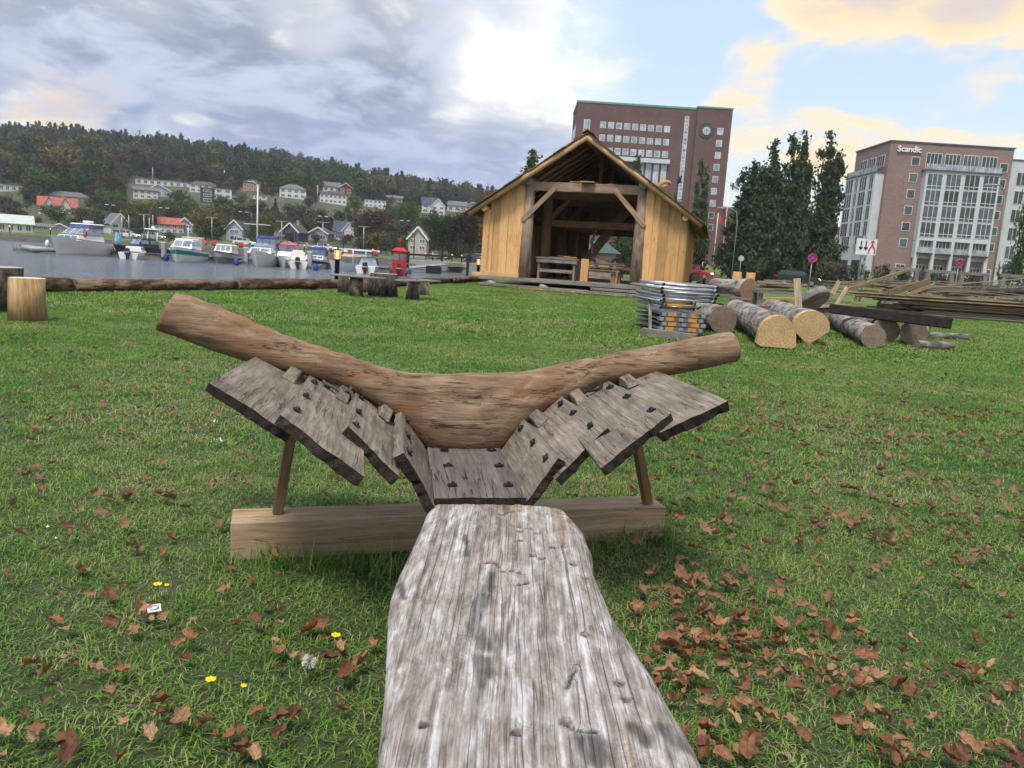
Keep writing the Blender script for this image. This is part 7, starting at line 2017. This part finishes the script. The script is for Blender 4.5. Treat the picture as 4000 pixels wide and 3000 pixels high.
def car_mesh_parts(t, paint, L=4.3, W=1.75, H=1.48, suv=False):
    """nose at +X; wheels on z = 0"""
    k = .12 if suv else 0
    side = [(-L / 2, .35), (-L / 2 + .05, .80 + k), (-L / 2 + .12, .96 + k), (L / 2 - 1.25, .96 + k), (L / 2 - .35, .80 + k), (L / 2 - .02, .62 + k), (L / 2, .32), (L / 2 - .1, .24), (-L / 2 + .1, .24)]
    put('body', prism_mesh(side, W, paint, 'Y', bev=.06), (0, 0, 0), t)
    ca = [(-L / 2 + .15, .94 + k), (-L / 2 + .42, H - .05), (-L / 2 + .8, H), (L * .06, H), (L * .14, H - .06), (L / 2 - 1.2, .94 + k)]
    gh = put('greenhouse', prism_mesh(ca, W - .28, M_CGLASS, 'Y', bev=.05), (0, 0, 0), t)
    put('roof', prism_mesh([(-L / 2 + .55, H - .03), (-L / 2 + .8, H + .015), (L * .06, H + .015), (L * .12, H - .03)], W - .25, paint, 'Y', bev=.01), (0, 0, 0), t)
    for s in (-1, 1):
        for x in (-L * .02, -L * .30): bar('pillar', (x, s * (W / 2 - .13), .92 + k), (x - .05, s * (W / 2 - .15), H), .08, .05, paint, t, up=(0, 1, 0))
        bar('pillar', (L / 2 - 1.22, s * (W / 2 - .13), .94 + k), (L * .12, s * (W / 2 - .16), H - .02), .07, .06, paint, t, up=(0, 1, 0))
        box('headlight', (L / 2 - .10, s * (W / 2 - .28), .66 + k), (.16, .32, .16), M_HEAD, t, bev=.03)
        box('tail_light', (-L / 2 + .04, s * (W / 2 - .2), .82 + k), (.08, .25, .2), M_REDP, t)
        box('mirror', (L * .17, s * (W / 2 + .08), 1.0 + k), (.12, .18, .13), paint, t, bev=.03)
        for x in (-L * .31, L * .31):
            wl = put('wheel', lathe_mesh([(.32, -.1), (.33, -.06), (.33, .06), (.32, .1)], M_TYRE, 18), (x, s * (W / 2 - .08), .33), t, rot=Matrix.Rotation(R(90), 4, 'X'))
            put('rim', lathe_mesh([(.21, -.115), (.21, .115)], M_RIM, 14), (0, 0, 0), wl)
    box('grille', (L / 2 - .03, 0, .55 + k), (.06, .8, .16), M_DARK, t)
    box('number_plate', (L / 2 + .005, 0, .40), (.03, .5, .11), M_GEL, t)
M_HEAD = emis('headlight', (1.0, .86, .62), 3.0)
M_HEADOFF = plain('headlamp_glass', (.5, .5, .5), .1)
def car(label, px, py, D, heading, paint, group=None, **kw):
    p = at(px, py, D); z = terrain(p.x, p.y) + .06
    t = thing('parked_car' if group else 'car', label, 'car', (p.x, p.y, z), heading, group)
    car_mesh_parts(t, paint, **kw); return t
PT_RED = plain('red_car_paint', (.36, .018, .03), .25, .1); PT_BLACK = plain('black_car_paint', (.022, .024, .028), .2, .2); PT_WHITE = plain('white_car_paint', (.62, .62, .63), .25); PT_SILVER = plain('silver_car_paint', (.34, .35, .37), .3, .5); PT_BLUE = plain('blue_car_paint', (.04, .07, .14), .25, .2)
car('small red car with lit headlights driving past the boathouse side', 2712, 1070, 83, R(-20), PT_RED, L=3.9, H=1.5)
car('dark SUV with pale roof rails driving past below the poplars', 3115, 1085, 84, R(-12), PT_BLACK, L=4.5, H=1.6, suv=True)
G = 'cars in the car park across the water'
for k, (px, D, hd, pt, lb) in enumerate(((1700, 150, -1.2, PT_SILVER, 'silver car with lights on left of the waterside trees'), (1735, 148, -1.3, PT_BLACK, 'dark car with lights on left of the waterside trees'), (1852, 146, -.3, PT_BLUE, 'dark blue car right of the waterside trunks'), (1878, 150, -.4, PT_WHITE, 'white car close to the boathouse left corner'), (1120, 158, 0, PT_WHITE, 'white car parked before the navy house'), (1270, 158, 0, PT_WHITE, 'white car parked before the grey gabled house'), (955, 157, 0, PT_WHITE, 'white car parked right of the pale blue house'), (500, 157, .1, PT_WHITE, 'white car parked behind the big cruiser stern'), (600, 157, 0, PT_SILVER, 'silver car parked behind the navy boat'), (1185, 158, 0, PT_SILVER, 'silver car parked between the navy and the grey house'))):
    car(lb, px, 960, D, hd, pt, G)
def van():
    p = at(2688, 1010, 112); z = terrain(p.x, p.y) + .06
    t = thing('delivery_van', 'white van half hidden behind the boathouse back corner', 'van', (p.x, p.y, z), R(-30))
    put('body', prism_mesh([(-2.7, .3), (-2.7, 2.4), (1.0, 2.45), (1.9, 1.35), (2.7, 1.1), (2.75, .35)], 1.95, PT_WHITE, 'Y', bev=.07), (0, 0, 0), t)
    put('windscreen', prism_mesh([(1.12, 2.3), (1.9, 1.42), (1.95, 1.45), (1.18, 2.34)], 1.6, M_CGLASS, 'Y'), (0, 0, .01), t)
    for s in (-1, 1):
        box('side_window', (.95, s * .985, 1.75), (.9, .03, .6), M_CGLASS, t); box('headlight', (2.62, s * .72, .9), (.2, .3, .25), M_HEADOFF, t)
        for x in (-1.7, 1.75):
            wl = put('wheel', lathe_mesh([(.34, -.12), (.36, -.08), (.36, .08), (.34, .12)], M_TYRE, 16), (x, s * .88, .36), t, rot=Matrix.Rotation(R(90), 4, 'X')); put('rim', lathe_mesh([(.2, -.13), (.2, .13)], M_RIM, 12), (0, 0, 0), wl)
van()

# ------------------------------------------------------------------ signs and posts
M_SIGNW = plain('sign_white', (.66, .68, .72), .4); M_SBLUE = plain('sign_blue', (.03, .05, .32), .4); M_SRED = plain('sign_red', (.50, .03, .05), .4); M_SBACK = plain('sign_back', (.42, .44, .47), .5, .3)
def nostop(label, px, py, D, r):
    p = at(px, py, D); zg = terrain(p.x, p.y)
    t = thing('road_sign', label, 'road sign', (p.x, p.y, zg), -.06, 'round no-stopping signs')
    h = p.z - zg
    tube('pole', [(0, .05, 0), (0, .05, h + .2)], .035, M_GALV, t, n=8)
    RX = Matrix.Rotation(R(90), 4, 'X')
    put('blue_disc', lathe_mesh([(r, 0), (r, .02)], M_SBLUE, 28), (0, 0, h), t, rot=RX)
    pts = [(r * .90 * math.cos(k * math.pi / 14), -.03, h + r * .90 * math.sin(k * math.pi / 14)) for k in range(29)]
    tube('red_ring', pts, r * .13, M_SRED, t, n=6)
    for s in (-1, 1): box('red_bar', (0, -.035 + .003 * s, h), (r * 1.66, .012, r * .17), M_SRED, t, rot=Matrix.Rotation(s * R(45), 4, 'Y'))
nostop('round blue no-stopping sign with red cross by the dark SUV', 3174, 1008, 53, .31)
nostop('round blue no-stopping sign with red cross above the trestles', 3747, 1028, 60, .29)
def warning_board():
    D = 47; p = at(3384, 964, D); zg = terrain(p.x, p.y)
    t = thing('traffic_board', 'white rectangular traffic board with two black arrows and a red one on a lattice mast', 'road sign', (p.x, p.y, zg), -.03)
    h = p.z - zg; w, hh = 1.24, 1.0
    bd = box('board', (0, 0, h), (w, .04, hh), M_SIGNW, t, bev=.01)
    for s in (-1, 1): box('board_edge', (s * (w / 2 - .02), -.024, 0), (.03, .012, hh - .02), M_SBACK, bd)
    for s in (-1, 1): box('board_edge', (0, -.024, s * (hh / 2 - .02)), (w - .02, .012, .03), M_SBACK, bd)
    for x in (-.33, -.03):
        o = put('black_arrow', prism_mesh([(-.035, .36), (.035, .36), (.035, -.02), (.11, .02), (.11, -.08), (0, -.20), (-.11, -.08), (-.11, .02), (-.035, -.02)], .012, M_BLACK, 'Y'), (x, -.028, -.02), bd)
    red = [(-.035, .18), (-.035, .30), (-.11, .24), (-.11, .33), (0, .43), (.11, .33), (.11, .24), (.035, .30), (.035, .18)]
    put('red_arrow', prism_mesh(red, .012, M_SRED, 'Y'), (.34, -.028, -.02), bd)
    for s in (-1, 1):
        pts = [(0, .20), (.02, .08), (.12, -.05), (.17, -.18), (.17, -.38)]
        for a, b in zip(pts, pts[1:]): bar('red_arrow_leg', (.34 + s * a[0], -.03, a[1] - .02), (.34 + s * b[0], -.03, b[1] - .02), .085, .012, M_SRED, bd, up=(0, 1, 0))
    # lattice mast
    H = h - hh / 2 + .9
    for sx in (-.13, .13):
        for sy in (.12, .34): tube('mast_leg', [(sx, sy, 0), (sx, sy, H)], .022, M_GALV, t, n=6)
    n = 9
    for i in range(n):
        z0, z1 = H * i / n, H * (i + 1) / n; s = 1 if i % 2 else -1
        for sy in (.12, .34): tube('mast_brace', [(-.13 * s, sy, z0), (.13 * s, sy, z1)], .014, M_GALV, t, n=5)
        for sx in (-.13, .13): tube('mast_brace', [(sx, .23 - .11 * s, z0), (sx, .23 + .11 * s, z1)], .014, M_GALV, t, n=5)
warning_board()
def street_lamp(label, px, pytop, D, arm=1.6, side=-1, pybase=None, head=True, mat=None, r=.06, group='street lamps'):
    p = at(px, pytop, D); zg = terrain(p.x, p.y); h = p.z - zg
    t = thing('street_lamp', label, 'street lamp', (p.x, p.y, zg), 0, group)
    if arm: pts = [(0, 0, 0), (0, 0, h * .8), (side * arm * .12, 0, h * .95), (side * arm * .5, 0, h), (side * arm, 0, h)]
    else: pts = [(0, 0, 0), (0, 0, h)]
    tube('pole', pts, r, mat or M_GALV, t, n=7)
    if head: put('lamp_head', frustum_mesh(.8, .34, .5, .25, .16, M_GALV, bev=.04), (side * (arm + .25), 0, h - .1), t)
    return t
street_lamp('tall grey street lamp with a curved arm before the hotel', 3935, 725, 60, 1.1, -1, r=.055)
street_lamp('thin grey lamp pole standing left of the poplars', 2886, 815, 82, 1.6, -1, r=.05)
for k, (px, py, lb) in enumerate(((562, 838, 'pale street lamp on the far shore above the navy boat'), (828, 850, 'pale street lamp on the far shore above the teal-banded boat'), (1101, 865, 'pale street lamp beside the navy house'), (1262, 868, 'pale street lamp beside the grey gabled house'), (1422, 885, 'pale street lamp before the copper beech'), (1620, 912, 'dark lamp post before the beige house'), (1342, 905, 'thin dark lamp post right of the near glowing lamp'), (475, 845, 'thin pale mast left of the navy boat'), (503, 842, 'thin pale mast behind the small outboard boat'), (583, 850, 'thin pale mast right of the navy boat'))):
    dark = 'dark' in lb; mast = 'mast' in lb
    t = street_lamp(lb, px, py, 150 if not dark else 128, 0, 1, head=False, mat=M_DARK if dark else None, r=.09)
    if not mast:
        h = max(v[2] for v in [tuple(x.co) for x in kids(t)[0].data.vertices])
        p = at(px, py, 150 if not dark else 128); z = p.z - terrain(p.x, p.y)
        for s in (-1, 1): box('lamp_head', (s * .65, 0, z), (1.0, .3, .12), M_GALV, t)
for k, (px, py, D, lb) in enumerate(((430, 800, 215, 'lower street lamp above the shore houses near the twin-gable house'), (640, 812, 215, 'lower street lamp above the red roof'), (952, 828, 215, 'lower street lamp left of the tall mast'), (1262, 845, 215, 'double street lamp over the hedge above the grey house'), (1583, 862, 215, 'lower street lamp right of the copper beech'))):
    p = at(px, py, D); zg = terrain(p.x, p.y)
    t = thing('hill_street_lamp', lb, 'street lamp', (p.x, p.y, zg), 0, 'street lamps on the hillside road')
    h = p.z - zg; tube('pole', [(0, 0, 0), (0, 0, h)], .06, M_DARK, t, n=6)
    for s in (-1, 1): box('lamp_head', (s * .9, 0, h), (.9, .3, .15), M_GEL, t); tube('arm', [(0, 0, h - .3), (s * .6, 0, h)], .04, M_DARK, t, n=5)
# tall white signal mast with a cross yard
p = at(1007, 722, 127); zg = terrain(p.x, p.y); h = p.z - zg
t = thing('flag_mast', 'tall white mast with a cross yard on the far quay', 'mast', (p.x, p.y, zg))
tube('mast', [(0, 0, 0), (0, 0, h)], [.16, .09], M_GEL, t, n=8); q = at(1007, 877, 127).z - zg
tube('yard', [(-2.2, 0, q), (2.2, 0, q)], .06, M_GEL, t, n=6); tube('top_arm', [(0, 0, h), (-.8, 0, h + .5), (-1.6, 0, h + .4)], .05, M_GEL, t, n=6)
# house flagpoles on the hill
for k, (px, py0, py1, lb) in enumerate(((597, 655, 700, 'white flagpole behind the long modern white house'), (876, 665, 735, 'white flagpole above the modern blocks'), (1178, 700, 735, 'flagpole beside the large white hipped house'), (1240, 722, 770, 'flagpole left of the long white two-storey house'), (1450, 702, 770, 'flagpole above the glassy dark-roofed house'))):
    b = hit(px, py1 + 12, 100); pz = at(px, py0, b.y)
    tag(tube('flagpole', [(b.x, b.y, b.z), (b.x, b.y, pz.z)], .10, M_GEL, n=6), lb, 'flagpole', 'flagpoles on the hillside')
# flags by the town hall
def flag(label, px, ytop, D, cols, fx, fy, w, h):
    p = at(px, ytop, D); zg = terrain(p.x, p.y); H = p.z - zg
    t = thing('flag', label, 'flag', (p.x, p.y, zg), 0)
    tube('pole', [(0, 0, 0), (0, 0, H)], .07, M_GEL, t, n=6)
    def cloth(x0, x1, z0, z1, mat, nm, lift=0.0):
        vs, fs = [], []
        nx, nz = 12, 5
        for i in range(nx + 1):
            for j in range(nz + 1):
                u, v = x0 + (x1 - x0) * i / nx, z0 + (z1 - z0) * j / nz
                vs.append((u * w * .92, -lift + .18 * math.sin(u * 7 + v) * u, H - .15 - h * (1 - v) - u * h * .55))
        for i in range(nx):
            for j in range(nz): a = i * (nz + 1) + j; fs.append((a, a + nz + 1, a + nz + 2, a + 1))
        put(nm, mesh('cloth', vs, fs, mat, smooth=True), (0, 0, 0), t)
    cloth(0, 1, 0, 1, cols[0], 'cloth')
    if len(cols) > 1:
        cloth(0, 1, .40, .60, cols[1], 'cross_bar', .02); cloth(.28, .42, 0, 1, cols[1], 'cross_upright', .025)
flag('white flag with a dark blue cross on a pole left of the poplars', 2852, 705, 190, [plain('flag_white', (.6, .6, .62), .8), plain('flag_blue', (.04, .05, .14), .8)], 0, 0, 2.6, 1.7)
flag('small red flag on a pole before the town hall corner', 2806, 832, 170, [plain('flag_red', (.42, .04, .06), .8)], 0, 0, 1.2, 1.5)
# plain sign from behind, marker posts, bin
p = at(2895, 1010, 78); zg = terrain(p.x, p.y); t = thing('road_sign', 'round sign seen from behind beside the poplars', 'road sign', (p.x, p.y, zg)); h = p.z - zg
tube('pole', [(0, 0, 0), (0, 0, h + .3)], .035, M_GALV, t, n=8); put('disc', lathe_mesh([(.29, 0), (.29, .02)], M_SBACK, 24), (0, -.05, h), t, rot=Matrix.Rotation(R(90), 4, 'X'))
M_YEL = plain('marker_yellow', (.60, .42, .02), .5)
for k, px in enumerate((2748, 2765, 2793, 2824)):
    p = at(px, 1022, 104); zg = terrain(p.x, p.y)
    t = thing('marker_post', ['first', 'second', 'third', 'fourth'][k] + ' yellow and black marker post counted from the boathouse', 'marker post', (p.x, p.y, zg), 0, 'yellow and black marker posts')
    for j in range(5): box('band', (0, 0, .12 + .24 * j), (.28, .08, .24), M_YEL if j % 2 else M_BLACK, t, rot=Matrix.Rotation(.0, 4, 'Y'))
p = at(3670, 1068, 62); zg = terrain(p.x, p.y); t = thing('litter_bin', 'dark round litter bin seen through the second trestle', 'bin', (p.x, p.y, zg))
put('drum', lathe_mesh([(.26, 0), (.30, .1), (.32, 1.25)], M_DARK, 16), (0, 0, 0), t); put('lid', lathe_mesh([(.34, 1.25), (.30, 1.42), (.08, 1.52)], M_BLACK, 16), (0, 0, 0), t)
# kiosk seen through the boathouse
p = at(2335, 1040, 62); t = thing('kiosk', 'small wooden kiosk with a dark green pyramid roof seen through the boathouse', 'kiosk', (p.x, p.y, terrain(p.x, p.y)), .1)
box('wall', (0, 0, 1.05), (2.3, 2.3, 2.1), W_POST, t); put('roof', frustum_mesh(3.0, 3.0, .3, .3, 1.1, plain('green_roof', (.05, .09, .10), .6)), (0, 0, 2.1), t); box('counter', (0, -1.2, 1.1), (1.8, .2, .08), W_PINE, t)
# hedges and bushes at the foot of the hotel
for k, (x0, x1, y0, y1, D, m, lb) in enumerate(((3180, 3290, 988, 1064, 96, F_OLIVE, 'large olive bush left of the hotel entrance path'), (3210, 3330, 1012, 1070, 92, F_BARE, 'brown low bush below the olive bush'), (3290, 3400, 1015, 1066, 112, F_DARK, 'dark hedge bush left of the lattice mast'), (3400, 3480, 1010, 1068, 108, F_DARK, 'dark rounded bush right of the lattice mast'), (3465, 3560, 1022, 1072, 106, F_DARK, 'dark bush before the hotel small windows'), (3560, 3660, 1040, 1080, 108, F_BARE, 'reddish low hedge behind the trestles, left part'), (3650, 3760, 1044, 1086, 108, F_BARE, 'reddish low hedge behind the trestles, middle part'), (3750, 3880, 1048, 1092, 108, F_BARE, 'reddish low hedge behind the trestles, right part'), (3890, 3990, 960, 1090, 112, F_DARK, 'dark conical shrub at the hotel right corner'), (2760, 2850, 985, 1050, 118, F_GREEN, 'low green bush left of the poplars'), (2850, 2990, 1010, 1062, 112, F_OLIVE, 'low olive hedge behind the poplar trunks'), (2990, 3170, 1010, 1064, 112, F_GREEN, 'low green hedge between poplars and hotel'), (2600, 2700, 960, 1040, 130, F_GREEN, 'green bush behind the boathouse right wall'))):
    tree_px('bush', lb, x0, x1, y0, y1, m, 'bush', k % 4, D=D, group='bushes before the hotel', cat='bush')
# red shapes and boards on the far shore
for k, (px, py, lb) in enumerate(((800, 938, 'red angular shore seat above the teal-banded boat'), (838, 950, 'dark red shore seat, left of a pair'), (942, 950, 'dark red shore seat beside the grey boat'), (1370, 957, 'red shore box right of the near lamp'), (1469, 963, 'red shore box left of the clipped round bush'))):
    p = at(px, py, 131); zg = terrain(p.x, p.y); t = thing('shore_bench', lb, 'bench', group='red seats along the far shore', M=TR((p.x, p.y, zg), .2 * k, .62))
    box('seat', (0, 0, .45), (1.3, .9, .25), M_REDP, t); box('backrest', (0, .4, .95), (1.3, .15, .9), M_REDP, t, rot=Matrix.Rotation(-.3, 4, 'X')); box('foot', (0, 0, .18), (1.0, .7, .34), M_DARK, t)
p = at(1405, 970, 133); t = thing('road_barrier', 'long pale barrier on the far shore right of the near lamp', 'barrier', (p.x, p.y, terrain(p.x, p.y)))
box('panel', (0, 0, .7), (7, .3, .6), M_GEL, t); box('blue_stripe', (1.5, -.16, .55), (5, .03, .3), M_BLUEC, t)
for x in (-4, 0, 4): box('post', (x, .2, .4), (.2, .2, .8), M_GALV, t)
# ================================================================== evening air
def haze():
    m = bpy.data.materials.new('evening_air'); m.use_nodes = True
    nt = m.node_tree; nt.nodes.clear(); t = NT(nt)
    pv = t.n('ShaderNodeVolumePrincipled', {'Color': (.80, .86, .95), 'Density': .00026, 'Anisotropy': .2})
    out = t.n('ShaderNodeOutputMaterial'); t.put(out.inputs['Volume'], pv.outputs[0])
    x0, x1, y0, y1, z0, z1 = -4300, 4300, -120, 3900, -2.6, 92
    vs = [(x, y, z) for z in (z0, z1) for x, y in ((x0, y0), (x1, y0), (x1, y1), (x0, y1))]
    me = mesh('haze', vs, [(3, 2, 1, 0), (4, 5, 6, 7), (0, 1, 5, 4), (1, 2, 6, 5), (2, 3, 7, 6), (3, 0, 4, 7)], m)
    tag(link('haze', me), 'thin pale evening haze over the harbour and town', 'haze', kind='stuff')
haze()
# ================================================================== fallen leaves and small finds on the lawn
def leaf_mat(name, a, b_, c):
    m, t, b = material(name)
    n = t.noise(coords(t), 4.5, 5, .65)
    rr = t.n('ShaderNodeObjectInfo').outputs['Random']
    col = t.ramp(rr, [(0, a), (.5, b_), (1, c)])
    col = t.mix(1.0, col, t.ramp(n, [(.3, .5), (.7, 1.3)]), 'MULTIPLY')
    lc = t.n('ShaderNodeSeparateXYZ', {0: t.n('ShaderNodeTexCoord').outputs['Object']})
    ay = t.math('ABSOLUTE', lc.outputs[1])
    rib = t.ramp(ay, [(.012, 1), (.03, 0)])
    vein = t.ramp(t.math('FRACT', t.math('ADD', t.math('MULTIPLY', lc.outputs[0], 6.0), t.math('MULTIPLY', ay, -5.0))), [(.0, .6), (.10, 0), (1, 0)])
    col = t.mix(t.math('MAXIMUM', rib, vein), col, t.mix(1.0, col, (.62, .62, .62), 'MULTIPLY'))
    t.put(b.inputs['Base Color'], col); b.inputs['Roughness'].default_value = .65; b.inputs['Specular IOR Level'].default_value = .3
    tr = t.n('ShaderNodeBsdfTranslucent', {'Color': col}); out = [k for k in m.node_tree.nodes if k.type == 'OUTPUT_MATERIAL'][0]
    t.put(out.inputs['Surface'], t.n('ShaderNodeMixShader', {0: .2, 1: b.outputs[0], 2: tr.outputs[0]}).outputs[0])
    return m
M_LEAF = leaf_mat('dry_leaf', (.13, .052, .026), (.28, .130, .062), (.43, .265, .155))
def leaf_mesh(seed):
    """a lobed, curled dry leaf about 1 long"""
    rnd = random.Random(seed)
    n = 21; rim = []
    cu1, cu2, tw = rnd.uniform(.8, 2.3), rnd.uniform(-.6, 1.3), rnd.uniform(-1.0, 1.0)
    for k in range(n):
        a = 2 * math.pi * k / n
        r = .46 * (1 + .24 * math.cos(5 * a) * (1 if seed % 3 else .4)) * rnd.uniform(.88, 1.08)
        rim.append((r * math.cos(a) * 1.15, r * math.sin(a) * .9))
    pts = [(0, 0)] + [(x * .55, y * .55) for x, y in rim] + rim
    vs = []
    for x, y in pts:
        z = cu1 * y * y + cu2 * x * x * .5 + tw * x * y + .07 * math.sin(x * 11 + seed) * abs(y) * 2 + rnd.uniform(-.03, .03)
        yy = y * (1 - .35 * abs(cu1) * abs(y))
        vs.append((x, yy, z))
    fs = [(0, 1 + k, 1 + (k + 1) % n) for k in range(n)] + [(1 + k, 1 + n + k, 1 + n + (k + 1) % n, 1 + (k + 1) % n) for k in range(n)]
    vs += [(-.5, .012, .02), (-.5, -.012, .02), (-.78, .0, .06)]; b = len(vs) - 3; fs.append((b, b + 1, b + 2))
    return mesh('leaf', vs, fs, M_LEAF, smooth=True)
def fallen_leaves():
    rnd = random.Random(19)
    LM = [leaf_mesh(i) for i in range(12)]
    spots = []
    clusters = [(2720, 2230, 34, 170, 80), (2830, 2330, 34, 190, 80), (2700, 2450, 38, 160, 110), (2950, 2450, 34, 220, 90), (3300, 2650, 34, 170, 75), (3050, 2520, 16, 160, 60), (2950, 2700, 14, 160, 60), (3700, 2700, 24, 200, 80), (3350, 2900, 22, 260, 60), (3850, 2950, 12, 160, 50), (2620, 2600, 14, 70, 120), (2760, 2900, 12, 120, 60),
                (990, 2290, 8, 130, 60), (800, 2800, 9, 190, 110), (560, 2750, 7, 220, 120), (350, 2500, 10, 260, 110), (1180, 2500, 10, 170, 100), (1350, 2650, 10, 90, 140), (200, 2900, 8, 160, 60), (650, 2450, 12, 180, 60), (1000, 2850, 12, 170, 70),
                (3400, 1850, 34, 420, 130), (3200, 2050, 30, 380, 90), (3650, 2250, 30, 300, 110), (3600, 1600, 30, 330, 60), (3800, 2000, 22, 220, 120),
                (500, 1880, 20, 300, 110), (900, 1720, 16, 260, 90), (300, 2200, 16, 220, 120), (1150, 1850, 10, 180, 100), (700, 2050, 10, 200, 60), (3000, 1750, 20, 300, 120), (2750, 1650, 12, 180, 60)]
    for cx, cy, n, sx, sy in clusters:
        for _ in range(n):
            px, py = rnd.gauss(cx, sx), rnd.gauss(cy, sy)
            if not (-60 < px < 4060 and 1290 < py < 3060): continue
            g = ground(px, py, .03)
            if -.30 < g.x < .40 and g.y < 2.45: continue
            spots.append(g)
    far = []
    for _ in range(1500):
        px, py = (rnd.uniform(2200, 4000) if rnd.random() < .62 else rnd.uniform(0, 4000)), rnd.uniform(1300, 1750) if rnd.random() < .55 else rnd.uniform(1600, 2400)
        g = ground(px, py, .03)
        if g.x > -9 and g.y > 3: far.append(g)
    def place(g):
        return Matrix.Translation(g + Vector((0, 0, rnd.uniform(.0, .022)))) @ Matrix.Rotation(rnd.uniform(0, 6.28), 4, 'Z') @ Matrix.Rotation(rnd.gauss(0, .45), 4, 'X') @ Matrix.Rotation(rnd.gauss(0, .35), 4, 'Y') @ Matrix.Scale(rnd.choice((.024, .032, .038, .044, .05)) * rnd.uniform(.85, 1.25), 4)
    spots.sort(key=lambda g: g.y)
    for g in spots[:300]:
        tag(link('fallen_leaf', rnd.choice(LM), place(g)), 'dry brown curled leaf lying on the near lawn', 'leaf', 'fallen leaves on the near lawn')
    vs, fs = [], []
    for g in spots[300:] + far:
        M = place(g); me = rnd.choice(LM); b = len(vs)
        vs += [M @ v.co for v in me.vertices]; fs += [tuple(b + i for i in p.vertices) for p in me.polygons]
    tag(link('fallen_leaves', mesh('leaves', vs, fs, leaf_mat('dry_leaf_far', (.25, .135, .08), (.25, .135, .08), (.25, .135, .08)), smooth=True)), 'small dry brown leaves sprinkled over the lawn further off', 'leaves', kind='stuff')
    return LM
LEAVES = fallen_leaves()
def lawn_finds():
    M_DAN = plain('dandelion_yellow', (.75, .55, .01), .7, 0, .2, 60); M_STEM = plain('flower_stem', (.10, .19, .05), .7); M_SEED = plain('seed_head', (.5, .48, .44), .95)
    for k, (px, py, lb) in enumerate(((610, 2290, 'yellow dandelion near the small white tag'), (646, 2294, 'small half-closed dandelion right beside the yellow one near the tag'), (816, 2664, 'yellow dandelion in the lower left of the lawn'), (1306, 2490, 'yellow dandelion left of the bleached slab'), (945, 2690, 'orange-yellow dandelion among brown leaves'))):
        g = ground(px, py, .05)
        t = thing('dandelion', lb, 'flower', (g.x, g.y, 0), 0, 'dandelions on the lawn')
        tube('stem', [(0, 0, 0), (.004, .002, .05)], .0025, M_STEM, t, n=5)
        s = .62 if k in (0, 2, 3) else .36
        vs, fs = [(0, 0, .052)], []
        for r, z, n in ((.010, .058, 12), (.019, .056, 12)):
            for j in range(n): a = j * 2 * math.pi / n + r * 20; vs.append((r * s * math.cos(a) * (1 + .15 * (j % 2)), r * s * math.sin(a) * (1 + .15 * (j % 2)), z + .003 * (j % 2)))
        for j in range(12): fs += [(0, 1 + j, 1 + (j + 1) % 12), (1 + j, 13 + j, 13 + (j + 1) % 12, 1 + (j + 1) % 12)]
        put('flower_head', mesh('head', vs, fs, M_DAN), (.004, .002, 0), t)
    g = ground(1208, 2585, .06); t = thing('seed_head', 'fluffy grey dandelion seed head among the leaves', 'flower', (g.x, g.y, 0))
    tube('stem', [(0, 0, 0), (0, 0, .05)], .0025, M_STEM, t, n=5)
    vs, fs = [], []; rnd = random.Random(2)
    for k in range(140):
        d = Vector((rnd.gauss(0, 1), rnd.gauss(0, 1), rnd.gauss(0, 1))).normalized(); e = d.orthogonal().normalized() * .0016; b = len(vs)
        vs += [d * .004, d * .019 + e, d * .019 - e]; fs.append((b, b + 1, b + 2))
    put('fluff', mesh('fluff', vs, fs, M_SEED), (0, 0, .06), t)
    g = ground(602, 2376, .05); t = thing('paper_tag', 'small white square tag with a grey ring on the lawn', 'tag', M=Matrix.Translation(Vector((g.x, g.y, .05))) @ Matrix.Rotation(.5, 4, 'Z') @ Matrix.Rotation(.22, 4, 'X'))
    box('card', (0, 0, 0), (.036, .034, .002), M_SIGNW, t)
    pts = [(.011 * math.cos(k * math.pi / 8), .009 * math.sin(k * math.pi / 8), .0035) for k in range(17)]; tube('ring', pts, .0022, M_SBACK, t, n=5)
    W = plain('white_litter', (.55, .55, .50), .9)
    for k, (px, py, s, lb) in enumerate(((855, 1722, .035, 'crumpled pale paper scrap on the lawn left of the strakes'), (190, 2058, .02, 'small white scrap on the lawn near the left picture edge'), (215, 2102, .014, 'tiny whitish scrap on the lawn below the other one'), (1418, 2592, .016, 'tiny grey foil scrap close to the slab left edge'), (835, 1565 + 80, .035, 'white paper scrap under the left strake end'))):
        g = ground(px, py, .04); me = leaf_mesh(50 + k).copy(); me.materials.clear(); me.materials.append(W)
        tag(link('paper_scrap', me, Matrix.Translation(g) @ Matrix.Rotation(k * 1.3, 4, 'Z') @ Matrix.Scale(s, 4)), lb, 'scrap', 'pale scraps on the lawn')
    # pale wood chips on the grass before the plank pile
    rnd = random.Random(6); vs, fs = [], []
    for _ in range(900):
        px, py = rnd.uniform(3560, 4000), rnd.uniform(1265, 1345); g = ground(px, py, .05); a = rnd.uniform(0, 6.28); l, w = rnd.uniform(.015, .05), rnd.uniform(.01, .025)
        d = Vector((math.cos(a) * l, math.sin(a) * l, rnd.uniform(0, .01))); e = Vector((-math.sin(a) * w, math.cos(a) * w, 0)); b = len(vs); vs += [g, g + d, g + d + e, g + e]; fs.append((b, b + 1, b + 2, b + 3))
    tag(link('wood_chips', mesh('chips', vs, fs, W_P1)), 'pale wood chips on the grass before the plank pile', 'chips', kind='stuff')
lawn_finds()
